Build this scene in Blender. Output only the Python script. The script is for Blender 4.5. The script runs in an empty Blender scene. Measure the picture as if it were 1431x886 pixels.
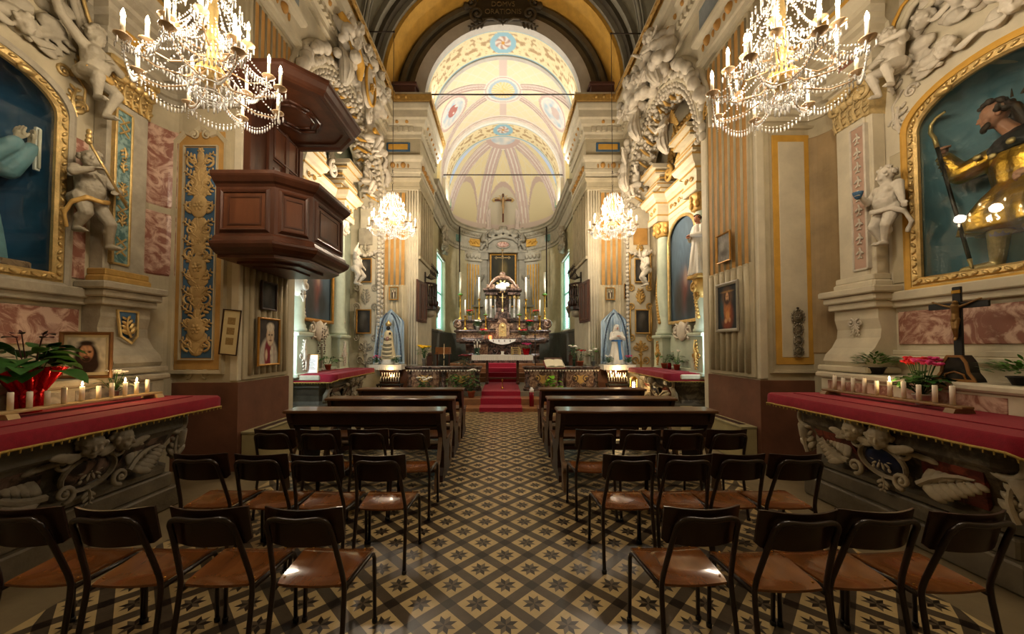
import bpy, bmesh, math, random
from mathutils import Vector, Matrix, noise
PI = math.pi
random.seed(7)
SC = bpy.context.scene
COL = SC.collection

# ---------------- camera, world, exposure, large lights ----------------
F_PX = 513.0
cam_d = bpy.data.cameras.new('camera')
cam = bpy.data.objects.new('camera', cam_d); COL.objects.link(cam)
cam_d.sensor_width = 36; cam_d.lens = 36 * F_PX / 1431
cam.location = (0, 0, 1.6)
cam.rotation_euler = (math.radians(90 + 1.7), 0, 0)
cam_d.shift_x = 12.5 / 1431; cam_d.shift_y = 25.8 / 1431
cam_d.clip_start = 0.05
SC.camera = cam
SC.view_settings.view_transform = 'Standard'
SC.view_settings.look = 'None'
SC.view_settings.gamma = 1
SC.view_settings.use_curve_mapping = False
SC.view_settings.exposure = 0.12
wd = bpy.data.worlds.new('world'); SC.world = wd; wd.use_nodes = True
bg = wd.node_tree.nodes['Background']
bg.inputs[0].default_value = (0.85, 0.92, 1.0, 1); bg.inputs[1].default_value = 0.6
SC.cycles.max_bounces = 6; SC.cycles.diffuse_bounces = 3; SC.cycles.glossy_bounces = 3
SC.cycles.transparent_max_bounces = 12; SC.cycles.transmission_bounces = 4
SC.cycles.sample_clamp_indirect = 6.0
SC.cycles.caustics_reflective = False; SC.cycles.caustics_refractive = False

WARM = (1.0, 0.815, 0.60); WHITE = (1.0, 0.95, 0.89); COOL = (0.78, 0.93, 1.0)
def light(kind, name, loc, power, color, size=.1, target=None, size_y=None, parent=None, spread=None):
    l = bpy.data.lights.new(name, kind); l.energy = power; l.color = color
    if kind == 'AREA':
        l.size = size
        if size_y: l.shape = 'RECTANGLE'; l.size_y = size_y
        if spread: l.spread = spread
    else:
        l.shadow_soft_size = size
    o = bpy.data.objects.new(name, l); COL.objects.link(o); o.location = loc
    if target is not None:
        o.rotation_euler = (Vector(target) - Vector(loc)).to_track_quat('-Z', 'Y').to_euler()
    if parent: o.parent = parent
    return o
# cove lamps on the chancel cornice, throwing light up at the painted vault
for s in (-1, 1):
    light('AREA', 'cove_lamp', (s * 2.12, 12.6, 7.75), 84, WHITE, .3, (s * .4, 12.6, 11), 2.2)
    light('AREA', 'cove_lamp', (s * 2.05, 15.2, 7.6), 40, WHITE, .3, (s * .4, 15.6, 11), 1.6)
    light('AREA', 'cove_lamp', (s * 1.9, 11.0, 8.85), 16, WHITE, .2, (-s * .6, 11.0, 11), .9)
    light('SPOT', 'altar_fill_spot', (s * 2.2, 12.4, 6.0), 820, WHITE, .08, (0, 14.6, 2.4))  # unseen fill spot without a fitting, brightens the high altar
    light('SPOT', 'apse_fill_spot', (s * 1.95, 13.2, 7.55), 420, WHITE, .1, (-s * .6, 18, 5.2))  # unseen fill spot added to lighten the apse wall
    light('AREA', 'chapel_lamp', (s * (3.95 if s > 0 else 3.85), 6.5 if s > 0 else 6.05, 1.9), 30 if s > 0 else 48, COOL, .12, (s * 4.0, 9.0, 3.2), 1.3)
CHAND_POWER = 120
BULB_STRENGTH = 30

# ---------------- materials ----------------
def lin(h):
    h = h.lstrip('#'); c = [int(h[i:i + 2], 16) / 255 for i in (0, 2, 4)]
    return tuple((x / 12.92 if x <= .04045 else ((x + .055) / 1.055) ** 2.4) for x in c)
MATS = {}
def mat(name, col, rough=.6, n=5, amt=.2, bump=0, metal=0, col2=None, stretch=None, trans=0, sheen=0, bscale=None, coat=0, spec=.4, sharp=False):
    if name in MATS: return MATS[name]
    m = bpy.data.materials.new(name); m.use_nodes = True
    nt = m.node_tree; b = nt.nodes['Principled BSDF']
    c = lin(col) if isinstance(col, str) else col
    c2 = (lin(col2) if isinstance(col2, str) else col2) if col2 else tuple(min(1, x * (1 + amt)) for x in c)
    c1 = c if col2 else tuple(x * (1 - amt) for x in c)
    tc = nt.nodes.new('ShaderNodeTexCoord'); mp = nt.nodes.new('ShaderNodeMapping')
    if stretch: mp.inputs['Scale'].default_value = stretch
    nt.links.new(tc.outputs['Object'], mp.inputs['Vector'])
    nz = nt.nodes.new('ShaderNodeTexNoise'); nz.inputs['Scale'].default_value = n
    nz.inputs['Detail'].default_value = 6; nz.inputs['Roughness'].default_value = .62
    if sharp: nz.inputs['Distortion'].default_value = 1.6
    nt.links.new(mp.outputs[0], nz.inputs['Vector'])
    rp = nt.nodes.new('ShaderNodeValToRGB')
    rp.color_ramp.elements[0].position = .44 if sharp else .32; rp.color_ramp.elements[1].position = .58 if sharp else .68
    rp.color_ramp.elements[0].color = (*c1, 1); rp.color_ramp.elements[1].color = (*c2, 1)
    nt.links.new(nz.outputs[0], rp.inputs[0]); nt.links.new(rp.outputs[0], b.inputs['Base Color'])
    b.inputs['Roughness'].default_value = rough; b.inputs['Metallic'].default_value = metal
    b.inputs['Specular IOR Level'].default_value = spec
    b.inputs['Transmission Weight'].default_value = trans
    b.inputs['Sheen Weight'].default_value = sheen
    b.inputs['Coat Weight'].default_value = coat; b.inputs['Coat Roughness'].default_value = .09
    if bump:
        bn = nt.nodes.new('ShaderNodeTexNoise'); bn.inputs['Scale'].default_value = bscale or n * 6; bn.inputs['Detail'].default_value = 4
        nt.links.new(mp.outputs[0], bn.inputs['Vector'])
        bp = nt.nodes.new('ShaderNodeBump'); bp.inputs['Strength'].default_value = bump; bp.inputs['Distance'].default_value = .02
        nt.links.new(bn.outputs[0], bp.inputs['Height']); nt.links.new(bp.outputs[0], b.inputs['Normal'])
    MATS[name] = m; return m
def emat(name, col, strength):
    if name in MATS: return MATS[name]
    m = bpy.data.materials.new(name); m.use_nodes = True
    b = m.node_tree.nodes['Principled BSDF']
    b.inputs['Base Color'].default_value = (*col, 1)
    b.inputs['Emission Color'].default_value = (*col, 1); b.inputs['Emission Strength'].default_value = strength
    MATS[name] = m; return m
def paintmat(name='painted', rough=.7):
    if name in MATS: return MATS[name]
    m = bpy.data.materials.new(name); m.use_nodes = True
    nt = m.node_tree; b = nt.nodes['Principled BSDF']
    a = nt.nodes.new('ShaderNodeAttribute'); a.attribute_name = 'Col'
    nt.links.new(a.outputs['Color'], b.inputs['Base Color']); b.inputs['Roughness'].default_value = rough
    b.inputs['Specular IOR Level'].default_value = .3
    MATS[name] = m; return m
def glassmat():
    m = bpy.data.materials.new('pane_glass'); m.use_nodes = True
    nt = m.node_tree; nt.nodes.clear()
    o = nt.nodes.new('ShaderNodeOutputMaterial'); mx = nt.nodes.new('ShaderNodeMixShader')
    t = nt.nodes.new('ShaderNodeBsdfTransparent'); g = nt.nodes.new('ShaderNodeBsdfGlossy'); lw = nt.nodes.new('ShaderNodeLayerWeight'); pw = nt.nodes.new('ShaderNodeMath'); fr = nt.nodes.new('ShaderNodeMath')
    g.inputs['Roughness'].default_value = .02; pw.operation = 'POWER'; pw.inputs[1].default_value = 4; fr.operation = 'MULTIPLY_ADD'; fr.inputs[1].default_value = .85; fr.inputs[2].default_value = .035
    lw.inputs[0].default_value = .5; nt.links.new(lw.outputs['Facing'], pw.inputs[0]); nt.links.new(pw.outputs[0], fr.inputs[0])
    t.inputs[0].default_value = (.93, .96, .95, 1)
    nt.links.new(fr.outputs[0], mx.inputs[0]); nt.links.new(t.outputs[0], mx.inputs[1]); nt.links.new(g.outputs[0], mx.inputs[2])
    nt.links.new(mx.outputs[0], o.inputs[0]); return m
GLASS = glassmat()
M = dict(
    plaster=mat('plaster', '#b5a98c', .75, 2.2, .16, .12), plaster2=mat('plaster_pale', '#c9bfa6', .7, 3, .12, .1),
    stucco=mat('stucco', '#c8bfae', .65, 6, .15, .2), stuccog=mat('stucco_grey', '#a39a86', .7, 5, .2, .2),
    ochre=mat('ochre_paint', '#b58745', .7, 4, .18, .05), ochre2=mat('yellow_ochre_paint', '#c8993f', .7, 4, .15),
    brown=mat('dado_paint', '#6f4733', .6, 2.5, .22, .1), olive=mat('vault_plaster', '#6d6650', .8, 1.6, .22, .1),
    vaultgrey=mat('vault_rib_paint', '#8d8878', .8, 3, .15), darkstone=mat('dark_plaster', '#4b4334', .8, 2, .25, .1),
    gold=mat('gilding', '#d0b377', .4, 12, .22, .25, .7), goldp=mat('gold_paint', '#c09a55', .5, 8, .2, .1, .3),
    blue=mat('blue_paint', '#3f5f7c', .7, 6, .2), teal=mat('teal_marble', '#456663', .35, 9, .3, col2='#86a098', sharp=True),
    rose=mat('rose_marble', '#8a5a4a', .35, 5, .3, col2='#c9a893', sharp=True), grey_m=mat('grey_marble', '#7d776c', .4, 4, .3, col2='#a8a193', sharp=True),
    red_m=mat('red_marble', '#4d1512', .3, 6, .3, col2='#8a3f30', sharp=True), dark_m=mat('dark_marble', '#1d1613', .3, 6, .3, col2='#6e574b', sharp=True),
    brown_m=mat('brown_marble', '#5d4030', .3, 7, .3, col2='#a5886c', sharp=True), stone=mat('floor_stone', '#7d6e52', .42, 2.5, .2, .1),
    basest=mat('altar_base_stone', '#655c4b', .55, 4, .25, .25), tan_box=mat('tan_paint', '#a3966b', .6, 4, .12, .05),
    redcloth=mat('red_cloth', '#820a20', .9, 30, .12, .15, sheen=.05), carpet=mat('red_carpet', '#93142a', .95, 60, .15, .3, sheen=.1),
    fringe=mat('gold_fringe', '#a88a3f', .7, 60, .3, .4), lace=mat('white_lace', '#e6e0d2', .8, 60, .08, .2),
    walnut=mat('walnut', '#4b2b1c', .38, 5, .3, .06, stretch=(1, 1, .18)), walnut2=mat('walnut_panel', '#5e3722', .35, 7, .3, .05, stretch=(1, 1, .15)),
    pew=mat('pew_wood', '#5d3a1e', .32, 6, .3, .06, stretch=(.15, 1, 1), coat=.2), pewd=mat('pew_dark_wood', '#2f1a10', .4, 6, .3, .05),
    seat=mat('plywood_seat', '#74451f', .22, 9, .35, .03, stretch=(1, .1, 1), coat=.8), backw=mat('dark_plywood', '#26110a', .35, 8, .25, .03, stretch=(.2, 1, 1), coat=.2),
    tubem=mat('brown_enamel_tube', '#20100a', .3, 10, .15, spec=.6), black=mat('black_metal', '#15120f', .45, 8, .2), iron=mat('iron', '#3a3028', .5, 8, .2, metal=.6),
    pbrass=mat('pale_brass', '#c7aa86', .35, 8, .12, 0, .5), pinkp=mat('pink_panel', '#b3937f', .6, 4, .12, .05), brass=mat('brass', '#b98a3a', .3, 8, .15, 0, 1), wax=mat('wax', '#efe6d0', .45, 12, .05), white=mat('white_paint', '#e9e5dc', .5, 8, .05),
    skin=mat('painted_skin', '#b98064', .5, 9, .12), hair=mat('painted_hair', '#2c1d14', .6, 14, .3), greenp=mat('pale_green_plaster', '#b3bda8', .6, 4, .12, .08),
    leaf=mat('leaf', '#2f5a22', .45, 12, .3), leaf2=mat('leaf_light', '#4c7f2c', .45, 12, .25), leafd=mat('leaf_dark', '#1d3318', .45, 12, .3),
    terracotta=mat('terracotta', '#a4522f', .75, 10, .15), foil=mat('red_foil', '#b00d1a', .18, 9, .2, .35, .75), redf=mat('red_petal', '#c5101e', .6, 20, .2),
    pinkf=mat('pink_petal', '#d63a7c', .6, 20, .2), yellowf=mat('yellow_petal', '#e8b918', .6, 20, .15), whitef=mat('white_petal', '#efeadd', .6, 20, .08),
    crystal=mat('crystal', '#ffffff', .12, 10, .0, trans=.2, spec=.9), picdark=mat('dark_varnish', '#1c1a17', .4, 9, .5), bluecloth=mat('blue_satin', '#c2d6e4', .45, 6, .1, sheen=.2),
    tealw=mat('niche_blue', '#6d97a3', .75, 3, .2), tealw2=mat('niche_blue_dark', '#28587a', .75, 3, .2), paper=mat('paper', '#c2b183', .8, 8, .1),
)
PAINT = paintmat()
FLAME = emat('flame', (1.0, .72, .32), 60); BULB = emat('bulb', (1.0, .80, .52), BULB_STRENGTH)

# ---------------- mesh building ----------------
class MB:
    def __init__(s): s.v = []; s.f = []; s.mi = []; s.sm = []; s.M = Matrix.Identity(4); s.m = 0
    def add(s, vs, fs, smooth=False):
        b = len(s.v); s.v += [tuple(s.M @ Vector(p)) for p in vs]
        for f in fs:
            s.f.append(tuple(i + b for i in f)); s.mi.append(s.m); s.sm.append(smooth)
        return s
    def box(s, x0, x1, y0, y1, z0, z1):
        return s.add([(x0, y0, z0), (x1, y0, z0), (x1, y1, z0), (x0, y1, z0), (x0, y0, z1), (x1, y0, z1), (x1, y1, z1), (x0, y1, z1)],
                     [(0, 3, 2, 1), (4, 5, 6, 7), (0, 1, 5, 4), (1, 2, 6, 5), (2, 3, 7, 6), (3, 0, 4, 7)])
    def bbox(s, x0, x1, y0, y1, z0, z1, b=.01):      # box with chamfered edges
        x0, x1 = min(x0, x1), max(x0, x1); y0, y1 = min(y0, y1), max(y0, y1)
        b = min(b, (x1 - x0) / 2.2, (y1 - y0) / 2.2, (z1 - z0) / 2.2)
        def ring(z, i): return [(x0 + i + b, y0 + i, z), (x1 - i - b, y0 + i, z), (x1 - i, y0 + i + b, z), (x1 - i, y1 - i - b, z),
                                (x1 - i - b, y1 - i, z), (x0 + i + b, y1 - i, z), (x0 + i, y1 - i - b, z), (x0 + i, y0 + i + b, z)]
        vs = ring(z0, b * .7) + ring(z0 + b, 0) + ring(z1 - b, 0) + ring(z1, b * .7)
        fs = [tuple(range(7, -1, -1)), tuple(range(24, 32))]
        for k in range(3):
            for i in range(8):
                j = (i + 1) % 8; fs.append((k * 8 + i, k * 8 + j, k * 8 + 8 + j, k * 8 + 8 + i))
        return s.add(vs, fs)
    def lathe(s, prof, c=(0, 0, 0), seg=14, R=None, sq=(1, 1)):
        vs = []; fs = []; n = len(prof)
        for r, z in prof:
            for k in range(seg):
                a = 2 * PI * k / seg; p = Vector((r * math.cos(a) * sq[0], r * math.sin(a) * sq[1], z))
                if R: p = R @ p
                vs.append((p.x + c[0], p.y + c[1], p.z + c[2]))
        for i in range(n - 1):
            for k in range(seg):
                j = (k + 1) % seg; fs.append((i * seg + k, i * seg + j, i * seg + seg + j, i * seg + seg + k))
        fs.append(tuple(range(seg - 1, -1, -1))); fs.append(tuple(range((n - 1) * seg, n * seg)))
        return s.add(vs, fs, True)
    def ell(s, c, r, seg=8, rings=5, R=None):
        if isinstance(r, (int, float)): r = (r, r, r)
        vs = []; fs = []
        vs.append((0, 0, -1))
        for i in range(1, rings):
            t = PI * i / rings
            for k in range(seg):
                a = 2 * PI * k / seg; vs.append((math.sin(t) * math.cos(a), math.sin(t) * math.sin(a), -math.cos(t)))
        vs.append((0, 0, 1)); top = len(vs) - 1
        for k in range(seg):
            j = (k + 1) % seg; fs.append((0, 1 + j, 1 + k)); fs.append((top, top - seg + k, top - seg + j))
        for i in range(rings - 2):
            for k in range(seg):
                j = (k + 1) % seg; a = 1 + i * seg; fs.append((a + k, a + j, a + seg + j, a + seg + k))
        out = []
        for p in vs:
            q = Vector((p[0] * r[0], p[1] * r[1], p[2] * r[2]))
            if R: q = R @ q
            out.append((q.x + c[0], q.y + c[1], q.z + c[2]))
        return s.add(out, fs, True)
    def tube(s, pts, r, seg=8, closed=False, flat=1.0):
        pts = [Vector(p) for p in pts]; n = len(pts)
        if isinstance(r, (int, float)): r = [r] * n
        vs = []; fs = []; up = None
        for i, p in enumerate(pts):
            if closed: t = pts[(i + 1) % n] - pts[i - 1]
            else: t = pts[min(i + 1, n - 1)] - pts[max(i - 1, 0)]
            if t.length < 1e-9: t = Vector((0, 0, 1))
            t.normalize()
            if up is None: up = Vector((0, 0, 1)) if abs(t.z) < .9 else Vector((0, 1, 0))
            a = t.cross(up)
            if a.length < 1e-6: a = t.cross(Vector((1, 0, 0)))
            a.normalize(); b = a.cross(t); up = b
            for k in range(seg):
                g = 2 * PI * (k + .5) / seg; q = p + a * (r[i] * math.cos(g)) + b * (r[i] * flat * math.sin(g)); vs.append(tuple(q))
        m = n if closed else n - 1
        for i in range(m):
            for k in range(seg):
                j = (k + 1) % seg; i2 = (i + 1) % n
                fs.append((i * seg + k, i * seg + j, i2 * seg + j, i2 * seg + k))
        if not closed: fs.append(tuple(range(seg - 1, -1, -1))); fs.append(tuple(range((n - 1) * seg, n * seg)))
        return s.add(vs, fs, seg > 5)
    def cap(s, a, b, ra, rb, seg=8):                # capsule
        a = Vector(a); b = Vector(b); d = b - a
        s.ell(a, ra, seg, 6); s.ell(b, rb, seg, 6)
        return s.tube([a, b], [ra, rb], seg)
    def prism(s, poly, d0, d1, ax='y'):              # polygon in xz (ax y), xy (ax z) or yz (ax x), extruded between d0 and d1
        n = len(poly)
        P = {'y': lambda p, d: (p[0], d, p[1]), 'z': lambda p, d: (p[0], p[1], d), 'x': lambda p, d: (d, p[0], p[1])}[ax]
        vs = [P(p, d0) for p in poly] + [P(p, d1) for p in poly]
        fs = [tuple(range(n)), tuple(range(2 * n - 1, n - 1, -1))]
        for i in range(n):
            j = (i + 1) % n; fs.append((i, i + n, j + n, j))
        return s.add(vs, fs)
    def sweep(s, prof, path, z0=0, side=1, closed=False, smooth=False, caps=True):   # moulding profile (out, up) along an xy path
        n = len(path); k = len(prof); vs = []; fs = []
        P = [Vector((p[0], p[1])) for p in path]
        for i in range(n):
            d1 = (P[i] - P[i - 1]) if (i > 0 or closed) else None
            d2 = (P[(i + 1) % n] - P[i]) if (i < n - 1 or closed) else None
            d1 = d1.normalized() if d1 is not None else d2.normalized()
            d2 = d2.normalized() if d2 is not None else d1
            n1 = Vector((d1.y, -d1.x)); n2 = Vector((d2.y, -d2.x)); m = n1 + n2
            if m.length < 1e-4: m = n1.copy()
            m.normalize(); sc = 1 / max(.35, m.dot(n1)); m *= sc * side
            for o, u in prof: vs.append((P[i].x + m.x * o, P[i].y + m.y * o, z0 + u))
        for i in range(n if closed else n - 1):
            j = (i + 1) % n
            for q in range(k - 1): fs.append((i * k + q, j * k + q, j * k + q + 1, i * k + q + 1))
        if caps and not closed: fs.append(tuple(range(k))); fs.append(tuple(range((n - 1) * k, n * k)))
        return s.add(vs, fs, smooth)
    def frame_sweep(s, prof, pts, nrm, closed=True):  # moulding (across, out) round a loop of points in a plane whose outward normal is nrm
        pts = [Vector(p) for p in pts]; n = len(pts); k = len(prof); nrm = Vector(nrm).normalized(); vs = []; fs = []
        for i in range(n):
            d1 = pts[i] - pts[i - 1] if (i or closed) else pts[1] - pts[0]
            d2 = pts[(i + 1) % n] - pts[i] if (i < n - 1 or closed) else d1
            n1 = d1.normalized().cross(nrm); n2 = d2.normalized().cross(nrm); m = (n1 + n2).normalized(); m = m / max(.35, m.dot(n1))
            for a, o in prof: vs.append(tuple(pts[i] + m * a + nrm * o))
        for i in range(n if closed else n - 1):
            j = (i + 1) % n
            for q in range(k - 1): fs.append((i * k + q, j * k + q, j * k + q + 1, i * k + q + 1))
        return s.add(vs, fs)
    def grid(s, fn, nu, nv, smooth=True):
        vs = [fn(u / nu, v / nv) for v in range(nv + 1) for u in range(nu + 1)]
        fs = [(v * (nu + 1) + u, v * (nu + 1) + u + 1, (v + 1) * (nu + 1) + u + 1, (v + 1) * (nu + 1) + u) for v in range(nv) for u in range(nu)]
        return s.add(vs, fs, smooth)
    def mesh(s, name, mats):
        me = bpy.data.meshes.new(name); me.from_pydata(s.v, [], s.f)
        for m in (mats if isinstance(mats, (list, tuple)) else [mats]): me.materials.append(m)
        me.polygons.foreach_set('material_index', s.mi); me.polygons.foreach_set('use_smooth', s.sm); me.update(); return me
    def build(s, name, mats, parent=None, kind=None, loc=None):
        o = bpy.data.objects.new(name, s.mesh(name, mats)); COL.objects.link(o)
        if parent is not None: o.parent = parent
        if kind: o['kind'] = kind
        if loc: o.location = loc
        return o
    def remesh(s, name, mats, voxel, parent=None, smooth=3):   # union of the pieces into one continuous sculpted skin
        t = bpy.data.objects.new('t', s.mesh('t', mats)); COL.objects.link(t)
        r = t.modifiers.new('r', 'REMESH'); r.mode = 'VOXEL'; r.voxel_size = voxel; r.use_smooth_shade = True
        if smooth: q = t.modifiers.new('s', 'SMOOTH'); q.factor = .5; q.iterations = smooth
        dg = bpy.context.evaluated_depsgraph_get(); me = bpy.data.meshes.new_from_object(t.evaluated_get(dg)); me.name = name
        bpy.data.objects.remove(t, do_unlink=True)
        if not me.materials: me.materials.append(mats)
        o = bpy.data.objects.new(name, me); COL.objects.link(o)
        if parent is not None: o.parent = parent
        return o
def thing(name, label, cat, loc=(0, 0, 0), rz=0, group=None):
    o = bpy.data.objects.new(name, None); COL.objects.link(o); o.location = loc; o.rotation_euler = (0, 0, rz); o.empty_display_size = .1
    return tag(o, label, cat, group)
def tag(o, label, cat, group=None):
    o['label'] = label; o['category'] = cat
    if group: o['group'] = group
    return o
def struct(o, label=None, cat=None):
    o['kind'] = 'structure'
    if label: o['label'] = label
    if cat: o['category'] = cat
    return o
def kids(o): return [c for c in bpy.data.objects if c.parent == o]
def dup(root, loc, rz=None, label=None, group=None):
    r = root.copy(); COL.objects.link(r); r.location = loc
    if rz is not None: r.rotation_euler = (0, 0, rz)
    if label: r['label'] = label
    if group: r['group'] = group
    for c in kids(root):
        d = c.copy(); COL.objects.link(d); d.parent = r
        for g in kids(c):
            e = g.copy(); COL.objects.link(e); e.parent = d
    return r
def painting(name, w, h, fn, parent=None, nu=60, nv=80, loc=(0, 0, 0), thick=.006):
    """canvas facing -y, w by h, base centre at loc; fn(a,b) -> linear colour, a in -1..1, b in 0..1"""
    mb = MB()
    mb.grid(lambda u, v: ((u - .5) * w, 0, v * h), nu, nv, False)
    nfront = len(mb.v)
    mb.add([(-w / 2, thick, 0), (w / 2, thick, 0), (w / 2, thick, h), (-w / 2, thick, h), (-w / 2, 0, 0), (w / 2, 0, 0), (w / 2, 0, h), (-w / 2, 0, h)],
           [(0, 1, 2, 3), (0, 4, 5, 1), (1, 5, 6, 2), (2, 6, 7, 3), (3, 7, 4, 0)])
    o = mb.build(name, PAINT, parent, loc=loc); me = o.data
    ca = me.color_attributes.new('Col', 'FLOAT_COLOR', 'POINT'); d = []
    for i, v in enumerate(mb.v):
        c = fn(2 * v[0] / w, v[2] / h) if i < nfront else (.05, .04, .03); d += [*c, 1]
    ca.data.foreach_set('color', d); return o
def vcolor(o, fn):
    me = o.data; ca = me.color_attributes.new('Col', 'FLOAT_COLOR', 'POINT'); d = []
    for v in me.vertices: d += [*fn(v.co), 1]
    ca.data.foreach_set('color', d)
def soft(layers, base):
    """painter: soft ellipses (cx, cy, rx, ry, colour, edge) over a base colour with brush noise"""
    L = [(cx, cy, rx, ry, lin(c), e) for cx, cy, rx, ry, c, e in layers]; B = lin(base)
    def fn(a, b):
        c = Vector(B); k = 1 + .5 * noise.noise(Vector((a * 4, b * 6, 3))); c *= k
        for cx, cy, rx, ry, col, e in L:
            d = math.hypot((a - cx) / rx, (b - cy) / ry)
            if d < 1 + e:
                t = min(1, (1 + e - d) / (2 * e)) if d > 1 - e else 1
                c = c.lerp(Vector(col) * (1 + .25 * noise.noise(Vector((a * 9, b * 13, 1)))), t)
        return tuple(max(0, x) for x in c)
    return fn
def mixc(a, b, t): return tuple(x + (y - x) * t for x, y in zip(a, b))
# ---------------- carved ornament, drawn in the xz plane, standing out towards -y ----------------
def scroll(mb, cx, cz, R, turns=1.4, d=1, a0=0, r=.02, n=22, out=.0):
    pts = []; rr = []
    for i in range(n):
        t = i / (n - 1); a = a0 + d * turns * 2 * PI * t; q = R * (1 - .85 * t)
        pts.append((cx + q * math.cos(a), -out - r * .5 - .3 * r * t, cz + q * math.sin(a))); rr.append(r * (1 - .45 * t))
    mb.tube(pts, rr, 6); mb.ell((cx, -out - r * .8, cz), r * 1.1, 6, 4)
def acanthus(mb, x, z, ang, L, w=.35, out=0, n=4):
    dx, dz = math.cos(ang), math.sin(ang); px, pz = -dz, dx; th = L * .07
    mb.tube([(x + dx * L * t + px * L * .12 * math.sin(t * PI), -out - th * (1 + .8 * t), z + dz * L * t + pz * L * .12 * math.sin(t * PI)) for t in (0, .25, .5, .75, 1)], [th, th, th * .9, th * .7, th * .3], 5)
    for i in range(n):
        t = (i + .6) / n; l = L * w * (1.1 - .6 * t)
        for s in (-1, 1):
            a = ang + s * .85; c = (x + dx * L * t + math.cos(a) * l * .5, -out - th * .8, z + dz * L * t + math.sin(a) * l * .5)
            mb.ell(c, (l * .55, th * .75, l * .24), 6, 4, Matrix.Rotation(-a, 3, 'Y'))
def rosette(mb, x, z, r, out=0, n=6):
    for k in range(n):
        a = 2 * PI * k / n; mb.ell((x + r * .6 * math.cos(a), -out - r * .15, z + r * .6 * math.sin(a)), (r * .42, r * .22, r * .3), 6, 4, Matrix.Rotation(-a, 3, 'Y'))
    mb.ell((x, -out - r * .3, z), r * .28, 6, 4)
def festoon(mb, pts, r, n=26, seed=1):
    rnd = random.Random(seed); P = [Vector(p) for p in pts]; m = len(P) - 1
    for i in range(n):
        t = i / (n - 1) * m; k = min(int(t), m - 1); p = P[k].lerp(P[k + 1], t - k); q = r * rnd.uniform(.75, 1.25)
        mb.ell((p.x + rnd.uniform(-r, r) * .4, p.y - q * .5, p.z + rnd.uniform(-r, r) * .4), (q, q * .8, q), 6, 4)
def arabesque(mb, w, h, rows, out=0, r=.012):
    """symmetrical climbing scroll-work filling w by h from z=0"""
    dz = h / rows
    for i in range(rows):
        z = dz * (i + .5)
        for s in (-1, 1):
            scroll(mb, s * w * .25, z, w * .2, 1.3, s, PI / 2 if i % 2 else -PI / 2, r, 18, out)
            acanthus(mb, s * w * .04, z - dz * .35, PI / 2 - s * .6, dz * .5, .4, out, 3)
        if i % 2 == 0: rosette(mb, 0, z + dz * .45, w * .12, out)
        else: acanthus(mb, 0, z + dz * .1, PI / 2, dz * .5, .45, out, 3)
def wallM(S, d, y, z=0):   # x along the wall, y into the wall, z up, on the side wall at distance d from the nave axis
    return Matrix.Translation((S * d, y, z)) @ Matrix.Rotation(-S * PI / 2, 4, 'Z')
# ================= the shell =================
SIDE = {1: dict(p0=5.05, p1=6.3, xw=3.53, yc=3.25, bc=8.35, n='right'), -1: dict(p0=4.75, p1=5.85, xw=3.42, yc=2.97, bc=8.1, n='left')}
YF = 10.4          # front of the chancel arch
FZ = .37           # chancel floor
def wname(S): return 'wall_' + SIDE[S]['n']
TRIM = [0]
def trim(mb, mats, parent=None):
    TRIM[0] += 1; o = mb.build('trim_%d' % TRIM[0], mats, parent, 'structure'); return o
# ---- floor: cement tiles with eight-pointed stars laid diagonally, plain slabs at the sides
def make_floor():
    mats = [M['stone'], mat('tile_band', '#4f4436', .3, 9, .2, .04), mat('tile_cream', '#bca576', .28, 9, .12, .04),
            mat('tile_black', '#1f1712', .3, 9, .2, .04), mat('tile_star_dark', '#221a14', .3, 9, .15), mat('tile_star_mid', '#5e5242', .3, 9, .15)]
    mb = MB()
    mb.m = 0; mb.add([(-5.3, -2.5, -.004), (5.3, -2.5, -.004), (5.3, 10.6, -.004), (-5.3, 10.6, -.004)], [(0, 1, 2, 3)])
    X0, X1, Y0, Y1 = -2.78, 2.78, .2, 9.04
    mb.m = 1; mb.add([(X0, Y0, 0), (X1, Y0, 0), (X1, Y1, 0), (X0, Y1, 0)], [(0, 1, 2, 3)])
    D = .355; h = D / 2; cr = .126; bk = h - cr; ox = .0155; oy = 2.155
    def poly(pts, m, z):
        mb.m = m
        pts = [(min(max(x, X0), X1), min(max(y, Y0), Y1)) for x, y in pts]
        mb.add([(x, y, z) for x, y in pts], [tuple(range(len(pts)))])
    R = .0775; r1 = R / (2 * math.cos(PI / 8))
    for j in range(-12, 40):
        for i in range(-9, 10):
            for q in (0, 1):
                cx = ox + (i + q * .5) * D; cy = oy + (j + q * .5) * D
                if not (X0 - h < cx < X1 + h and Y0 - h < cy < Y1 + h): continue
                poly([(cx - cr, cy), (cx, cy - cr), (cx + cr, cy), (cx, cy + cr)], 2, .0006)
                kx = cx + h
                if X0 - h < kx < X1 + h: poly([(kx - bk, cy), (kx, cy - bk), (kx + bk, cy), (kx, cy + bk)], 3, .0006)
                if X0 < cx - R and cx + R < X1 and Y0 < cy - R and cy + R < Y1:
                    for k in range(8):
                        a = PI / 8 + k * PI / 4
                        poly([(cx, cy), (cx + r1 * math.cos(a - PI / 8), cy + r1 * math.sin(a - PI / 8)), (cx + R * math.cos(a), cy + R * math.sin(a)), (cx + r1 * math.cos(a + PI / 8), cy + r1 * math.sin(a + PI / 8))], 4 if k % 2 == 0 else 5, .0012)
    # slab joints beside the tiles
    return struct(mb.build('floor', mats, None, 'structure'))
make_floor()
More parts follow.
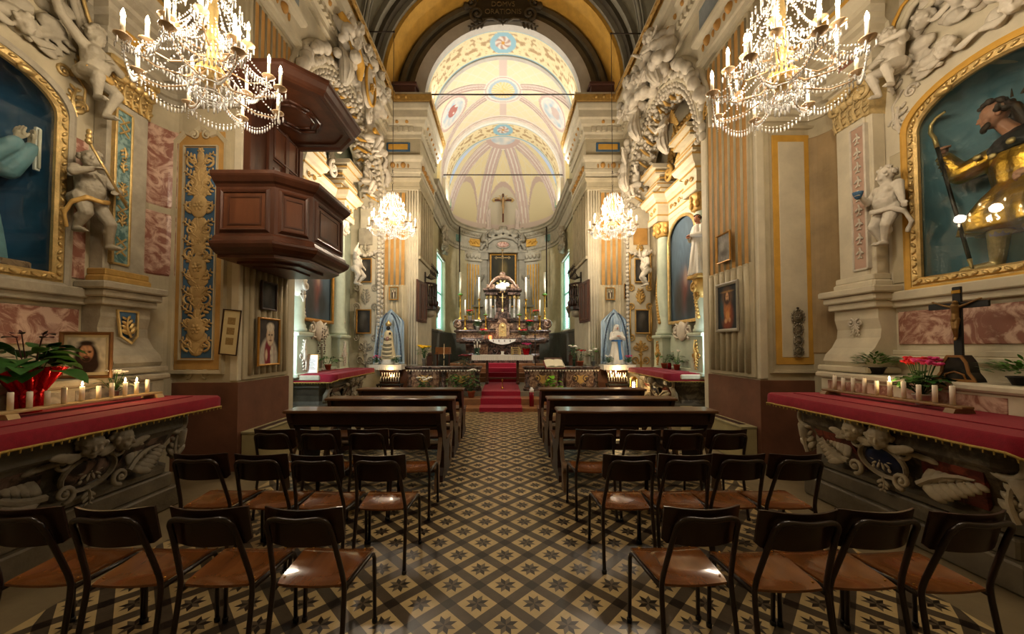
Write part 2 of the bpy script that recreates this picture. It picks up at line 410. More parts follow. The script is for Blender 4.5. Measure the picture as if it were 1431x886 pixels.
# chancel floor, its front steps and the side slabs
mb = MB(); mb.bbox(-3.3, 3.3, 9.02, 9.55, -.2, .09, .012); mb.bbox(-3.3, 3.3, 9.5, 10.02, -.2, .25, .012)
mb.build('floor', mat('step_stone', '#8a5f3c', .4, 5, .25, .12), None, 'structure')
mb = MB(); mb.box(-3.3, 3.3, 9.98, 18.8, -.2, FZ); mb.build('floor', mat('chancel_stone', '#77705f', .45, 4, .25, .1), None, 'structure')
mb = MB()
for i, z in enumerate((.15, .30, .45, .60)): mb.bbox(-2.3 + .1 * i, 2.3 - .1 * i, 12.62 + .26 * i, 18.3, FZ - .05 + (0 if i == 0 else .0), FZ + z, .012)
mb.build('floor', MATS['step_stone'], None, 'structure')
# ---- walls with arched openings
def arch_pts(hw, zs, rise, n=20): return [(hw * math.cos(PI * i / n), zs + rise * math.sin(PI * i / n)) for i in range(n + 1)]
def holed_wall(mb, x0, x1, z0, z1, xc, hw, zb, zs, rise, depth, n=20):
    """wall facing -y in the local frame, y from 0 to depth, with one arched hole and its reveals"""
    P = [(xc + a, z) for a, z in arch_pts(hw, zs, rise, n)]
    for y in (0, depth):
        f = []
        mb.add([(x0, y, z0), (xc - hw, y, z0), (xc - hw, y, z1), (x0, y, z1)], [(0, 1, 2, 3)])
        mb.add([(xc + hw, y, z0), (x1, y, z0), (x1, y, z1), (xc + hw, y, z1)], [(0, 1, 2, 3)])
        if zb > z0: mb.add([(xc - hw, y, z0), (xc + hw, y, z0), (xc + hw, y, zb), (xc - hw, y, zb)], [(0, 1, 2, 3)])
        for a, b in zip(P, P[1:]): mb.add([(a[0], y, a[1]), (b[0], y, b[1]), (b[0], y, z1), (a[0], y, z1)], [(0, 1, 2, 3)])
    loop = [(xc + hw, zb)] + P + [(xc - hw, zb)]
    for a, b in zip(loop, loop[1:]): mb.add([(a[0], 0, a[1]), (b[0], 0, b[1]), (b[0], depth, b[1]), (a[0], depth, a[1])], [(0, 1, 2, 3)])
    if zb > z0: mb.add([(xc - hw, 0, zb), (xc + hw, 0, zb), (xc + hw, depth, zb), (xc - hw, depth, zb)], [(0, 1, 2, 3)])
ENT_Z = 6.45
for S in (1, -1):
    D = SIDE[S]; xw, p0, p1, yc, bc = D['xw'], D['p0'], D['p1'], D['yc'], D['bc']
    wp = M['plaster']
    # pier beside the aisle: lower block, then the nave wall over the chapels
    mb = MB(); mb.box(S * xw, S * 5.3, p0, p1, 0, 9.2); mb.build(wname(S), wp, None, 'structure')
    mb = MB(); mb.box(S * xw, S * (xw + .5), -2.5, p0, 6.6, 9.2); mb.build(wname(S), wp, None, 'structure')
    mb = MB(); mb.box(S * 3.4, S * 5.3, -2.5, 1.35, 0, 6.6); mb.build(wname(S), wp, None, 'structure')
    # side-chapel back wall with its arched niche
    mb = MB(); mb.M = wallM(S, 4.4, yc); q = -S
    holed_wall(mb, -1.95, 1.95, 0, 6.6, 0, .6, 2.27, 3.86, .32, .75)
    mb.build(wname(S), M['plaster2'] if S > 0 else M['plaster'], None, 'structure')
    mb = MB(); mb.box(S * 3.6, S * 5.3, 1.3, p0, 6.5, 6.7); mb.build('ceiling', M['plaster'], None, 'structure')
    # rounded corner between pier and chapel wall
    mb = MB(); pth = []
    for i in range(9):
        a = PI / 2 * i / 8; pth.append((S * (4.42 - .2 + .2 * math.sin(a)), p0 - .42 + .42 * math.cos(a)))
    mb.sweep([(0, 0), (0, 6.5)], pth, 0, caps=False); mb.build(wname(S), M['plaster'], None, 'structure')
    for z0, z1 in (((2.5, 3.3), (3.38, 4.4)) if S < 0 else ((1.5, 4.5),)):
        mb = MB(); mb.sweep([(.004, z0), (.016, z0 + .02), (.016, z1 - .02), (.004, z1)], pth[1:8], 0, S); trim(mb, M['rose'] if S < 0 else mat('corner_paint', '#9c8560', .7, 3, .2))
    # nave wall with the tall arched bay of the second altar
    hb = (YF - p1) / 2 - .03; bc = (YF + p1) / 2; D['bc'] = bc; D['hb'] = hb
    mb = MB(); mb.M = wallM(S, xw, bc); holed_wall(mb, -hb - .04, hb + .04, 0, 9.2, 0, hb - .12, 0, 5.3, 1.95, .6, 28); mb.build(wname(S), M['plaster2'], None, 'structure')
    mb = MB(); mb.box(S * 4.35, S * 5.0, p1, YF + .1, 0, 8.6); mb.build(wname(S), M['plaster2'] if S > 0 else M['greenp'], None, 'structure')
    mb = MB(); mb.box(S * (xw + .4), S * 5, p1, YF + .1, 8.5, 8.7); mb.build('ceiling', wp, None, 'structure')
    # chancel-arch pier
    mb = MB(); mb.box(S * 2.42, S * 5.0, YF, 12.4, 0, 8.7); mb.build(wname(S), M['plaster2'], None, 'structure')
    # brown painted dado
    mb = MB(); mb.sweep([(0, 0), (.012, 0), (.012, 1.13), (0, 1.135)], [(S * 4.3, p0), (S * xw, p0), (S * xw, p1), (S * 4.0, p1)], 0, -S); trim(mb, M['brown'])
    mb = MB(); mb.sweep([(0, 0), (.012, 0), (.012, 1.0), (0, 1.005)], [(S * 3.5, YF), (S * 2.42, YF), (S * 2.42, 12.4)], 0, -S); trim(mb, M['brown'])
    # fluted pilaster on the pier face: reeds below, ochre flutes above
    def flutes(M4, w, z0, zm, z1, n, name, zt=.0):
        mb = MB(); mb.M = M4; mo = MB(); mo.M = M4; pit = w / n
        mb.bbox(-w / 2 - .05, w / 2 + .05, -.03, .02, z0, z1, .008)
        for k in range(n):
            x = -w / 2 + (k + .5) * pit; r = pit * .3
            mb.tube([(x, -.03, z0 + .06), (x, -.03, zm)], r, 8); mb.ell((x, -.03, zm), r, 8, 5)
            mo.add([(x + r * math.cos(PI * i / 8), -.034 - .0 * i, zz) for zz in (zm + .03, z1 - .1) for i in (0, 8)], [(0, 1, 3, 2)])
            mo.add([(x, -.034, z1 - .1)] + [(x + r * math.cos(PI * i / 8), -.034, z1 - .1 + r * math.sin(PI * i / 8)) for i in range(9)], [tuple(range(10))])
            for s in (-1, 1): mb.tube([(x + s * pit * .42, -.03, zm + .05), (x + s * pit * .42, -.03, z1 - .06)], pit * .12, 6)
        trim(mb, M['plaster']); return trim(mo, M['ochre'])
    flutes(wallM(S, xw, (p0 + p1) / 2), p1 - p0 - .22, 1.16, 2.75 if S > 0 else 2.7, 6.4, 7, 'f')
    flutes(Matrix.Translation((S * 3.08, YF, 0)), .62, 1.05, 3.3, 6.05, 4, 'f')
    mb = MB(); mb.M = Matrix.Translation((S * 2.6, YF, 0))
    for k in range(4): mb.tube([(-.11 + k * .075, -.005, 1.1), (-.11 + k * .075, -.005, 6.05)], .022, 6)
    trim(mb, M['plaster2'])
    mb = MB(); mb.M = wallM(S, 2.42, 11.4)
    for k in range(7): mb.tube([(-.9 + k * .3, -.005, 4.2), (-.9 + k * .3, -.005, 6.05)], .06, 6)
    for z in (1.0, 4.1): mb.bbox(-.98, .98, -.06, .02, z, z + .09)
    trim(mb, M['plaster'])
    # capitals of the chancel pier
    mb = MB()
    mb.sweep([(0, 0), (.05, 0), (.05, .05), (.03, .07), (.03, .2), (.08, .25), (.1, .3), (0, .3)], [(S * 3.5, YF), (S * 2.42, YF), (S * 2.42, 12.4)], 6.1, -S); trim(mb, M['plaster'])
    # nave entablature in three courses
    A = [(S * xw, -2.5), (S * xw, p1), (S * 4.1, p1)]; B = [(S * 3.6, YF), (S * 2.42, YF), (S * 2.42, 12.45)]; C = [(S * xw, -2.5), (S * xw, YF), (S * 2.42, YF), (S * 2.42, 12.45)]
    for P in (A, B):
        mb = MB(); mb.sweep([(0, 0), (.06, 0), (.06, .1), (.09, .12), (.09, .2), (.07, .22), (.07, .42), (.13, .47), (.15, .53), (.15, .58), (0, .58)], P, ENT_Z, -S); trim(mb, M['plaster2'])
        mb = MB(); mb.sweep([(0, .58), (.05, .58), (.05, 1.12), (0, 1.12)], P, ENT_Z, -S); trim(mb, mat('frieze_paint', '#7d8487', .7, 3, .2) if P is A else M['plaster'])
    mb = MB(); mb.sweep([(0, 1.1), (.09, 1.1), (.09, 1.2), (.13, 1.25), (.13, 1.4), (.2, 1.45), (.24, 1.55), (.3, 1.58), (.3, 1.78), (.33, 1.82), (.36, 1.92), (.36, 1.96), (.33, 1.98), (.37, 2.08), (.42, 2.16), (.42, 2.2), (0, 2.2)], C, ENT_Z, -S); trim(mb, M['plaster2'])
    mb = MB(); mb.sweep([(.345, 1.965), (.345, 1.99), (.385, 2.07), (.425, 2.14), (.435, 2.14), (.435, 1.96)], C, ENT_Z, -S, caps=False)
    def along(P, fn, step, off):
        for a, b in zip(P, P[1:]):
            a = Vector(a); b = Vector(b); L = (b - a).length; t = (b - a) / L; nv = Vector((t.y, -t.x)) * -S
            for k in range(max(1, int(L / step))):
                p = a + t * (k + .5) * step; fn(p + nv * off, t, nv)
    def leafband(p, t, nv):
        if p.y < 2.2: return
        mb.ell((p.x, p.y, ENT_Z + 2.06), (.05, .09, .055), 6, 4); mb.ell((p.x + t.x * .1, p.y + t.y * .1, ENT_Z + 2.03), (.045, .04, .03), 5, 4)
    along(C, leafband, .21, .41); trim(mb, M['goldp'])
    mb = MB()
    along(C, lambda p, t, nv: mb.box(p.x - .045, p.x + .045, p.y - .045, p.y + .045, ENT_Z + 1.26, ENT_Z + 1.38) if p.y > 2.2 else None, .15, .14); trim(mb, M['plaster2'])
    mb = MB()
    for P in (A[:2], B[:3]): along(P, lambda p, t, nv: (mb.ell((p.x, p.y, ENT_Z + .32), (.075, .075, .085), 7, 5), mb.ell((p.x + t.x * .14, p.y + t.y * .14, ENT_Z + .3), (.03, .03, .07), 5, 4)) if p.y > 2 else None, .3, .07)
    along(C, lambda p, t, nv: mb.ell((p.x, p.y, ENT_Z + 1.5), (.06, .06, .05), 6, 4) if p.y > 2.2 else None, .28, .2)
    trim(mb, M['ochre'])
    mb = MB(); mb.M = Matrix.Translation((S * 3.0, YF, 0)); mb.bbox(-.34, .34, -.075, 0, ENT_Z + .72, ENT_Z + .98); mb.m = 1; mb.bbox(-.28, .28, -.09, 0, ENT_Z + .77, ENT_Z + .93); trim(mb, [M['blue'], M['ochre2']])
    # the long pale painted strips beside the pier pilaster
    mb = MB(); mb.bbox(S * (xw - .01), S * (xw + .1), p0 - .02, p0 + .05, 1.15, 4.7, .01); trim(mb, M['plaster2'])
# back wall behind the camera
mb = MB(); mb.box(-5.3, 5.3, -2.7, -2.5, 0, 12.5); mb.build('wall_back', M['plaster'], None, 'structure')
# ---- nave vault: barrel with ochre transverse arches and grey ribs
SPR = 8.66
def barrel(y0, y1, r, name, m, rise=None, ny=2):
    rise = rise or r; mb = MB()
    mb.grid(lambda u, v: (-r * math.cos(PI * u), y0 + (y1 - y0) * v, SPR + rise * math.sin(PI * u)), 40, ny); return mb.build(name, m, None, 'structure')
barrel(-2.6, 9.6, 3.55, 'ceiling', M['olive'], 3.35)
def ring(y0, y1, r0, r1, m, n=44, rise=1.0, z=SPR):
    mb = MB()
    P = [(-math.cos(PI * i / n), math.sin(PI * i / n)) for i in range(n + 1)]
    for a, b in zip(P, P[1:]):
        q = [(r * p[0], y, z + r * rise * p[1]) for p in (a, b) for r in (r0, r1) for y in (y0, y1)]
        mb.add(q, [(0, 1, 5, 4), (2, 3, 7, 6), (0, 4, 6, 2), (1, 5, 7, 3)])
    return trim(mb, m)
ring(9.5, YF, 3.1, 3.75, M['ochre2'], rise=.955); ring(9.42, 9.56, 3.2, 3.75, M['vaultgrey'], rise=.955); ring(9.25, 9.45, 3.32, 3.75, M['darkstone'], rise=.955)
ring(9.1, 9.28, 3.42, 3.75, M['vaultgrey'], rise=.955)
ring(YF - .02, YF + .06, 2.7, 3.3, M['darkstone'], rise=.98); ring(YF - .14, YF + .06, 2.86, 2.98, mat('arch_moulding', '#5f5540', .8, 3, .2), rise=.98); ring(YF - .06, YF + .06, 2.55, 2.74, MATS['arch_moulding'], rise=.98)
ring(YF - .1, YF + .1, 2.24, 2.58, mat('arch_white', '#b9b3a8', .7, 3, .1), rise=.985)
mb = MB()   # masonry above the ring closes the wall
ring(5.1, 6.1, 3.3, 3.75, M['ochre'], rise=.94); ring(4.95, 5.12, 3.4, 3.75, M['vaultgrey'], rise=.94); ring(6.1, 6.27, 3.4, 3.75, M['vaultgrey'], rise=.94)
mb = MB()   # cross ribs on the vault surface
def vp(u, y, k=.985): return (-3.55 * k * math.cos(PI * u), y, SPR + 3.35 * k * math.sin(PI * u))
for y0, y1 in ((6.3, 9.1),):
    for s in (0, 1):
        for e in (0, 1):
            ya, yb = (y0, (y0 + y1) / 2) if e == 0 else (y1, (y0 + y1) / 2)
            for w, off in ((.05, 0), (.025, .17), (.025, -.17)):
                mb.tube([vp((.02 + .46 * t) if s == 0 else (.98 - .46 * t), ya + (yb - ya) * t ** .7 + off * (1 - t)) for t in [i / 14 for i in range(15)]], w, 6)
trim(mb, M['vaultgrey'])
mb = MB()
for s in (-1, 1):
    mb.bbox(s * 2.45, s * 3.2, 10.0, YF + .05, SPR - .02, SPR + .2, .01)
    mb.bbox(s * 2.4, s * 3.25, 9.95, YF + .05, SPR + .2, SPR + .28, .01)
trim(mb, mat('spring_block', '#4a2c20', .7, 3, .2))
# ---- painted soffit of the chancel arch
LC = {k: lin(v) for k, v in dict(cream='#e2d3a8', blue='#8fb7c4', white='#ddd5c8', pink='#c4aba0', rose='#a88678', grey='#b9b2a6', yel='#e0cf95', brown='#8a5a30', ochre='#c7913f', red='#a8452f', sky='#a9bcc6', gold='#e3bf63').items()}
def soffit_col(a, t):   # a angle from crown (-1..1 = horizon), t 0 front .. 1 back
    d = abs(t - .5) * 2
    am = abs(a) * 1.57 * 2.24; tm = (t - .5) * 1.1
    rr = math.hypot(am, tm)
    if rr < .24: return mixc(LC['white'], LC['rose'], .5 + .5 * math.sin(6 * math.atan2(tm, a * 3.5) + rr * 20)) if rr > .06 else LC['ochre']
    if rr < .4: return LC['blue']
    if d > .93: return LC['white']
    if d > .76 or False: return LC['blue']
    n = noise.noise(Vector((am * 6, tm * 7, 0))) + .5 * noise.noise(Vector((am * 14, tm * 14, 5)))
    lat = abs(math.sin(am * 16 + tm * 16)) * abs(math.sin(am * 16 - tm * 16))
    c = mixc(LC['cream'], LC['ochre'], .25 if lat < .03 else 0)
    return mixc(c, LC['brown'], .65 * max(0, min(1, (n - .08) * 5))) if d < .66 else c
def soffit(y0, y1, r, z, rise, nm='ceiling', fn=soffit_col):
    mb = MB(); mb.grid(lambda u, v: (-r * math.cos(PI * u), y0 + (y1 - y0) * v, z + rise * math.sin(PI * u)), 220, 30)
    o = mb.build(nm, PAINT, None, 'structure'); o['kind'] = 'structure'
    vcolor(o, lambda c: fn(math.atan2(c[0] / r, (c[2] - z) / rise) / (PI / 2), (c[1] - y0) / (y1 - y0)))
soffit(YF, 11.5, 2.24, SPR, 2.21)
ring(11.42, 11.56, 2.2, 2.55, MATS['arch_white'], rise=.985)
# ---- chancel walls on plan: straight, then the elliptical apse
AY, AX, AB = 15.9, 2.5, 2.45
def apse(n=24, off=0): return [((AX - off) * math.cos(PI * i / n), AY + (AB - off) * math.sin(PI * i / n)) for i in range(n + 1)]
WZ0, WZ1, WY0, WY1 = 2.25, 5.3, 13.75, 15.85
mb = MB()
for s in (-1, 1):
    for y0, y1, zs in ((12.4, WY0, ((FZ, 7.4),)), (WY0, WY1, ((FZ, WZ0), (WZ1, 7.4))), (WY1, AY, ((FZ, 7.4),))):
        for z0, z1 in zs: mb.add([(s * AX, y0, z0), (s * AX, y1, z0), (s * AX, y1, z1), (s * AX, y0, z1)], [(0, 1, 2, 3)])
    for q in (((WY0, WZ0), (WY1, WZ0)), ((WY1, WZ0), (WY1, WZ1)), ((WY1, WZ1), (WY0, WZ1)), ((WY0, WZ1), (WY0, WZ0))):
        mb.add([(s * AX, q[0][0], q[0][1]), (s * AX, q[1][0], q[1][1]), (s * (AX + .35), q[1][0], q[1][1]), (s * (AX + .35), q[0][0], q[0][1])], [(0, 1, 2, 3)])
    mb.box(s * 2.42, s * AX, 12.38, 12.42, FZ, 8.6)
    mb.add([(s * 2.42, 11.4, 8.6), (s * 2.5, 14.8, 8.6), (s * 2.5, 14.8, 7.3), (s * 2.42, 11.4, 7.3)], [(0, 1, 2, 3)])
mb.build('wall_chancel', mat('chancel_plaster', '#b3a883', .7, 3, .15, .1), None, 'structure')
mb = MB(); mb.sweep([(0, FZ), (0, 7.4)], apse(), 0, caps=False, smooth=True); mb.build('wall_apse', MATS['chancel_plaster'], None, 'structure')
CP = [(2.5, 12.46), (2.5, AY)] + apse()[1:-1] + [(-2.5, AY), (-2.5, 12.46)]
mb = MB(); mb.sweep([(0, 0), (.012, 0), (.012, 1.75), (.03, 1.76), (.03, 1.84), (0, 1.85)], CP, FZ, -1); trim(mb, mat('chancel_dado', '#4d4a40', .6, 4, .25, .1))
mb = MB(); mb.sweep([(0, 0), (.05, 0), (.05, .12), (.08, .15), (.08, .22), (.05, .24), (.05, .7), (.1, .74), (.1, .82), (.17, .87), (.2, .96), (.26, .98), (.26, 1.08), (.3, 1.13), (.3, 1.17), (0, 1.17)], CP, 6.2, -1); trim(mb, mat('chancel_cornice', '#a59d88', .7, 4, .15))
mb = MB()
for i in range(len(CP) - 1):
    a = Vector(CP[i]); b = Vector(CP[i + 1]); L = (b - a).length; t = (b - a) / L; nv = Vector((-t.y, t.x)); k = max(1, int(L / .16))
    for j in range(k):
        p = a + t * L * (j + .5) / k + nv * .12; mb.box(p.x - .04, p.x + .04, p.y - .04, p.y + .04, 7.0, 7.09)
        p = a + t * L * (j + .5) / k + nv * .06; mb.ell((p.x, p.y, 6.38), (.05, .05, .05), 5, 4)
trim(mb, MATS['chancel_cornice'])
def at_apse(x, off=0):   # point and outward angle on the apse wall at a given x
    a = math.acos(max(-1, min(1, x / AX))); return Matrix.Translation((x, AY + AB * math.sin(a) - off, 0)) @ Matrix.Rotation(-(x / AX) * .75, 4, 'Z')
mb = MB(); mo = MB()
for s in (-1, 1):
    M4 = at_apse(s * 1.5); mb.M = M4; mo.M = M4
    mb.bbox(-.42, .42, -.06, .12, 2.4, 5.9, .01)
    for k in range(5): mo.bbox(-.31 + k * .14, -.25 + k * .14, -.1, -.05, 2.6, 5.6, .01)
    mb.bbox(-.47, .47, -.14, .12, 5.75, 6.2, .03); mb.bbox(-.47, .47, -.12, .12, 2.25, 2.5, .03)
    for k in range(4): mb.ell((-.3 + k * .2, -.16, 5.98), (.09, .06, .12), 7, 5)
    M5 = at_apse(s * 1.45, .08); mo.M = M5; mo.bbox(-.34, .34, -.04, .06, 6.5, 6.86, .02)
    for k in range(6): mo.ell((-.22 + .09 * k, -.05, 6.68 + .05 * math.sin(k * 2)), (.05, .03, .06), 6, 4)
trim(mb, MATS['chancel_cornice']); trim(mo, M['ochre2'])
mb = MB()
for s in (-1, 1):
    mb.M = at_apse(s * 2.22, .06); mb.bbox(-.3, .3, -.03, .05, 6.52, 6.84, .02)
trim(mb, mat('fresco_green', '#6f8f86', .7, 5, .2))
# ---- painted chancel vault
BR = 2.47; BZ = 8.45
def vault_col(c):
    x, y, z = c
    a = math.atan2(x, max(z - BZ, 1e-4)) / (PI / 2)        # -1..1 across
    if z < BZ: a = math.copysign(1 + (BZ - z) * .35, x)
    v = (y - 11.5) / 3.2 * 2 - 1                           # -1..1 along
    am = a * 1.57 * BR; vm = v * 1.6
    def mixn(c1, c2, k): return mixc(c1, c2, k)
    lat = min(abs(math.sin((am + vm) * 7)), abs(math.sin((am - vm) * 7)))
    base = mixn(LC['white'], LC['yel'], .55 if lat > .16 else .2)
    d = abs(abs(a) * 1.05 - abs(v)) * 1.9                  # distance from the diagonals
    r = math.hypot(am, vm)
    if r < .42: return mixn(LC['white'], LC['gold'], .75 if math.sin(20 * math.atan2(vm, am)) > r - .3 else .3)
    if r < .54: return LC['sky']
    if r < .72: return LC['pink'] if .62 < r < .66 else LC['white']
    for s in (-1, 1):                                      # medallions at the haunches
        q = math.hypot((am - s * 2.1) / .55, vm / .5)
        if q < 1: 
            n = noise.noise(Vector((am * 5, vm * 5, 2))); f = mixn(LC['white'], LC['sky'], .5 + n)
            return mixn(f, LC['red'] if s < 0 else LC['pink'], .8 if math.hypot(am - s * 2.1 - .05, vm + .05) < .24 and n > -.25 else 0)
        if q < 1.14: return LC['white']
        if q < 1.32: return LC['pink']
    if d < .2: return LC['white'] if (d > .17 or .045 < d < .07) else (mixn(LC['pink'], LC['white'], .15) if d > .07 else mixn(LC['rose'], LC['white'], .3))
    if abs(v) > .9: return LC['pink'] if abs(v) > .95 else LC['white']
    if abs(v) > abs(a) * 1.05 + .05 and abs(am) < .12: return mixn(LC['pink'], LC['white'], .3)
    if abs(a) > .72 and abs(v) < .7: return mixn(LC['yel'], LC['gold'], .5 if noise.noise(Vector((am * 5, vm * 5, 8))) > .1 else 0)
    return base
mb = MB()
def vpt(u, v):
    y = 11.5 + 3.25 * v
    if u < .1: return (-BR, y, 7.4 + (BZ - 7.4) * u / .1)
    if u > .9: return (BR, y, 7.4 + (BZ - 7.4) * (1 - u) / .1)
    a = PI * (u - .1) / .8; return (-BR * math.cos(a), y, BZ + BR * math.sin(a))
mb.grid(vpt, 260, 130); o = mb.build('ceiling', PAINT, None, 'structure'); vcolor(o, vault_col)
mb = MB()   # raised ribs along the diagonals
for s in (-1, 1):
    for e in (-1, 1):
        for w in (.13, -.13):
            P = []
            for i in range(16):
                t = .17 + .82 * i / 15; P.append((s * (BR - .01) * math.sin(t * PI / 2 * .95) + 0, 13.1 + e * 1.6 * t + w * e, BZ + (BR - .01) * math.cos(t * PI / 2 * .95)))
            mb.tube(P, .018, 5)
trim(mb, mat('rib_pink', '#cfc0b6', .7, 5, .08))
ring(14.68, 14.82, 2.32, 2.52, M['white'], z=BZ); ring(14.6, 14.7, 2.42, 2.52, MATS['rib_pink'], z=BZ)
soffit(14.75, 15.9, 2.34, BZ, 2.34)
mb = MB()
for s in (-1, 1): mb.bbox(s * 2.34, s * 2.55, 14.7, 15.9, 7.3, BZ + .02, .01)
trim(mb, mat('arch_cream', '#d3c8ac', .7, 4, .1))
# ---- apse half dome
DZ = 7.35; DR = 3.5
def dome_col(c):
    x, y, z = c
    az = math.atan2(x / AX, (y - AY) / AB)                 # 0 at the back, +-pi/2 at the sides
    el = math.asin(max(-1, min(1, (z - DZ) / DR))) / (PI / 2)
    if el < .07: return mixc(LC['rose'], LC['white'], .5)
    if el > .8:                                            # crown medallion
        k = noise.noise(Vector((x * 4, y * 4, 1)))
        return mixc(LC['white'], LC['sky'], .5 + k) if el > .86 else LC['pink']
    best = 9
    for r0 in (-1.36, -.46, .46, 1.36):
        w = abs(az - r0 * (1 - .25 * el)) * math.cos(el * PI / 2) * 2.5
        best = min(best, w)
    if best < .28: return LC['white'] if best > .22 or .06 < best < .12 else mixc(LC['pink'], LC['white'], .1)
    for r0, h in ((0, .42), (-.92, .40), (.92, .40)):      # lunettes between the ribs
        w = abs(az - r0) / .40; 
        if w < 1.25:
            top = h * math.sqrt(max(0, 1 - min(1, w) ** 2)) + .02
            if el < top - .03: return mixc(LC['grey'], LC['yel'], .6 if r0 else .25)
            if el < top + .02: return mixc(LC['rose'], LC['white'], .35)
    lat = min(abs(math.sin(az * 14 + el * 18)), abs(math.sin(az * 14 - el * 18)))
    return mixc(LC['white'], LC['yel'], .75 if lat > .16 else .35)
mb = MB()
mb.grid(lambda u, v: (AX * math.cos(PI * u) * math.cos(PI / 2 * v), AY + AB * math.sin(PI * u) * math.cos(PI / 2 * v), DZ + DR * math.sin(PI / 2 * v)), 200, 110)
o = mb.build('ceiling', PAINT, None, 'structure'); vcolor(o, dome_col)
mb = MB()
for r0 in (-1.36, -.46, .46, 1.36):
    for w in (-.1, .1):
        P = []
        for i in range(14):
            el = .09 + .7 * i / 13; az = r0 * (1 - .25 * el) + w / max(.35, math.cos(el * PI / 2)) / 1; k = .992
            P.append((AX * k * math.sin(az) * math.cos(el * PI / 2), AY + AB * k * math.cos(az) * math.cos(el * PI / 2), DZ + DR * k * math.sin(el * PI / 2)))
        mb.tube(P, .03, 5)
mb.M = Matrix.Translation((0, AY + AB - .12, 0))           # frame behind the crucifix
for s in (-1, 1):
    mb.bbox(s * .62, s * .8, -.1, .1, 7.42, 9.15, .01); mb.bbox(s * .58, s * .84, -.13, .1, 8.75, 8.85, .01); mb.bbox(s * .58, s * .84, -.13, .1, 7.42, 7.52, .01)
    mb.tube([(s * (1.05 + .42 * math.cos(t)), -.0 - .12 * abs(math.cos(t)), 7.5 + 1.1 * math.sin(t)) for t in [PI * i / 10 for i in range(11)]], .03, 5)
mb.frame_sweep([(0, 0), (.03, .05), (.09, .05), (.1, 0)], [(-.26, -.12, 9.7), (.26, -.12, 9.7), (.36, -.15, 9.88), (.26, -.2, 10.05), (-.26, -.2, 10.05), (-.36, -.15, 9.88)], (0, -1, 0))
trim(mb, MATS['rib_pink'])
mb = MB(); mb.M = Matrix.Translation((0, AY + AB - .12, 0)); mb.ell((0, -.13, 9.88), (.34, .08, .16), 12, 6)
for k in range(7): mb.ell((-.2 + .07 * k, -.2, 9.83 + .05 * math.sin(k * 2.3)), (.06, .05, .07), 6, 4)
trim(mb, M['stucco'])
# tie rods across the chancel
for y, z, r, lab in ((10.75, 9.12, 2.3, 'thin dark iron tie rod spanning the front chancel arch'), (14.66, 8.54, 2.45, 'thin dark iron tie rod below the second chancel arch')):
    mb = MB(); mb.tube([(-r, y, z), (r, y, z)], .022, 8); mb.lathe([(.05, -.012), (.05, .012)], (-r + .02, y, z), 8, Matrix.Rotation(PI / 2, 3, 'Y')); mb.lathe([(.05, -.012), (.05, .012)], (r - .02, y, z), 8, Matrix.Rotation(PI / 2, 3, 'Y'))
    o = mb.build('tie_rod', M['iron']); tag(o, lab, 'tie rod')
# ---- windows of the chancel
WIN = mat('window_frame', '#8fa79a', .5, 6, .1)
for i, s in enumerate((-1, 1)):
    mb = MB(); mb.M = Matrix.Translation((s * (AX + .18), 0, 0))
    for y in (WY0, WY1 - .06): mb.box(-.03, .03, y, y + .06, WZ0, WZ1)
    for z in (WZ0, (WZ0 + WZ1) / 2, WZ1 - .06): mb.box(-.03, .03, WY0, WY1, z, z + .06)
    mb.box(-.03, .03, (WY0 + WY1) / 2 - .02, (WY0 + WY1) / 2 + .02, WZ0, WZ1)
    w = mb.build('window_%d' % (i + 1), WIN, None, 'structure')
    mb = MB(); mb.box(s * (AX + .2), s * (AX + .22), WY0, WY1, WZ0, WZ1); mb.build('window_pane', emat('daylit_pane', (.80, 1.0, .95), 3.2), w)
    b = thing('venetian_blind', 'pale green venetian blind drawn down the %s chancel window' % ('left' if s < 0 else 'right'), 'blind', (s * (AX + .06), (WY0 + WY1) / 2, WZ0), 0, 'chancel window blinds')
    mb = MB(); n = 70; Wd = (WY1 - WY0) / 2 - .03; h = WZ1 - WZ0
    for k in range(n):
        z = .06 + (h - .14) * k / n; mb.add([(-.014 * s, -Wd * .62, z - .018), (-.014 * s, Wd, z - .018), (.014 * s, Wd, z + .02), (.014 * s, -Wd * .62, z + .02)], [(0, 1, 2, 3)])
    sl = mb.build('slats', mat('blind_slat', '#86b8a4', .5, 4, .08, trans=.15), b)
    for z0, z1 in ((h - .07, h - .01), (0, .04)): mb = MB(); mb.bbox(-.03, .03, -Wd * .64, Wd, z0, z1); mb.build('rail', M['white'], b)
    mb = MB()
    for y in (-Wd * .3, Wd * .3, Wd * .85): mb.tube([(-.026 * s, y, .03), (-.026 * s, y, h)], .004, 4)
    mb.build('ladder_cords', M['white'], b)
    # small lunette window high in the apse
    a = math.radians(83) * s; x = AX * .985 * math.sin(a); y = AY + AB * .985 * math.cos(a)
    mb = MB(); mb.M = Matrix.Translation((x, y, 7.9)) @ Matrix.Rotation(-s * PI / 2 + s * .12, 4, 'Z')
    P = [(-.17, 0), (.17, 0)] + [(.17 * math.cos(t), .75 + .2 * math.sin(t)) for t in [PI * k / 10 for k in range(11)]]
    mb.prism(P, -.03, .0); o = mb.build('window_%d' % (i + 3), emat('amber_pane', (1.0, .72, .2), 1.6), None, 'structure')
    mb = MB(); mb.M = Matrix.Translation((x, y, 7.9)) @ Matrix.Rotation(-s * PI / 2 + s * .12, 4, 'Z')
    mb.frame_sweep([(0, .0), (0, .06), (.06, .06), (.06, 0)], [(p[0], -.02, p[1]) for p in P], (0, -1, 0)); mb.box(-.01, .01, -.05, -.02, 0, .95)
    for z in (.3, .6): mb.box(-.17, .17, -.05, -.02, z, z + .02)
    mb.build('window_frame', WIN, o)
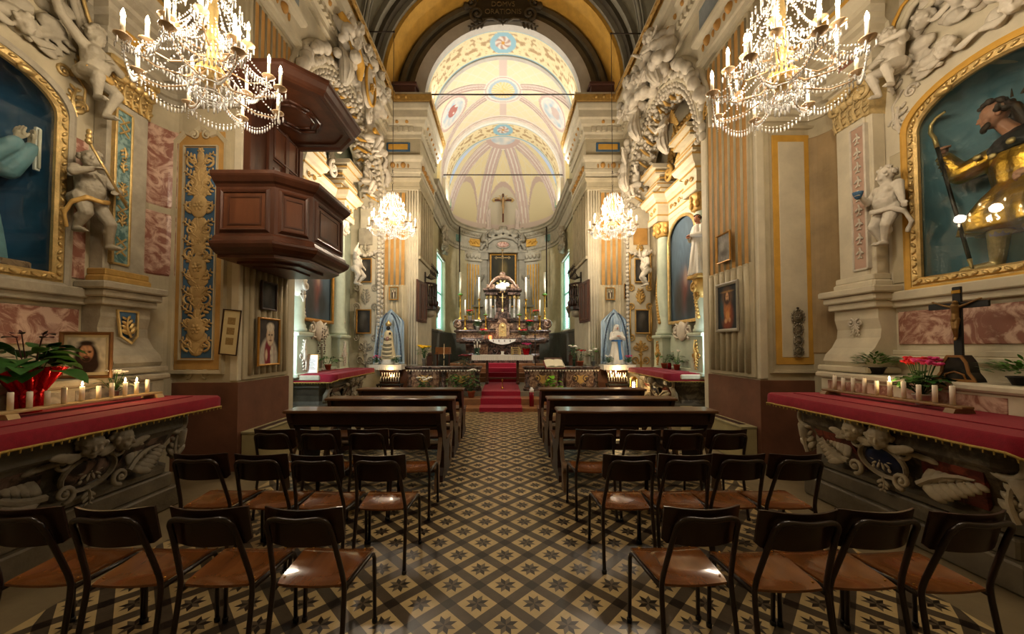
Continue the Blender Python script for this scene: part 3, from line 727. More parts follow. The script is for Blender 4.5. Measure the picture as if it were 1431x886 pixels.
# ================= figures =================
def head(mb, c, r, R=None, beard=False):
    R = R or Matrix.Identity(3); c = Vector(c)
    def e(p, q): mb.ell(c + R @ (Vector((p[0] * .95, p[1] * .84, p[2])) * r), (q[0] * r * .95, q[1] * r * .84, q[2] * r), 12, 8, R)
    e((0, .1, .14), (.8, .9, .84)); e((0, -.18, -.2), (.6, .62, .74)); e((0, -.5, -.76), (.24, .22, .18))
    e((0, -.84, -.12), (.1, .14, .22)); e((0, -.93, -.24), (.13, .12, .1))
    for s in (-1, 1):
        e((s * .36, -.5, -.34), (.28, .24, .26)); e((s * .3, -.66, .16), (.27, .13, .08)); e((s * .3, -.68, -.02), (.14, .09, .09)); e((s * .8, .08, -.1), (.1, .2, .26))
    e((0, -.74, -.47), (.22, .1, .06)); e((0, -.72, -.58), (.17, .1, .07))
def curls(mb, c, r, R=None, seed=1, n=34):
    R = R or Matrix.Identity(3); c = Vector(c); rnd = random.Random(seed)
    for i in range(n):
        a = rnd.uniform(0, 2 * PI); t = rnd.uniform(-.25, 1); k = math.sqrt(max(0, 1 - t * t)); y = k * math.sin(a)
        if y < -.25 and t < .62: continue
        p = Vector((.8 * k * math.cos(a), .8 * y + .08, .86 * t + .16)) * r; mb.ell(c + R @ p, r * rnd.uniform(.16, .24), 7, 5)
def hand(mb, w, d, up, s, side=1, curl=.5):
    """palm and five bent fingers: w wrist, d hand direction, up back of the hand, s hand length"""
    w = Vector(w); d = Vector(d).normalized(); up = Vector(up); up = (up - d * up.dot(d)).normalized(); x = d.cross(up) * side
    mb.cap(w, w + d * s * .4, s * .13, s * .17, 8)
    for k, (o, l) in enumerate(((-.2, .40), (-.07, .47), (.07, .44), (.19, .34))):
        a = w + d * s * .42 + x * s * o; b = a + (d * math.cos(curl * .6) - up * math.sin(curl * .6)) * s * l * .5; c = b + (d * math.cos(curl * 1.6) - up * math.sin(curl * 1.6)) * s * l * .5
        mb.cap(a, b, s * .082, s * .075, 6); mb.cap(b, c, s * .075, s * .06, 6)
    a = w + d * s * .16 - x * s * .15; b = a + (d * .7 - x * .6 - up * .3).normalized() * s * .25; c = b + (d * .9 - x * .1 - up * .4).normalized() * s * .2
    mb.cap(a, b, s * .095, s * .08, 6); mb.cap(b, c, s * .08, s * .062, 6)
def rot(x=0, y=0, z=0): return (Matrix.Rotation(z, 3, 'Z') @ Matrix.Rotation(y, 3, 'Y') @ Matrix.Rotation(x, 3, 'X'))
def putto(name, label, M4, H, J, m=None, voxel=.008, hr=(0, 0, 0), drape=None, group=None, seed=1, cat='putto'):
    t = thing(name, label, cat, M4.to_translation(), M4.to_euler().z, group)
    J0 = dict(head=(0, -.02, .89), neck=(0, 0, .77), chest=(0, 0, .68), belly=(0, -.035, .55), hip=(0, 0, .45),
              sl=(-.13, 0, .73), el=(-.2, -.02, .6), wl=(-.2, -.12, .5), sr=(.13, 0, .73), er=(.2, -.02, .6), wr=(.2, -.12, .5),
              kl=(-.09, -.06, .25), al=(-.09, 0, .06), kr=(.09, -.06, .25), ar=(.09, 0, .06))
    J0.update(J); P = {k: Vector(v) * H for k, v in J0.items()}; h = H; mb = MB()
    R = rot(*hr); head(mb, P['head'], .118 * h, R); mb.cap(P['neck'], P['head'] - Vector((0, 0, .06 * h)), .06 * h, .055 * h)
    mb.cap(P['chest'], P['belly'], .118 * h, .128 * h, 10); mb.cap(P['belly'], P['hip'], .128 * h, .115 * h, 10)
    for s in (-1, 1): mb.ell(P['chest'] + Vector((s * .06, -.075, .0)) * h, .055 * h, 8, 6); mb.ell(P['hip'] + Vector((s * .055, .07, -.02)) * h, .08 * h, 8, 6)
    for k in 'lr':
        s = -1 if k == 'l' else 1
        mb.cap(P['chest'] + Vector((s * .06, 0, .03)) * h, P['s' + k], .07 * h, .06 * h); mb.cap(P['s' + k], P['e' + k], .058 * h, .045 * h); mb.cap(P['e' + k], P['w' + k], .047 * h, .03 * h)
        hand(mb, P['w' + k], P['w' + k] - P['e' + k], (0, 0, 1) if abs((P['w' + k] - P['e' + k]).normalized().z) < .8 else (0, -1, 0), .12 * h, s)
        mb.cap(P['hip'] + Vector((s * .065, 0, -.01)) * h, P['k' + k], .088 * h, .06 * h, 10); mb.cap(P['k' + k], P['a' + k], .062 * h, .036 * h)
        mb.ell(P['k' + k].lerp(P['a' + k], .35) + Vector((0, .02, 0)) * h, .058 * h, 8, 6)
        f = P['a' + k]; mb.cap(f + Vector((0, .01, -.025)) * h, f + Vector((s * .015, -.09, -.04)) * h, .036 * h, .03 * h)
        for q in range(5): mb.ell(f + Vector((s * .015 + (q - 2) * .012, -.118, -.045)) * h, .0125 * h, 6, 4)
    m = m or M['stuccog']; mb.remesh('body', m, voxel * 1.0, t, 2)
    mb = MB(); curls(mb, P['head'], .118 * h, R, seed); mb.remesh('hair', m, voxel, t, 1)
    if drape:
        mb = MB(); col, pts, r = drape; Q = [Vector(p) * h for p in pts]
        for o in (-.45, 0, .45): mb.tube([q + Vector((0, -.03 * h - abs(o) * .01, o * r * h * 1.3)) for q in Q], [r * h * (.8 + .25 * math.sin(i * 2.1 + o * 5)) for i in range(len(Q))], 8)
        mb.remesh('drapery', M[col], voxel * 1.2, t, 3)
    return t
def cherub(mb, c, r, R=None, seed=1, wings=True):
    head(mb, c, r, R); curls(mb, c, r, R, seed, 26)
    if wings:
        for s in (-1, 1):
            for k in range(4):
                a = s * (.55 + k * .35); mb.ell((c[0] + s * r * (1.0 + k * .32), c[1] + r * .15, c[2] - r * (.75 - k * .12)), (r * .62, r * .2, r * .27), 7, 5, Matrix.Rotation(s * .35 - s * k * .12, 3, 'Y'))
def robe(mb, c, prof, nf=9, amp=.12, seed=1, seg=72, rz=0):
    """draped garment: rings (z, rx, ry, fold strength, shift x, shift y) from the top down"""
    rnd = random.Random(seed); ph = [rnd.uniform(0, 6) for _ in range(4)]; vs = []; n = len(prof)
    for z, rx, ry, fa, sx, sy in prof:
        for k in range(seg):
            a = 2 * PI * k / seg
            f = 1 + amp * fa * (math.sin(nf * a + ph[0] + z * 2) * .6 + math.sin((nf * 1.7 // 1) * a + ph[1] - z * 3) * .4)
            vs.append((c[0] + sx + rx * f * math.cos(a), c[1] + sy + ry * f * math.sin(a), c[2] + z))
    fs = [(i * seg + k, i * seg + (k + 1) % seg, (i + 1) * seg + (k + 1) % seg, (i + 1) * seg + k) for i in range(n - 1) for k in range(seg)]
    fs += [tuple(range(seg)), tuple(range((n - 1) * seg, n * seg))]
    mb.add(vs, fs, True)
def interp(prof, n):
    out = []
    for i in range(n):
        t = i / (n - 1) * (len(prof) - 1); k = min(int(t), len(prof) - 2); f = t - k; f = f * f * (3 - 2 * f)
        out.append(tuple(a + (b - a) * f for a, b in zip(prof[k], prof[k + 1])))
    return out
# ================= the two near side chapels =================
CH = {}
def chapel(S):
    D = SIDE[S]; yc = D['yc']; nm = D['n']; L = S < 0
    ml = M['plaster2'] if not L else M['stuccog']; st = M['stucco'] if not L else M['stuccog']
    def X(u): return -S * u
    W = lambda d: wallM(S, d, yc)
    # niche interior
    mb = MB(); mb.M = W(4.4)
    def nich(u, v):
        z = 2.28 + 1.58 * min(1, v / .65); f = max(0, (v - .65) / .35) * PI / 2; r = math.cos(f * .97)
        return (.592 * math.cos(PI * u) * r, .012 + .66 * math.sin(PI * u) * (.35 + .65 * r), z + .315 * math.sin(f))
    mb.grid(nich, 30, 26)
    mb.build(wname(S), M['tealw2'] if L else M['tealw'], None, 'structure')
    mb = MB(); mb.M = W(4.4); mb.box(-.62, .62, .0, .75, 2.1, 2.28); trim(mb, M['darkstone'])
    # gilded niche frame with its glass
    t = thing('niche_frame', 'gilded arched niche frame with glass on the %s chapel wall, around %s' % (nm, 'the veiled statue' if L else 'the pilgrim statue'), 'frame')
    hw = .585
    loop = [(-hw, -.0, 2.3), (hw, 0, 2.3)] + [(a, 0, z) for a, z in arch_pts(hw, 3.86, .31, 22)]
    mb = MB(); mb.M = W(4.4); mb.frame_sweep([(-.02, .0), (-.02, .03), (.0, .05), (.045, .055), (.06, .03), (.075, .03), (.075, 0)], loop, (0, -1, 0)); 
    for i in range(len(loop)):       # carved leaf along the frame
        a = Vector(loop[i]); b = Vector(loop[(i + 1) % len(loop)]); n = max(1, int((b - a).length / .07)); ang = math.atan2(b.z - a.z, b.x - a.x)
        for k in range(n):
            p = a.lerp(b, (k + .5) / n); cc = p + (p - Vector((0, 0, 3.2))).normalized() * .03
            mb.ell((cc.x, -.055, cc.z), (.034, .018, .016), 6, 4, Matrix.Rotation(-ang + (.6 if k % 2 else -.6), 3, 'Y'))
    mb.ell((X(.3), -.06, 4.12), (.07, .04, .04), 8, 5); mb.build('gilded_frame', M['gold'], t)
    mb = MB(); mb.M = W(4.4); lo2 = [(a * 1.13, y, 3.2 + (z - 3.2) * 1.08) for a, y, z in loop]; mb.frame_sweep([(-.0, .0), (0, .035), (.03, .05), (.06, .04), (.07, 0)], lo2, (0, -1, 0)); mb.build('outer_moulding', M['ochre2'] if not L else M['stuccog'], t)
    mb = MB(); mb.M = W(4.4); mb.prism([(p[0], p[2]) for p in loop], -.002, .002); mb.build('glass_pane', GLASS, t)
    # ledge under the frame and the marble panels
    mb = MB(); mb.M = W(4.4); mb.bbox(-.95, .95, -.1, 0, 2.1, 2.2, .012); mb.bbox(-.95, .95, -.06, 0, 2.03, 2.11); mb.bbox(-1.4, 1.4, -.05, 0, 1.5, 1.56); mb.bbox(-1.4, 1.4, -.09, 0, 1.44, 1.5); trim(mb, ml)
    mb = MB(); mb.M = W(4.4); mb.bbox(-.82, .82, -.02, 0, 1.62, 1.98, .01); trim(mb, M['rose'])
    for s in (-1, 1):
        mb = MB(); mb.M = W(4.4); mb.bbox(s * .64, s * .86, -.015, 0, 2.3, 3.75, .008); trim(mb, M['rose'] if L else M['plaster'])
    # pilasters with pedestals (the far one and its mirror)
    for s in (1, -1):
        far = s > 0
        t = thing('pilaster', '%s pilaster on the %s chapel wall, %s side of the niche' % ('teal marble panelled' if L else 'pink panelled', nm, 'pulpit' if L and far else 'high altar' if far else 'entrance'), 'pilaster')
        def Q(a, b): return sorted((X(s * a), X(s * b)))
        u0, u1 = .9, 1.34
        mb = MB(); mb.M = W(4.4); a, b = Q(u0, u1); mb.bbox(a, b, -.16, 0, 2.42, 4.3, .012); a, b = Q(u0 + .06, u1 - .02); mb.bbox(a, b, -.19, 0, 2.42, 4.3, .012); mb.build('shaft', ml, t)
        mb = MB(); mb.M = W(4.4); a, b = Q(u0 + .05, u0 + .22); mb.bbox(a, b, -.198, -.15, 2.5, 4.2, .004); c = (a + b) / 2; pn = mb.build('inlay_panel', M['teal'] if L else M['pinkp'], t)
        mb = MB(); mb.M = W(4.4)
        for (x, z0, z1) in ((a, 2.5, 4.2), (b, 2.5, 4.2)): mb.bbox(x - .012, x + .012, -.21, -.15, z0, z1, .004)
        for z in (2.5, 4.2): mb.bbox(a, b, -.21, -.15, z - .012, z + .012, .004)
        mb.M = W(4.4) @ Matrix.Translation((c, -.2, 0))
        for z0, d in ((4.12, -1), (2.95, 1), (2.6, 1), (3.2, 1)) if L else ():
            for k in range(2):
                zz = z0 + d * k * .1; mb.tube([(-.05, 0, zz), (.05, 0, zz + .09 * d)], .01, 5); mb.tube([(.05, 0, zz), (-.05, 0, zz + .09 * d)], .01, 5)
            acanthus(mb, 0, z0 + d * .32, d * PI / 2, .13, .45, 0, 3)
        for k in range(0 if L else 9): acanthus(mb, 0, 4.12 - k * .17, -PI / 2, .13, .5, 0, 2)
        mb.build('gilded_tracery', M['gold'] if L else st, t)
        mb = MB(); mb.M = W(4.4); a, b = Q(u0 - .02, u1 + .02); mb.bbox(a, b, -.21, 0, 2.36, 2.43); mb.bbox(a - .02, b + .02, -.23, 0, 2.28, 2.36, .02); mb.build('base_moulding', M['goldp'] if L else ml, t)
        mb = MB(); mb.M = W(4.4); a, b = Q(u0, u1); c = (a + b) / 2
        mb.bbox(a - .06, b + .06, -.25, 0, 4.66, 4.73, .015); mb.prism([(a, 4.28), (b, 4.28), (b + .04, 4.66), (a - .04, 4.66)], -.19, 0)
        for x, dd in ((a, 1), (b, -1)): scroll(mb, x + dd * .05, 4.57, .09, 1.5, dd, PI / 2, .026, 20, .2); scroll(mb, x + dd * .14, 4.58, .045, 1.2, -dd, PI / 2, .015, 14, .2)
        for k in range(5): acanthus(mb, a + (b - a) * (k + .5) / 5, 4.28, PI / 2, .2 + .05 * (k % 2), .4, .19, 3)
        for k in range(4): mb.ell((c - .12 + k * .08, -.22, 4.55), (.05, .04, .05), 7, 5)
        rosette(mb, c, 4.65, .07, .23); mb.build('capital', M['gold'] if L else mat('ochre_capital', '#c3ab78', .6, 12, .25, .2), t)
        # pedestal with its bulging console
        mb = MB(); mb.M = W(4.4); a, b = Q(u0 - .08, u1 + .08)
        mb.bbox(a - .06, b + .06, -.34, 0, 2.2, 2.28, .015); mb.bbox(a - .03, b + .03, -.3, 0, 2.12, 2.2, .015); mb.bbox(a, b, -.26, 0, 2.04, 2.12)
        prof = [(.0, 2.04), (-.2, 2.04), (-.2, 1.92), (-.17, 1.8), (-.18, 1.7), (-.25, 1.58), (-.33, 1.5), (-.36, 1.42), (-.33, 1.36), (0, 1.36)]
        mb.add([(x, y, z) for x in (a + .03, b - .03) for y, z in prof], [tuple(range(10)), tuple(range(19, 9, -1))] + [(i, (i + 1) % 10, 10 + (i + 1) % 10, 10 + i) for i in range(10)])
        mb.bbox(a - .02, b + .02, -.4, 0, 1.3, 1.37, .015); mb.build('pedestal', ml, t)
        mb = MB(); mb.M = W(4.4) @ Matrix.Translation(((a + b) / 2, -.2, 0))
        if L: mb.frame_sweep([(0, 0), (0, .02), (.02, .02), (.02, 0)], [(-.1, 0, 1.98), (-.08, -.02, 1.72), (.0, -.05, 1.65), (.08, -.02, 1.72), (.1, 0, 1.98)][::1], (0, -1, 0)); acanthus(mb, .02, 1.7, 1.8, .22, .5, .02, 4)
        else:
            for d in (-1, 1): scroll(mb, d * .05, 1.88, .05, 1.3, d, PI / 2, .012, 16, 0); acanthus(mb, 0, 1.86, -PI / 2 + d * .3, .14, .4, 0, 3)
        mb.build('pedestal_ornament', M['gold'] if L else st, t)
        if L:
            mb = MB(); mb.M = W(4.4) @ Matrix.Translation(((a + b) / 2, -.2, 0)); mb.prism([(-.09, 1.98), (-.07, 1.73), (0, 1.68), (.07, 1.73), (.09, 1.98)], -.012, .0); mb.build('blue_shield', M['blue'], t)
    # ledge (gradine) behind the altar table
    t = thing('altar_ledge', 'stone ledge behind the %s side altar carrying %s' % (nm, 'the framed portrait' if L else 'the standing crucifix'), 'ledge', (S * 4.17, yc, 0)); t.rotation_euler.z = -S * PI / 2
    mb = MB(); mb.bbox(-1.35, 1.35, -.2, .22, 1.0, 1.22, .01); mb.bbox(-1.4, 1.4, -.24, .22, 1.22, 1.29, .02); mb.build('ledge_block', ml, t)
    mb = MB()
    for k in range(3): mb.bbox(-1.25 + k * .85, -.5 + k * .85, -.206, -.19, 1.06, 1.19, .004)
    mb.build('front_panel', M['grey_m'] if L else M['rose'], t)
    # the altar itself
    ya, yb = -1.0, 1.0
    t = thing('side_altar', '%s altar with carved cherub heads under a red cloth, near %s chapel' % ('grey stuccoed' if L else 'red marble panelled', nm), 'altar', (S * 3.2, yc - (.02 if L else .03), 0), -S * PI / 2)
    dm = mat('altar_stone_grey', '#5a5448', .5, 5, .25, .25) if L else mat('altar_stone_dark', '#463c2f', .45, 5, .3, .2, col2='#73654f', sharp=True)
    ar_ = mat('altar_relief_grey', '#857c6b', .6, 6, .2, .15) if L else mat('altar_relief', '#b0a186', .55, 6, .2, .15)
    mb = MB(); mb.bbox(-.86, .86, .1, 1.0, 0, .2, .015); mb.bbox(-.8, .8, .14, 1.0, .2, .34, .015); mb.build('base_step', M['basest'], t)
    def swp(prof, m, nm_, e=.82):
        mb = MB(); mb.sweep(prof, [(-e, .95), (-e, .3), (-e + .12, .2), (e - .12, .2), (e, .3), (e, .95)], 0, 1); return mb.build(nm_, m, t)
    swp([(-.1, .34), (.02, .34), (.05, .36), (.05, .4), (.0, .43), (-.1, .43)], M['basest'], 'plinth_moulding')
    swp([(-.2, .43), (-.0, .43), (-.02, .5), (.03, .62), (.1, .72), (.14, .78), (-.2, .78)], dm, 'body')
    swp([(-.2, .78), (.16, .78), (.18, .8), (.18, .88), (.2, .9), (.26, .93), (-.2, .93)], dm, 'frieze')
    swp([(-.2, .93), (.27, .93), (.31, .96), (.31, 1.03), (.28, 1.05), (-.2, 1.05)], ml, 'tabletop')
    # carved cherub heads with wings, medallion, panels and corner volutes
    for k, s in enumerate((-1, 1)):
        mb = MB(); R = rot(.15, 0, s * .5); cherub(mb, (s * .115, -.05, .845 - .01 * k), .1, R, 3 + k); mb.remesh('cherub_head', ar_, .007, t, 1)
    mb = MB()
    for s in (-1, 1):
        for k in range(6): mb.ell((s * (.1 + k * .055), .02 + .012 * k, .775 - .01 * k), (.06, .03, .022), 7, 5, Matrix.Rotation(s * .3, 3, 'Y'))
    mb.remesh('feather_swag', ar_, .009, t, 1)
    mb = MB(); mb.ell((0, .12, .61), (.17, .05, .125), 18, 8, rot(.35)); md = mb.build('medallion', mat('medallion_blue', '#111a38', .35, 8, .2) if not L else M['dark_m'], t)
    mb = MB(); [scroll(mb, q * .2, zz, .07, 1.4, q * e, PI / 2 * e, .02, 18, -.06 if e < 0 else -.08) for q in (-1, 1) for zz, e in ((.73, 1), (.5, -1))]; acanthus(mb, 0, .47, -PI / 2, .12, .6, -.1, 3); mb.frame_sweep([(0, 0), (.005, .03), (.015, .035), (.025, .02), (.025, 0)], [(.175 * math.cos(q), .1 + .045 * -math.sin(q), .61 + .13 * math.sin(q)) for q in [2 * PI * k / 24 for k in range(24)]], (0, -1, -.35)); mb.build('medallion_frame', ar_, md)
    mb = MB(); mb.M = Matrix.Translation((0, .085, .61))
    for k in range(10): a = 2 * PI * k / 10; mb.ell((.062 * math.cos(a), -.006, .05 * math.sin(a)), (.036, .008, .011), 6, 4, Matrix.Rotation(-a, 3, 'Y'))
    for k in range(5): a = 2 * PI * k / 5 + .3; mb.ell((.115 * math.cos(a), .0, .085 * math.sin(a)), (.022, .008, .013), 6, 4, Matrix.Rotation(-a, 3, 'Y'))
    rosette(mb, 0, 0, .035, .0); mb.build('medallion_spray', ar_, md)
    for s in (-1, 1):
        mb = MB(); z0, z1 = .46, .73; mb.add([(s * .24, .195, .45), (s * .62, .195, .45), (s * .68, .085, .735), (s * .3, .085, .735), (s * .24, .23, .45), (s * .62, .23, .45), (s * .68, .12, .735), (s * .3, .12, .735)], [(0, 1, 2, 3), (4, 5, 6, 7), (0, 4, 5, 1), (1, 5, 6, 2), (2, 6, 7, 3), (3, 7, 4, 0)])
        mb.build('marble_panel', M['red_m'] if not L else M['dark_m'], t)
        mb = MB(); mb.M = Matrix.Translation((s * .46, .13, .59)) @ Matrix.Rotation(-.38, 4, 'X')
        acanthus(mb, -s * .17, -.09, .42 if s > 0 else PI - .42, .36, .5, 0, 7); acanthus(mb, s * .19, .1, PI + .25 if s > 0 else -.25, .2, .5, 0, 4)
        mb.build('panel_scrolls', ar_, t)
        mb = MB(); mb.M = Matrix.Translation((s * .78, .12, .7)); scroll(mb, 0, .12, .12, 1.5, -s, PI / 2, .032, 24, 0); scroll(mb, s * .02, -.14, .08, 1.3, s, -PI / 2, .025, 20, -.05)
        mb.tube([(s * .06, -.03, .05), (s * .09, .02, -.08), (s * .05, .08, -.22)], [.045, .05, .03], 8); acanthus(mb, s * .04, -.25, PI / 2, .28, .45, -.02, 4); mb.build('corner_volute', ar_, t)
    CH[S] = t
    # red cloth with gold fringe
    c = thing('altar_cloth', 'red gold-fringed cloth on the near %s altar, %s' % (nm, 'under the foil-wrapped plant' if L else 'under the brown candle rack'), 'altar cloth', (S * 3.2, yc - (.02 if L else .03), 0), -S * PI / 2)
    mb = MB(); E = 1.1; 
    ring_ = [(-E, .78), (-E, -.06), (-E + .08, -.145), (E - .08, -.145), (E, -.06), (E, .78)]
    mb.add([(x, y, 1.062) for x, y in ring_], [tuple(range(6))])
    vs = []; n = 0; pth = []
    for a, b in zip(ring_, ring_[1:]):
        k = max(2, int(math.hypot(b[0] - a[0], b[1] - a[1]) / .05)); pth += [(a[0] + (b[0] - a[0]) * i / k, a[1] + (b[1] - a[1]) * i / k) for i in range(k)]
    pth.append(ring_[-1]); rows = []
    for i, (x, y) in enumerate(pth):
        wv = .006 * math.sin(i * .8) + .004 * math.sin(i * 2.3); end = max(0, (abs(x) - .98) / .12)
        rows.append([(x, y, 1.062), (x * (1 + .006), y - .012 + wv * .3, 1.045), (x * (1 + .008 + wv * .4), y - .016 + wv, .955 - .05 * end * (1 if x * -S < 0 else .2))])
    mb.add([p for r in rows for p in r], [(i * 3 + q, i * 3 + q + 1, (i + 1) * 3 + q + 1, (i + 1) * 3 + q) for i in range(len(rows) - 1) for q in (0, 1)], True); mb.build('sheet', M['redcloth'], c)
    mb = MB(); mb.tube([(r[2][0] * 1.002, r[2][1] - .003, r[2][2]) for r in rows], .009, 6); 
    for r in rows: mb.tube([(r[2][0], r[2][1] - .004, r[2][2]), (r[2][0], r[2][1] - .004, r[2][2] - .028)], [.007, .004], 5)
    mb.build('fringe', M['fringe'], c)
    mb = MB(); mb.bbox(-1.0, 1.0, .12, .5, 1.063, 1.071, .003); mb.build('runner', M['redcloth'], c)
    # entablature over the pilasters and the scrolled pediment
    p0 = D['p0']; u = lambda v: yc + v
    P = [(S * D['xw'], p0), (S * 4.24, p0)] + [(S * (4.42 - .2 + .2 * math.sin(PI / 2 * i / 6)), p0 - .42 + .42 * math.cos(PI / 2 * i / 6)) for i in range(1, 7)] + [(S * 4.4, u(1.36)), (S * 4.24, u(1.36)), (S * 4.24, u(.88)), (S * 4.4, u(.88)), (S * 4.4, u(.72))]
    mb = MB(); mb.sweep([(0, 0), (.04, 0), (.04, .06), (.08, .07), (.08, .13), (.13, .16), (.14, .2), (.05, .22), (.05, .4), (.11, .43), (.12, .49), (.18, .51), (.2, .55), (.28, .57), (.28, .63), (.34, .69), (.37, .74), (.37, .78), (.1, .8), (.1, 1.0), (.16, 1.03), (.16, 1.08), (0, 1.1)], P, 4.73, S); trim(mb, ml)
    mb = MB(); mb.sweep([(.37, .735), (.375, .735), (.375, .785), (.36, .785)], P, 4.73, S, caps=False); trim(mb, M['ochre2'] if not L else M['goldp'])
    mb = MB(); mb.M = W(4.4)
    a, b = sorted((X(1.0), X(1.25))); mb.bbox(a, b, -.215, -.1, 4.96, 5.12, .01); trim(mb, M['rose'] if not L else M['ochre2'])
    for s in (1, -1):                                   # S-shaped mouldings leading to the crown
        mb = MB(); mb.M = W(4.4)
        S1 = [(.95, 4.72), (.9, 4.74), (.82, 4.78), (.74, 4.86), (.68, 4.98), (.63, 5.12), (.55, 5.22), (.44, 5.26), (.36, 5.2), (.36, 5.1), (.44, 5.08)]
        for w, o in ((.05, .06), (.03, .1), (.025, .03)): mb.tube([(X(s * (a - (o - .06) * .9)), -o, z - (o - .06) * 1.4) for a, z in S1], w, 7)
        trim(mb, ml)
        mb = MB(); mb.M = W(4.4); mb.tube([(X(s * (a + .05)), -.1, z + .045) for a, z in S1[:8]], .018, 6); trim(mb, M['ochre2'] if not L else M['gold'])
        mb = MB(); mb.M = W(4.4); scroll(mb, X(s * .62), 4.35, .07, 1.4, s, 0, .018, 18, 0); scroll(mb, X(s * .8), 4.1, .06, 1.3, -s, PI, .014, 18, 0); acanthus(mb, X(s * .72), 3.95, PI / 2, .3, .4, 0, 4); acanthus(mb, X(s * .78), 4.42, PI / 2, .24, .45, 0, 3)
        mb.tube([(X(s * .66), 0, 3.9), (X(s * .66), -.01, 4.02), (X(s * .8), -.01, 4.12), (X(s * .82), 0, 4.3), (X(s * .7), -.01, 4.42)], .014, 6); trim(mb, M['gold'] if L else st)
    # winged cherub heads and clouds crowning the niche
    for k, (uu, z, sg) in enumerate(((.24, 4.5, 1), (-.24, 4.5, -1), (.0, 4.78, 1), (.42, 4.95, 1))):
        mb = MB(); mb.M = W(4.4); cherub(mb, (X(uu), -.1, z), .1, rot(.1, 0, -S * sg * .5), 5 + k)
        o = mb.remesh('cherub_relief', st, .009, None, 1); tag(o, 'winged %s stucco cherub head above the %s niche, %s' % ('grey' if L else 'pale', nm, ('low on the high altar side', 'low on the entrance side', 'over the middle', 'highest, beside the scroll')[k]), 'cherub relief', 'cherub heads over the %s niche' % nm)
    rnd = random.Random(4 + S); mb = MB(); mb.M = W(4.4)
    for k in range(46):
        a = rnd.uniform(-.55, .55); z = rnd.uniform(4.5, 5.35); mb.ell((a, -.0 - rnd.uniform(0, .08), z), (rnd.uniform(.06, .13), .07, rnd.uniform(.05, .1)), 7, 5)
    for s in (-1, 1): acanthus(mb, s * .3, 4.4, PI / 2 - s * .9, .4, .5, .03, 4); scroll(mb, s * .5, 4.62, .1, 1.5, s, 0, .025, 20, .03)
    o = mb.remesh('cloud_relief', st, .012, None, 2); tag(o, 'billowing stucco clouds crowning the %s niche' % nm, 'relief')
    # sloping curtain panel at the side of the niche
    return
chapel(1); chapel(-1)
# painted panels on the pier faces towards the entrance
def pier_panel(S):
    D = SIDE[S]; c = S * (D['xw'] + (.48 if S > 0 else .53)); M4 = Matrix.Translation((c, D['p0'], 0))
    if S < 0:
        mb = MB(); mb.M = M4; mb.bbox(-.3, .3, -.012, .03, 1.3, 4.42, .006); trim(mb, M['ochre2'] if 0 else mat('panel_ochre', '#b48c4e', .7, 4, .2))
        mb = MB(); mb.M = M4; mb.bbox(-.2, .2, -.02, .03, 1.45, 4.2, .004); trim(mb, M['blue'])
        mb = MB(); mb.M = M4 @ Matrix.Translation((0, -.02, 1.47)); arabesque(mb, .42, 2.7, 9, 0, .016)
        for k in range(18): mb.ell((0, -.004, .1 + k * .147), (.1 + .05 * math.sin(k * 1.4), .012, .1), 10, 5)
        for k in range(12):
            for s in (-1, 1): acanthus(mb, s * .05, .12 + k * .22, PI / 2 - s * .9, .17, .5, .0, 3)
        for z in (.35, 1.15, 1.95): mb.ell((0, -.012, z), (.12, .022, .16), 12, 6); rosette(mb, 0, z, .07, .02)
        trim(mb, mat('arabesque_tan', '#b79a66', .65, 8, .2))
        mb = MB(); mb.M = M4; lp = [(-.3, 0, 1.3), (.3, 0, 1.3), (.3, 0, 4.25), (.2, 0, 4.36), (.12, 0, 4.33), (0, 0, 4.42), (-.12, 0, 4.33), (-.2, 0, 4.36), (-.3, 0, 4.25)]
        mb.frame_sweep([(0, 0), (.01, .04), (.05, .05), (.06, 0)], lp, (0, -1, 0)); mb.frame_sweep([(.0, 0), (.0, .03), (.015, .03), (.015, 0)], [(-.21, -.01, 1.44), (.21, -.01, 1.44), (.21, -.01, 4.21), (-.21, -.01, 4.21)], (0, -1, 0))
        for s in (-1, 1): scroll(mb, s * .08, 4.36, .06, 1.3, s, PI / 2, .014, 16, .03); scroll(mb, s * .12, 1.25, .07, 1.3, -s, -PI / 2, .014, 16, .0)
        trim(mb, M['plaster'])
    else:
        mb = MB(); mb.M = M4; mb.bbox(-.26, .26, -.012, .03, 1.35, 4.55, .006); trim(mb, M['ochre2'])
        mb = MB(); mb.M = M4; mb.bbox(-.18, .18, -.02, .03, 1.45, 4.45, .004); trim(mb, M['plaster2'])
        mb = MB(); mb.M = M4; mb.frame_sweep([(0, 0), (.01, .04), (.04, .05), (.05, 0)], [(-.3, 0, 1.28), (.3, 0, 1.28), (.3, 0, 4.62), (-.3, 0, 4.62)], (0, -1, 0)); trim(mb, M['plaster'])
pier_panel(-1); pier_panel(1)
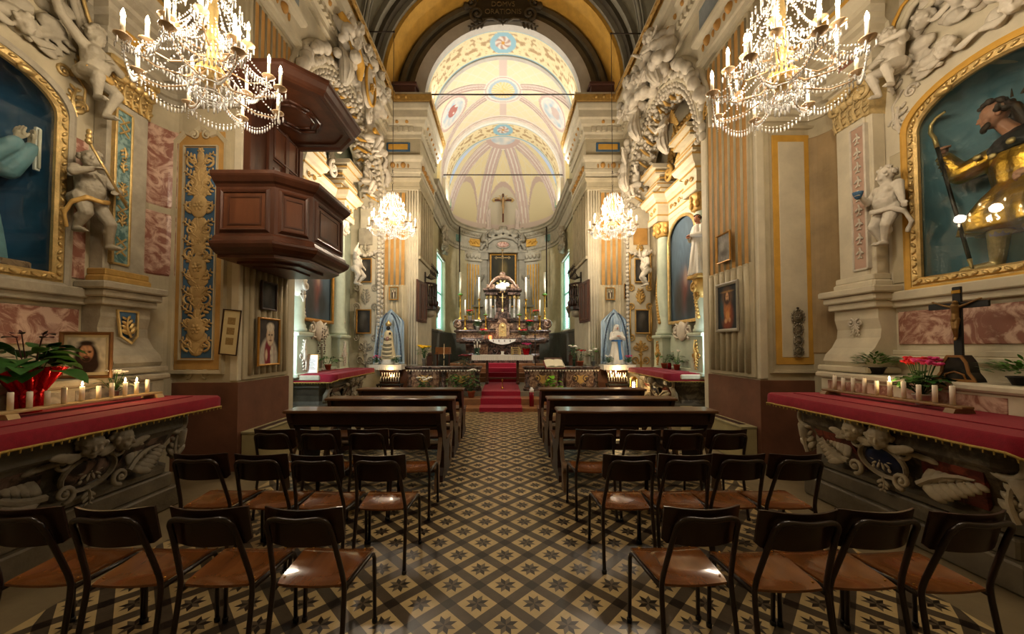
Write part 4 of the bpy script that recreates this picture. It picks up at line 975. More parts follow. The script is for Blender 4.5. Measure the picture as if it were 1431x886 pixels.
# ---------------- putti on the chapel walls ----------------
WL, WR = wallM(-1, 4.25, 2.97), wallM(1, 4.25, 3.25)
putto('putto', 'grey stucco putto reaching one arm up, perched above the gilded capital on the left', wallM(-1, 4.18, 3.66, 3.98), .88,
      dict(sl=(-.13, 0, .74), el=(-.3, .03, .9), wl=(-.36, .06, 1.1), er=(.2, -.1, .6), wr=(.06, -.16, .6), kl=(-.1, -.18, .36), al=(-.05, -.12, .16), kr=(.12, -.16, .27), ar=(.1, -.06, .04)),
      M['stuccog'], .0085, (.25, 0, .35), ('goldp', [(-.14, -.04, .42), (-.05, -.1, .42), (.06, -.11, .4), (.14, -.06, .38), (.18, .02, .3)], .026), seed=2)
putto('putto', 'grey stucco putto holding a golden staff beside the teal marble pilaster', wallM(-1, 4.2, 3.67, 2.69), .9,
      dict(er=(.24, -.08, .62), wr=(.1, -.2, .56), el=(-.22, -.08, .66), wl=(-.14, -.2, .72), kl=(-.1, -.1, .26), al=(-.1, .0, .1), kr=(.13, -.12, .2), ar=(.2, -.04, -.02)),
      M['stuccog'], .0085, (-.2, .2, -.6), ('goldp', [(.12, -.08, .44), (0, -.125, .41), (-.11, -.08, .42), (-.18, .0, .34), (-.21, .04, .22), (-.18, .05, .08)], .022), seed=4)
mb = MB(); mb.M = wallM(-1, 4.2, 3.67, 2.69) @ Matrix.Scale(.9, 4); mb.tube([(-.22, -.24, .98), (.2, -.24, .42)], .014, 8)
for k in range(3): mb.ell((-.22 + .0 * k, -.24, .98 + .05 * k), (.03 - .006 * k, .03, .035), 8, 5)
o = mb.build('golden_staff', M['gold']); tag(o, 'thin golden staff held across the body of the left putto', 'staff')
putto('putto', 'pale stucco putto seated with bent arm above the right pilaster capital', wallM(1, 4.18, 3.83, 4.27), .74,
      dict(head=(-.02, -.08, .87), er=(.24, -.14, .72), wr=(.06, -.22, .74), el=(-.2, -.12, .58), wl=(-.02, -.2, .52), kl=(-.12, -.24, .36), al=(-.12, -.12, .1), kr=(.08, -.22, .36), ar=(.06, -.12, .14)),
      M['stucco'], .0075, (.45, 0, .3), seed=6)
t = putto('putto', 'pale stucco putto stretching an arm out beside the gilded niche on the right', wallM(1, 4.2, 3.96, 2.72), .84,
      dict(el=(-.2, -.06, .6), wl=(-.16, -.19, .66), er=(.2, -.06, .6), wr=(.26, -.1, .46), kl=(-.1, -.1, .24), al=(-.08, -.0, .05), kr=(.1, -.14, .22), ar=(.02, -.08, .02)),
      M['stucco'], .008, (.05, 0, -.8), ('stucco', [(-.1, -.1, .43), (.02, -.125, .41), (.13, -.07, .42), (.22, .0, .34), (.26, .04, .2), (.2, .05, .1)], .026), seed=8)
mb = MB(); mb.lathe([(.012, 0), (.03, .02), (.045, .06), (.05, .08), (.035, .07)], tuple(wallM(1, 4.2, 3.96, 2.72) @ Vector((-.13, -.2, .535))), 12); o = mb.build('blue_cup', M['blue']); tag(o, 'small blue cup in the hand of the right lower putto', 'cup')
# ---------------- the golden-robed pilgrim statue ----------------
def pilgrim():
    M4 = wallM(1, 4.74, 3.25)
    t = thing('pilgrim_statue', 'bearded pilgrim statue in gold robe and dark cape behind the right niche glass', 'statue', M4.to_translation(), -PI / 2)
    mb = MB(); mb.bbox(-.5, .5, -.25, .3, 2.28, 2.32, .01); mb.build('base', M['darkstone'], t)
    hp = Vector((-.16, -.1, 3.78)); R = rot(.1, 0, -.75)
    mb = MB(); head(mb, hp, .125, R); mb.cap(hp + Vector((.03, .04, -.1)), (-.05, .0, 3.52), .055, .07)
    mb.remesh('head', M['skin'], .008, t, 1)
    mb = MB(); curls(mb, hp + Vector((0, .0, .01)), .132, R, 3, 60)
    for k in range(9): a = .5 + k * .5; mb.cap(hp + R @ Vector((.1 * math.cos(a), .09 + .04 * math.sin(a), 0)), hp + R @ Vector((.12 * math.cos(a), .14, -.17)), .035, .025, 6)
    for k in range(7): a = -1.2 + k * .4; mb.ell(hp + R @ Vector((.062 * math.sin(a), -.045 - .03 * math.cos(a), -.085 - .02 * math.cos(a))), (.022, .02, .032), 7, 5)
    mb.remesh('hair_and_beard', M['hair'], .007, t, 1)
    mb = MB()
    for k in range(7):
        a = PI * (k + .5) / 7; p = hp + Vector((.02, .06, .02)); mb.prism([(p.x + .15 * math.cos(a - .07), p.z + .15 * math.sin(a - .07)), (p.x + .23 * math.cos(a), p.z + .23 * math.sin(a)), (p.x + .15 * math.cos(a + .07), p.z + .15 * math.sin(a + .07))], .05, .058)
    mb.build('halo_rays', M['iron'], t)
    # gold tunic with deep folds, to the knee
    mb = MB(); robe(mb, (-.02, .02, 0), interp([(3.56, .08, .07, .1, -.03, 0), (3.5, .2, .13, .2, -.02, 0), (3.3, .26, .17, .5, 0, 0), (3.12, .23, .16, .7, 0, 0), (3.0, .3, .21, 1, -.02, -.03), (2.84, .38, .26, 1.5, -.03, -.05), (2.7, .4, .26, 1.9, -.02, -.05), (2.68, .3, .18, 1.9, -.02, -.04)], 30), 8, .1, 2)
    mb.cap((-.2, -.02, 3.42), (-.42, -.1, 3.34), .105, .095, 12); mb.cap((-.42, -.1, 3.34), (-.5, -.16, 3.55), .09, .06, 12); mb.cap((.2, 0, 3.42), (.34, -.1, 3.2), .1, .09, 12); mb.cap((.34, -.1, 3.2), (.2, -.26, 3.1), .08, .06, 12)
    for k in range(5): mb.ell((-.46 - .01 * k, -.12 - .01 * k, 3.38 + .04 * k), (.09 - .006 * k, .085, .018), 10, 5)
    mb.remesh('gold_tunic', mat('gilded_robe', '#c99a3a', .3, 7, .25, .35, 1), .011, t, 1)
    mb = MB(); robe(mb, (-.03, .02, 0), interp([(3.6, .09, .09, .2, 0, 0), (3.54, .2, .15, .4, 0, 0), (3.46, .26, .18, .8, 0, 0), (3.4, .29, .19, 1.2, .02, .02)], 10), 7, .08, 5, 60)
    mb.cap((.3, .1, 3.3), (.42, .08, 2.6), .12, .16, 12)
    mb.remesh('dark_cape', mat('dark_cape', '#1f1b1c', .5, 8, .3), .011, t, 1)
    mb = MB()
    for p in ((-.24, -.17, 3.42), (.02, -.2, 3.44), (.2, -.17, 3.4), (-.1, -.21, 3.36)): mb.ell(p, (.035, .015, .03), 10, 5)
    mb.build('gold_shells', M['gold'], t)
    w = Vector((-.5, -.16, 3.56)); mb = MB(); mb.cap((-.5, -.15, 3.5), w, .04, .034); hand(mb, w, (-.15, -.25, 1), (-1, -.3, 0), .17, 1, 1.25); mb.remesh('right_hand', M['skin'], .006, t, 1)
    w = Vector((.2, -.27, 3.1)); mb = MB(); mb.cap((.24, -.22, 3.12), w, .036, .032); hand(mb, w, (-1, -.4, -.1), (0, -1, .4), .17, -1, .9); mb.remesh('left_hand', M['skin'], .006, t, 1)
    for nm, xk, xa, s in (('left', -.14, -.2, -1), ('right', .1, .18, 1)):
        mb = MB(); mb.cap((xk * .6, -.02, 2.9), (xk, -.12, 2.66), .085, .075, 10); mb.remesh('leg', mat('lavender_hose', '#b3a5ab', .5, 8, .1), .009, t, 1)
        mb = MB(); mb.cap((xk, -.12, 2.68), (xa, -.06, 2.4), .078, .05, 12); mb.ell((xk, -.1, 2.66), (.095, .09, .03), 12, 5); mb.cap((xa, -.06, 2.37), (xa - .14 if s < 0 else xa + .02, -.2, 2.345), .05, .036, 10); mb.remesh('gold_boot', M['gold'], .009, t, 1)
    # the crook, held in the raised hand
    t2 = thing('pilgrim_staff', 'long dark staff with a curved golden crook held by the pilgrim statue', 'staff', M4.to_translation(), -PI / 2)
    a, b = Vector((-.5, -.235, 3.66)), Vector((-.22, -.3, 2.42)); d = (a - b).normalized()
    mb = MB(); mb.tube([b, a + d * .02], .016, 10); mb.build('shaft', M['black'], t2)
    mb = MB(); mb.tube([a, a + d * .12, a + d * .2 + Vector((-.02, 0, 0)), a + d * .28 + Vector((-.0, 0, .0)), a + d * .33 + Vector((.06, 0, 0)), a + d * .35 + Vector((.14, 0, .0))], [.02, .019, .018, .017, .015, .012], 10); mb.build('crook', M['gold'], t2)
    mb = MB(); mb.tube([b - d * .12, b + d * .01], [.006, .019], 10); mb.build('ferrule', M['gold'], t2)
pilgrim()
def madonna():
    M4 = wallM(-1, 4.74, 3.12)
    t = thing('madonna_statue', 'statue of a veiled woman with raised hands in pale blue cloak in the left niche', 'statue', M4.to_translation(), PI / 2)
    mb = MB(); mb.bbox(-.3, .36, -.25, .3, 2.28, 2.4, .01); mb.build('base', M['brown_m'], t)
    hp = Vector((0, -.06, 3.86)); R = rot(-.2, 0, .5); mb = MB(); head(mb, hp, .115, R); mb.cap(hp - Vector((0, -.03, .08)), (0, 0, 3.6), .05, .06); mb.remesh('head', M['skin'], .008, t, 1)
    mb = MB(); robe(mb, (0, .02, 0), interp([(3.62, .09, .08, .2, 0, 0), (3.55, .2, .14, .3, 0, 0), (3.3, .24, .17, .6, 0, 0), (3.1, .22, .16, .8, 0, 0), (2.8, .27, .2, 1, 0, 0), (2.4, .32, .25, 1.4, 0, 0)], 26), 9, .1, 9)
    for s in (-1, 1): mb.cap((s * .18, 0, 3.48), (s * .1 + .14, -.14, 3.24), .09, .085, 12); mb.cap((s * .1 + .14, -.14, 3.24), (.3 + .06 * s, -.2, 3.5), .085, .06, 12)
    mb.remesh('cloak', mat('pale_blue_robe', '#6f97a0', .55, 6, .2), .011, t, 1)
    mb = MB(); robe(mb, hp + Vector((0, .085, 0)), interp([(.15, .04, .04, .1, 0, 0), (.1, .11, .1, .2, 0, 0), (-.05, .135, .1, .4, 0, .02), (-.25, .2, .12, .8, 0, .08), (-.42, .26, .12, 1, 0, .1)], 14), 7, .08, 3, 48); mb.remesh('veil', mat('white_veil', '#cfcabd', .6, 8, .1), .01, t, 1)
    for s in (-1, 1):
        w = Vector((.3 + .05 * s, -.2, 3.53)); mb = MB(); mb.cap((.3 + .07 * s, -.2, 3.46), w, .038, .03); hand(mb, w, (.12, -.05, 1), (s, -.2, 0), .17, s, .15); mb.remesh('hand', mat('pale_hand', '#c9b79d', .5, 8, .1), .006, t, 1)
    # fluorescent tube fixed beside her
    mb = MB(); p = wallM(-1, 4.5, 3.5); mb.M = p; mb.bbox(-.02, .02, -.0, .03, 3.3, 3.72, .004); mb.m = 1; mb.tube([(0, -.012, 3.32), (0, -.012, 3.70)], .012, 8)
    o = mb.build('tube_lamp', [M['white'], M['wax']]); tag(o, 'short unlit white tube lamp fixed upright inside the left niche', 'lamp')
madonna()
# ================= chairs =================
def make_chair():
    t = thing('chair', '', 'chair')
    # seat: trapezoid of pressed ply, dished towards the back, rounded corners
    mb = MB(); nx, ny = 14, 14
    def sp(u, v, dz):
        w = .165 + .035 * v; x = (u * 2 - 1); r = 1 - .06 * max(0, abs(v * 2 - 1) - .8) / .2
        y = .0 + .36 * v; dip = -.016 * math.exp(-((v - .35) / .28) ** 2) * (1 - x * x) - .018 * max(0, v - .85) / .15
        return (x * w * r, y, .425 + dip + dz + .006 * x * x)
    mb.grid(lambda u, v: sp(u, v, 0), nx, ny); mb.grid(lambda u, v: sp(u, v, -.012), nx, ny)
    ed = [(i / nx, 0) for i in range(nx)] + [(1, i / ny) for i in range(ny)] + [(1 - i / nx, 1) for i in range(nx)] + [(0, 1 - i / ny) for i in range(ny)]
    v = [sp(*e, 0) for e in ed] + [sp(*e, -.012) for e in ed]; n = len(ed); mb.add(v, [(i, (i + 1) % n, n + (i + 1) % n, n + i) for i in range(n)])
    seat = mb.build('seat', M['seat'], t)
    mb = MB()
    for x in (-.15, .15):
        for y in (.05, .32): mb.ell((x, y, .431), (.006, .006, .003), 8, 4)
    mb.build('rivets', M['brass'], seat)
    # curved backrest
    mb = MB()
    def bp(u, v, o):
        x = (u * 2 - 1); c = max(0, abs(x) - .9) / .1; h = .095 * (1 - (.2 if v < .5 else .03) * c ** 3); z = .74 + (v * 2 - 1) * h; return (x * .187, -.075 - .02 * (1 - x * x) + .055 * x * x * .6 - (z - .74) * .22 + o, z)
    mb.grid(lambda u, v: bp(u, v, 0), 18, 8); mb.grid(lambda u, v: bp(u, v, .011), 18, 8)
    ed = [(i / 18, 0) for i in range(18)] + [(1, i / 8) for i in range(8)] + [(1 - i / 18, 1) for i in range(18)] + [(0, 1 - i / 8) for i in range(8)]
    v = [bp(*e, 0) for e in ed] + [bp(*e, .011) for e in ed]; n = len(ed); mb.add(v, [(i, (i + 1) % n, n + (i + 1) % n, n + i) for i in range(n)])
    mb.build('backrest', M['backw'], t)
    # bent tube back frame, running on into the rear legs
    mb = MB(); P = []
    L = [(-.185, -.06, .0), (-.178, -.0, .40), (-.172, -.005, .47), (-.15, -.085, .72), (-.146, -.105, .765), (-.13, -.116, .79), (-.1, -.121, .8), (-.04, -.128, .796), (0, -.13, .794)]
    P = L + [(-x, y, z) for x, y, z in reversed(L[:-1])]
    Q = []
    for a, b in zip(P, P[1:]):
        for k in range(3): Q.append(Vector(a).lerp(Vector(b), k / 3))
    Q.append(Vector(P[-1])); S = [Q[0]] + [(Q[i - 1] + Q[i] * 2 + Q[i + 1]) / 4 for i in range(1, len(Q) - 1)] + [Q[-1]]
    mb.tube(S, .0125, 10); mb.build('back_frame', M['tubem'], t)
    for s in (-1, 1):
        mb = MB(); mb.tube([(s * .172, .0, .405), (s * .192, .3, .405), (s * .197, .325, .395), (s * .2, .335, .37), (s * .205, .34, 0)], .0115, 10); lg = mb.build('leg', M['tubem'], t)
        mb = MB(); mb.lathe([(.015, 0), (.016, .02), (.013, .025)], (s * .205, .34, 0), 10); mb.build('rubber_foot', M['black'], lg)
        mb = MB(); mb.lathe([(.016, 0), (.017, .02), (.014, .025)], (s * .185, -.06, 0), 10); mb.build('foot_cap', M['black'], t)
    mb = MB(); mb.tube([(-.19, .28, .402), (.19, .28, .402)], .009, 8); mb.build('crossbar', M['tubem'], t)
    return t
chair0 = make_chair(); used = [0]
ROWS = [(1.84, [(-2.3, 'l'), (-1.86, 'l'), (-1.41, 'l'), (-.955, 'l'), (.955, 'r'), (1.385, 'r'), (1.76, 'r'), (2.17, 'r')]),
        (2.7, [(-2.17, 'l'), (-1.73, 'l'), (-1.32, 'l'), (-.88, 'l'), (.9, 'r'), (1.3, 'r'), (1.69, 'r'), (2.09, 'r')]),
        (3.48, [(-2.12, 'l'), (-1.69, 'l'), (-1.26, 'l'), (-.87, 'l'), (.86, 'r'), (1.27, 'r'), (1.67, 'r'), (2.07, 'r')])]
RN = ['nearest row', 'middle chair row', 'row behind the pews']
PN = ['first from the aisle', 'second from the aisle', 'third from the aisle', 'farthest from the aisle']
rnd = random.Random(11)
for r, (y, xs) in enumerate(ROWS):
    for i, (x, sd) in enumerate(xs):
        k = 3 - i if sd == 'l' else i - 4
        lab = 'brown plywood chair %s of the aisle, %s, %s' % ('left' if sd == 'l' else 'right', RN[r], PN[k])
        rz = rnd.uniform(-.03, .03) + (0.04 if sd == 'r' and r == 0 else 0); yy = y + rnd.uniform(-.015, .015) - (.03 if sd == 'r' and r == 0 and k > 0 else 0)
        if not used[0]:
            used[0] = 1; chair0.location = (x, yy, .002); chair0.rotation_euler.z = rz; chair0['label'] = lab; chair0['group'] = 'plywood chairs in three rows'
        else: dup(chair0, (x, yy, .002), rz, lab, 'plywood chairs in three rows')
# ================= pews =================
def make_pew(W=1.82):
    t = thing('pew', '', 'pew'); h = W / 2
    mb = MB(); mb.bbox(-h, h, -.0, .3, .838, .872, .01); mb.build('book_shelf', M['pew'], t)
    mb = MB(); mb.bbox(-h + .05, h - .05, .06, .085, .70, .838, .006); mb.build('apron', M['pewd'], t)
    mb = MB(); mb.bbox(-h + .05, h - .05, .42, .44, .6, .84, .006); mb.bbox(-h + .05, h - .05, .3, .44, .83, .845, .004); mb.build('backrest', M['pewd'], t)
    mb = MB(); mb.bbox(-h + .02, h - .02, .46, .84, .44, .47, .01); mb.build('seat', M['pew'], t)
    mb = MB(); mb.bbox(-h + .04, h - .04, -.12, .06, .25, .28, .008); mb.build('kneeler', mat('worn_wood', '#6b533c', .5, 6, .3, .05, stretch=(.15, 1, 1)), t)
    mb = MB(); mb.bbox(-h + .06, h - .06, .3, .325, .08, .2, .006); mb.build('foot_rail', M['pewd'], t)
    for s in (-1, 1):
        x0, x1 = sorted((s * (h - .09), s * (h - .035)))
        mb = MB(); mb.prism([(.02, .838), (.4, .838), (.46, .6), (.5, .47), (.82, .45), (.84, .4), (.74, .34), (.7, .15), (.8, .06), (.82, 0), (.2, 0), (.22, .07), (.3, .14), (.3, .34), (.2, .46), (.17, .58), (.1, .66), (.05, .74)], x0, x1, 'x'); mb.build('end_panel', M['pewd'], t)
        mb = MB(); mb.prism([(.2, .56), (.26, .56), (.12, .3), (.06, .25), (.03, .12), (.05, 0), (-.1, 0), (-.08, .1), (-.05, .2), (-.1, .25), (-.1, .285), (.05, .3)], x0 + .008, x1 - .008, 'x'); mb.build('kneeler_bracket', MATS['worn_wood'], t)
    return t
pew0 = make_pew(); first = True
for r, y in enumerate((4.16, 5.13, 6.24)):
    for x, sd in ((-1.585, 'left'), (1.53, 'right')):
        lab = 'dark wooden pew with book shelf and kneeler, %s, %s of the aisle' % (('nearest the chairs', 'middle of its three', 'nearest the altar steps')[r], sd)
        if first: first = False; pew0.location = (x, y, .002); pew0['label'] = lab; pew0['group'] = 'wooden pews'
        else: dup(pew0, (x, y, .002), 0, lab, 'wooden pews')
# tan painted boxes at the foot of the piers
for S in (-1, 1):
    D = SIDE[S]; t = thing('heater_box', 'long tan painted box with a slot on top at the foot of the %s pier' % D['n'], 'box', (S * (D['xw'] - .02), D['p0'] + .05, .002))
    L = D['p1'] - D['p0'] + .5; mb = MB(); a, b = sorted((-S * .22, -S * .005)); mb.bbox(a, b, 0, L, 0, .48, .006); mb.build('case', M['tan_box'], t)
    mb = MB(); mb.bbox(a - .008, b, -.008, L + .01, .46, .49, .004); mb.build('lid', mat('tan_lid', '#8f8560', .6, 4, .1), t)
    mb = MB(); mb.bbox((a + b) / 2 - .05, (a + b) / 2 + .05, .15, L - .15, .488, .494, .002); mb.build('slot_grille', M['pewd'], t)
# ================= pulpit =================
def pulpit():
    xw = -3.42; t = thing('pulpit', 'dark walnut pulpit with panelled basket, back board and sounding canopy on the left pier', 'pulpit', (xw, 5.05, 2.7))
    Mx = Matrix.Translation((-xw, -5.05, -2.7))
    P = [(xw, 4.32), (-2.72, 4.32), (-2.42, 4.62), (-2.42, 5.5), (-2.72, 5.82), (xw, 5.82)]
    def part(nm, m, fn):
        mb = MB(); mb.M = Mx; fn(mb); return mb.build(nm, m, t)
    def body(mb):
        mb.prism(P, 2.86, 2.9, 'z'); n = len(P)
        mb.sweep([(0, 2.86), (0, 3.54), (-.05, 3.54), (-.05, 2.9)], P, 0, 1)
    part('basket', M['walnut'], body)
    part('rim', M['walnut'], lambda mb: mb.sweep([(-.06, 3.5), (.0, 3.5), (.02, 3.53), (.05, 3.55), (.09, 3.6), (.1, 3.62), (.1, 3.66), (-.08, 3.66)], P, 0, 1))
    part('lower_moulding', M['walnut'], lambda mb: mb.sweep([(-.1, 2.7), (-.02, 2.7), (.02, 2.72), (.07, 2.76), (.09, 2.8), (.09, 2.83), (.05, 2.85), (.03, 2.9), (0, 2.93), (-.06, 2.93)], P, 0, 1))
    def under(mb):
        mb.prism([(xw, 4.36), (-2.74, 4.36), (-2.46, 4.64), (-2.46, 5.48), (-2.74, 5.78), (xw, 5.78)], 2.66, 2.75, 'z')
    part('underside', M['walnut2'], under)
    part('underside_panel', M['walnut'], lambda mb: (mb.prism([(xw + .1, 4.55), (-2.85, 4.55), (-2.65, 4.75), (-2.65, 5.38), (-2.85, 5.58), (xw + .1, 5.58)], 2.63, 2.67, 'z'), mb.prism([(xw + .2, 4.7), (-2.92, 4.7), (-2.8, 4.84), (-2.8, 5.3), (-2.92, 5.42), (xw + .2, 5.42)], 2.61, 2.64, 'z')))
    for a, b in zip(P, P[1:]):
        a = Vector((*a, 0)); b = Vector((*b, 0)); d = (b - a).normalized(); n = Vector((d.y, -d.x, 0)); l = (b - a).length
        if l < .1 : continue
        i = .1 if l > .5 else .09
        q = [a + d * i + Vector((0, 0, 3.0)), b - d * i + Vector((0, 0, 3.0)), b - d * i + Vector((0, 0, 3.43)), a + d * i + Vector((0, 0, 3.43))]
        o = part('panel', M['walnut2'], lambda mb: mb.add([tuple(p + n * .004) for p in q] + [tuple(p - n * .02) for p in q], [(0, 1, 2, 3), (4, 5, 6, 7), (0, 4, 5, 1), (1, 5, 6, 2), (2, 6, 7, 3), (3, 7, 4, 0)]))
        mb = MB(); mb.M = Mx; mb.frame_sweep([(0, .0), (-.0, .02), (.02, .03), (.04, .012), (.05, 0)], [tuple(p) for p in q], tuple(n)); mb.frame_sweep([(0, 0), (.0, .012), (.02, .012), (.02, 0)], [tuple(q[0].lerp(q[2], .14)), tuple(q[1].lerp(q[3], .14)), tuple(q[2].lerp(q[0], .14)), tuple(q[3].lerp(q[1], .14))], tuple(n)); mb.build('panel_moulding', M['walnut'], o)
    # back board with a carved door panel
    W = wallM(-1, 3.42, 5.38)
    def back(mb):
        mb.M = Mx @ W; mb.bbox(-.62, .62, -.06, 0, 3.5, 5.0, .008); 
        for x in (-.58, -.2, .2, .58): mb.bbox(x - .05, x + .05, -.1, -.0, 3.55, 4.98, .008)
    part('back_board', M['walnut'], back)
    def door(mb):
        mb.M = Mx @ W; mb.bbox(-.15, .5, -.08, 0, 3.6, 4.22, .008); mb.bbox(-.15, .5, -.085, 0, 4.32, 4.85, .008)
    dp = part('door_panel', M['walnut2'], door)
    def shell(mb):
        mb.M = Mx @ W; c = (.17, 3.75)
        for k in range(9): a = .25 + (PI - .5) * k / 8; mb.tube([(c[0], -.085, c[1]), (c[0] + .2 * math.cos(a), -.105, c[1] + .24 * math.sin(a)), (c[0] + .25 * math.cos(a), -.09, c[1] + .3 * math.sin(a))], [.012, .03, .012], 6)
        for z0, z1 in ((3.65, 4.17), (4.37, 4.8)): mb.frame_sweep([(0, 0), (0, .02), (.025, .025), (.035, 0)], [(-.1, -.08, z0), (.45, -.08, z0), (.45, -.08, z1), (-.1, -.08, z1)], (0, -1, 0))
    mb = MB(); shell(mb); mb.build('shell_carving', M['walnut'], dp)
    # sounding canopy
    C = [(xw, 4.3), (-2.62, 4.3), (-2.3, 4.62), (-2.3, 5.62), (-2.62, 5.95), (xw, 5.95)]
    part('canopy', M['walnut2'], lambda mb: mb.prism([(xw, 4.36), (-2.64, 4.36), (-2.36, 4.64), (-2.36, 5.6), (-2.64, 5.89), (xw, 5.89)], 4.86, 4.93, 'z'))
    part('canopy_moulding', M['walnut'], lambda mb: (mb.sweep([(-.16, 4.83), (-.08, 4.83), (-.05, 4.8), (-.0, 4.8), (.0, 4.84), (.03, 4.87), (.06, 4.93), (.08, 4.95), (.08, 4.99), (-.1, 4.99)], C, 0, 1), mb.prism([(xw, 4.4), (-2.66, 4.4), (-2.4, 4.66), (-2.4, 5.58), (-2.66, 5.85), (xw, 5.85)], 4.93, 5.03, 'z')))
    def sun(mb):
        c = (-2.95, 5.12)
        for k in range(8):
            a = 2 * PI * k / 8 + PI / 8; b = a + 2 * PI / 8
            for r in (.3, .22): mb.tube([(c[0] + r * math.cos(a), c[1] + r * 1.3 * math.sin(a), 4.855), (c[0] + r * math.cos(b), c[1] + r * 1.3 * math.sin(b), 4.855)], .022, 6)
    part('canopy_star', M['walnut'], sun)
pulpit()
# ================= chandeliers =================
def chandelier(loc, label, rz, nlow=8):
    t = thing('chandelier', label, 'chandelier', loc, rz, 'crystal chandeliers'); rnd = random.Random(int(loc[1] * 10))
    mb = MB(); mb.lathe([(.01, .26), (.05, .27), (.085, .31), (.098, .36), (.09, .4), (.06, .42), (.03, .45), (.035, .5), (.045, .62), (.035, .78), (.04, .9), (.03, 1.0), (.05, 1.04), (.02, 1.1), (.008, 1.14)], seg=18); st = mb.build('gilded_stem', M['gold'], t)
    mb = MB()
    for k in range(14): a = 2 * PI * k / 14; mb.ell((.092 * math.cos(a), .092 * math.sin(a), .35), (.018, .018, .04), 6, 4)
    mb.build('bowl_leaves', M['goldp'], st)
    mb = MB(); mb.tube([(0, 0, 1.1), (0, 0, 1.3)], .008, 6)
    for k in range(6): mb.tube([(.022 * math.cos(a), (.022 * math.sin(a) if k % 2 else 0), 1.32 + .05 * k + (.022 * math.sin(a) if not k % 2 else 0) * 1) for a in [2 * PI * q / 10 for q in range(10)]], .004, 5, True)
    mb.build('hanging_ring', M['iron'], t)
    tiers = [(nlow, .52, .30, .30, 0), (6, .40, .47, .42, .3), (4, .25, .68, .55, .2)]
    cr = MB(); dr = MB(); ends = []
    bulbs_lit = {0: 1, 1: 1, 2: 1}
    for ti, (n, R, z, zs, ph) in enumerate(tiers):
        for k in range(n):
            a = 2 * PI * k / n + ph; c, s = math.cos(a), math.sin(a)
            def at(r, zz): return (r * c, r * s, zz)
            mb = MB(); mb.tube([at(.06, zs + .05), at(R * .3, zs - .06 if ti == 0 else zs), at(R * .65, z - .1), at(R * .92, z - .06), at(R, z)], [.008, .008, .007, .007, .008], 6); ar = mb.build('arm', M['pbrass'], t)
            mb = MB(); mb.lathe([(.012, -.02), (.02, -.01), (.05, .006), (.052, .012), (.02, .012), (.014, .02)], at(R, z), 12); mb.build('drip_pan', M['pbrass'], ar)
            mb = MB(); mb.lathe([(.014, .012), (.0135, .13), (.008, .132)], at(R, z), 8); mb.build('candle_sleeve', M['wax'], ar)
            lit = (k * 7 + ti * 3) % 5 != 0 if ti else True
            mb = MB(); mb.lathe([(.004, .13), (.012, .142), (.0145, .16), (.011, .185), (.004, .205), (.001, .212)], at(R, z), 8); mb.build('bulb', BULB if lit else M['white'], ar)
            ends.append((ti, a, R, z))
    # crystal: swags between the arm ends, chains from the crown, fringes of drops
    def bead(p, r): cr.ell(p, (r, r, r * 1.15), 5, 3)
    def swag(p, q, sag, n, r, drop=0):
        p = Vector(p); q = Vector(q)
        for i in range(n + 1):
            u = i / n; c = p.lerp(q, u) - Vector((0, 0, sag * 4 * u * (1 - u))); bead(c, r)
            if drop and 0 < i < n: dr.ell(c - Vector((0, 0, drop * .62 + r)), (.0075, .0075, drop * .5), 4, 3)
    for ti in (0, 1, 2):
        E = [e for e in ends if e[0] == ti]
        for i, e in enumerate(E):
            f = E[(i + 1) % len(E)]; p = (e[2] * math.cos(e[1]), e[2] * math.sin(e[1]), e[3] - .015); q = (f[2] * math.cos(f[1]), f[2] * math.sin(f[1]), f[3] - .015)
            swag(p, q, .1 - .02 * ti, 14, .007, .05); swag(p, (.08 * math.cos(e[1]), .08 * math.sin(e[1]), (.28, .62, .95)[ti]), .06, 16, .0075, .035 if ti == 0 else 0)
            swag(p, (.06 * math.cos(e[1]), .06 * math.sin(e[1]), (.8, 1.0, 1.08)[ti]), .1, 22, .007)
            for k in range(4): a = 2 * PI * k / 4; dr.ell((p[0] + .045 * math.cos(a), p[1] + .045 * math.sin(a), p[2] - .035), (.008, .008, .032), 4, 3)
            for k in range(5): bead((p[0], p[1], p[2] - .03 - .022 * k), .009 - .001 * k)
    for r, z, n, l in ((.2, .24, 26, .06), (.15, .18, 20, .06), (.1, .13, 14, .06), (.05, .08, 8, .06), (.13, 1.02, 18, .07), (.2, .93, 22, .06), (.24, .8, 22, .05)):
        for k in range(n): a = 2 * PI * k / n; dr.ell((r * math.cos(a), r * math.sin(a), z), (.0085, .0085, l * .55), 4, 3); bead((r * math.cos(a), r * math.sin(a), z + l * .6), .008)
    for r, z in ((.2, .28), (.15, .22), (.1, .17), (.05, .12)):
        cr.tube([(r * math.cos(a), r * math.sin(a), z) for a in [2 * PI * q / 18 for q in range(18)]], .004, 4, True)
    for k in range(10): a = 2 * PI * k / 10; swag((.05 * math.cos(a), .05 * math.sin(a), 1.08), (.26 * math.cos(a), .26 * math.sin(a), .78), .04, 14, .008)
    cr.build('crystal_bead_chains', M['crystal'], t, 'stuff'); dr.build('crystal_drops', M['crystal'], t, 'stuff')
    for k in range(4):
        a = PI / 4 + PI / 2 * k; light('POINT', 'bulb_light', (.5 * math.cos(a), .5 * math.sin(a), .62), CHAND_POWER / 4 * (1.9 if loc[1] > 6 else 1), WARM, .09, parent=t)
    return t
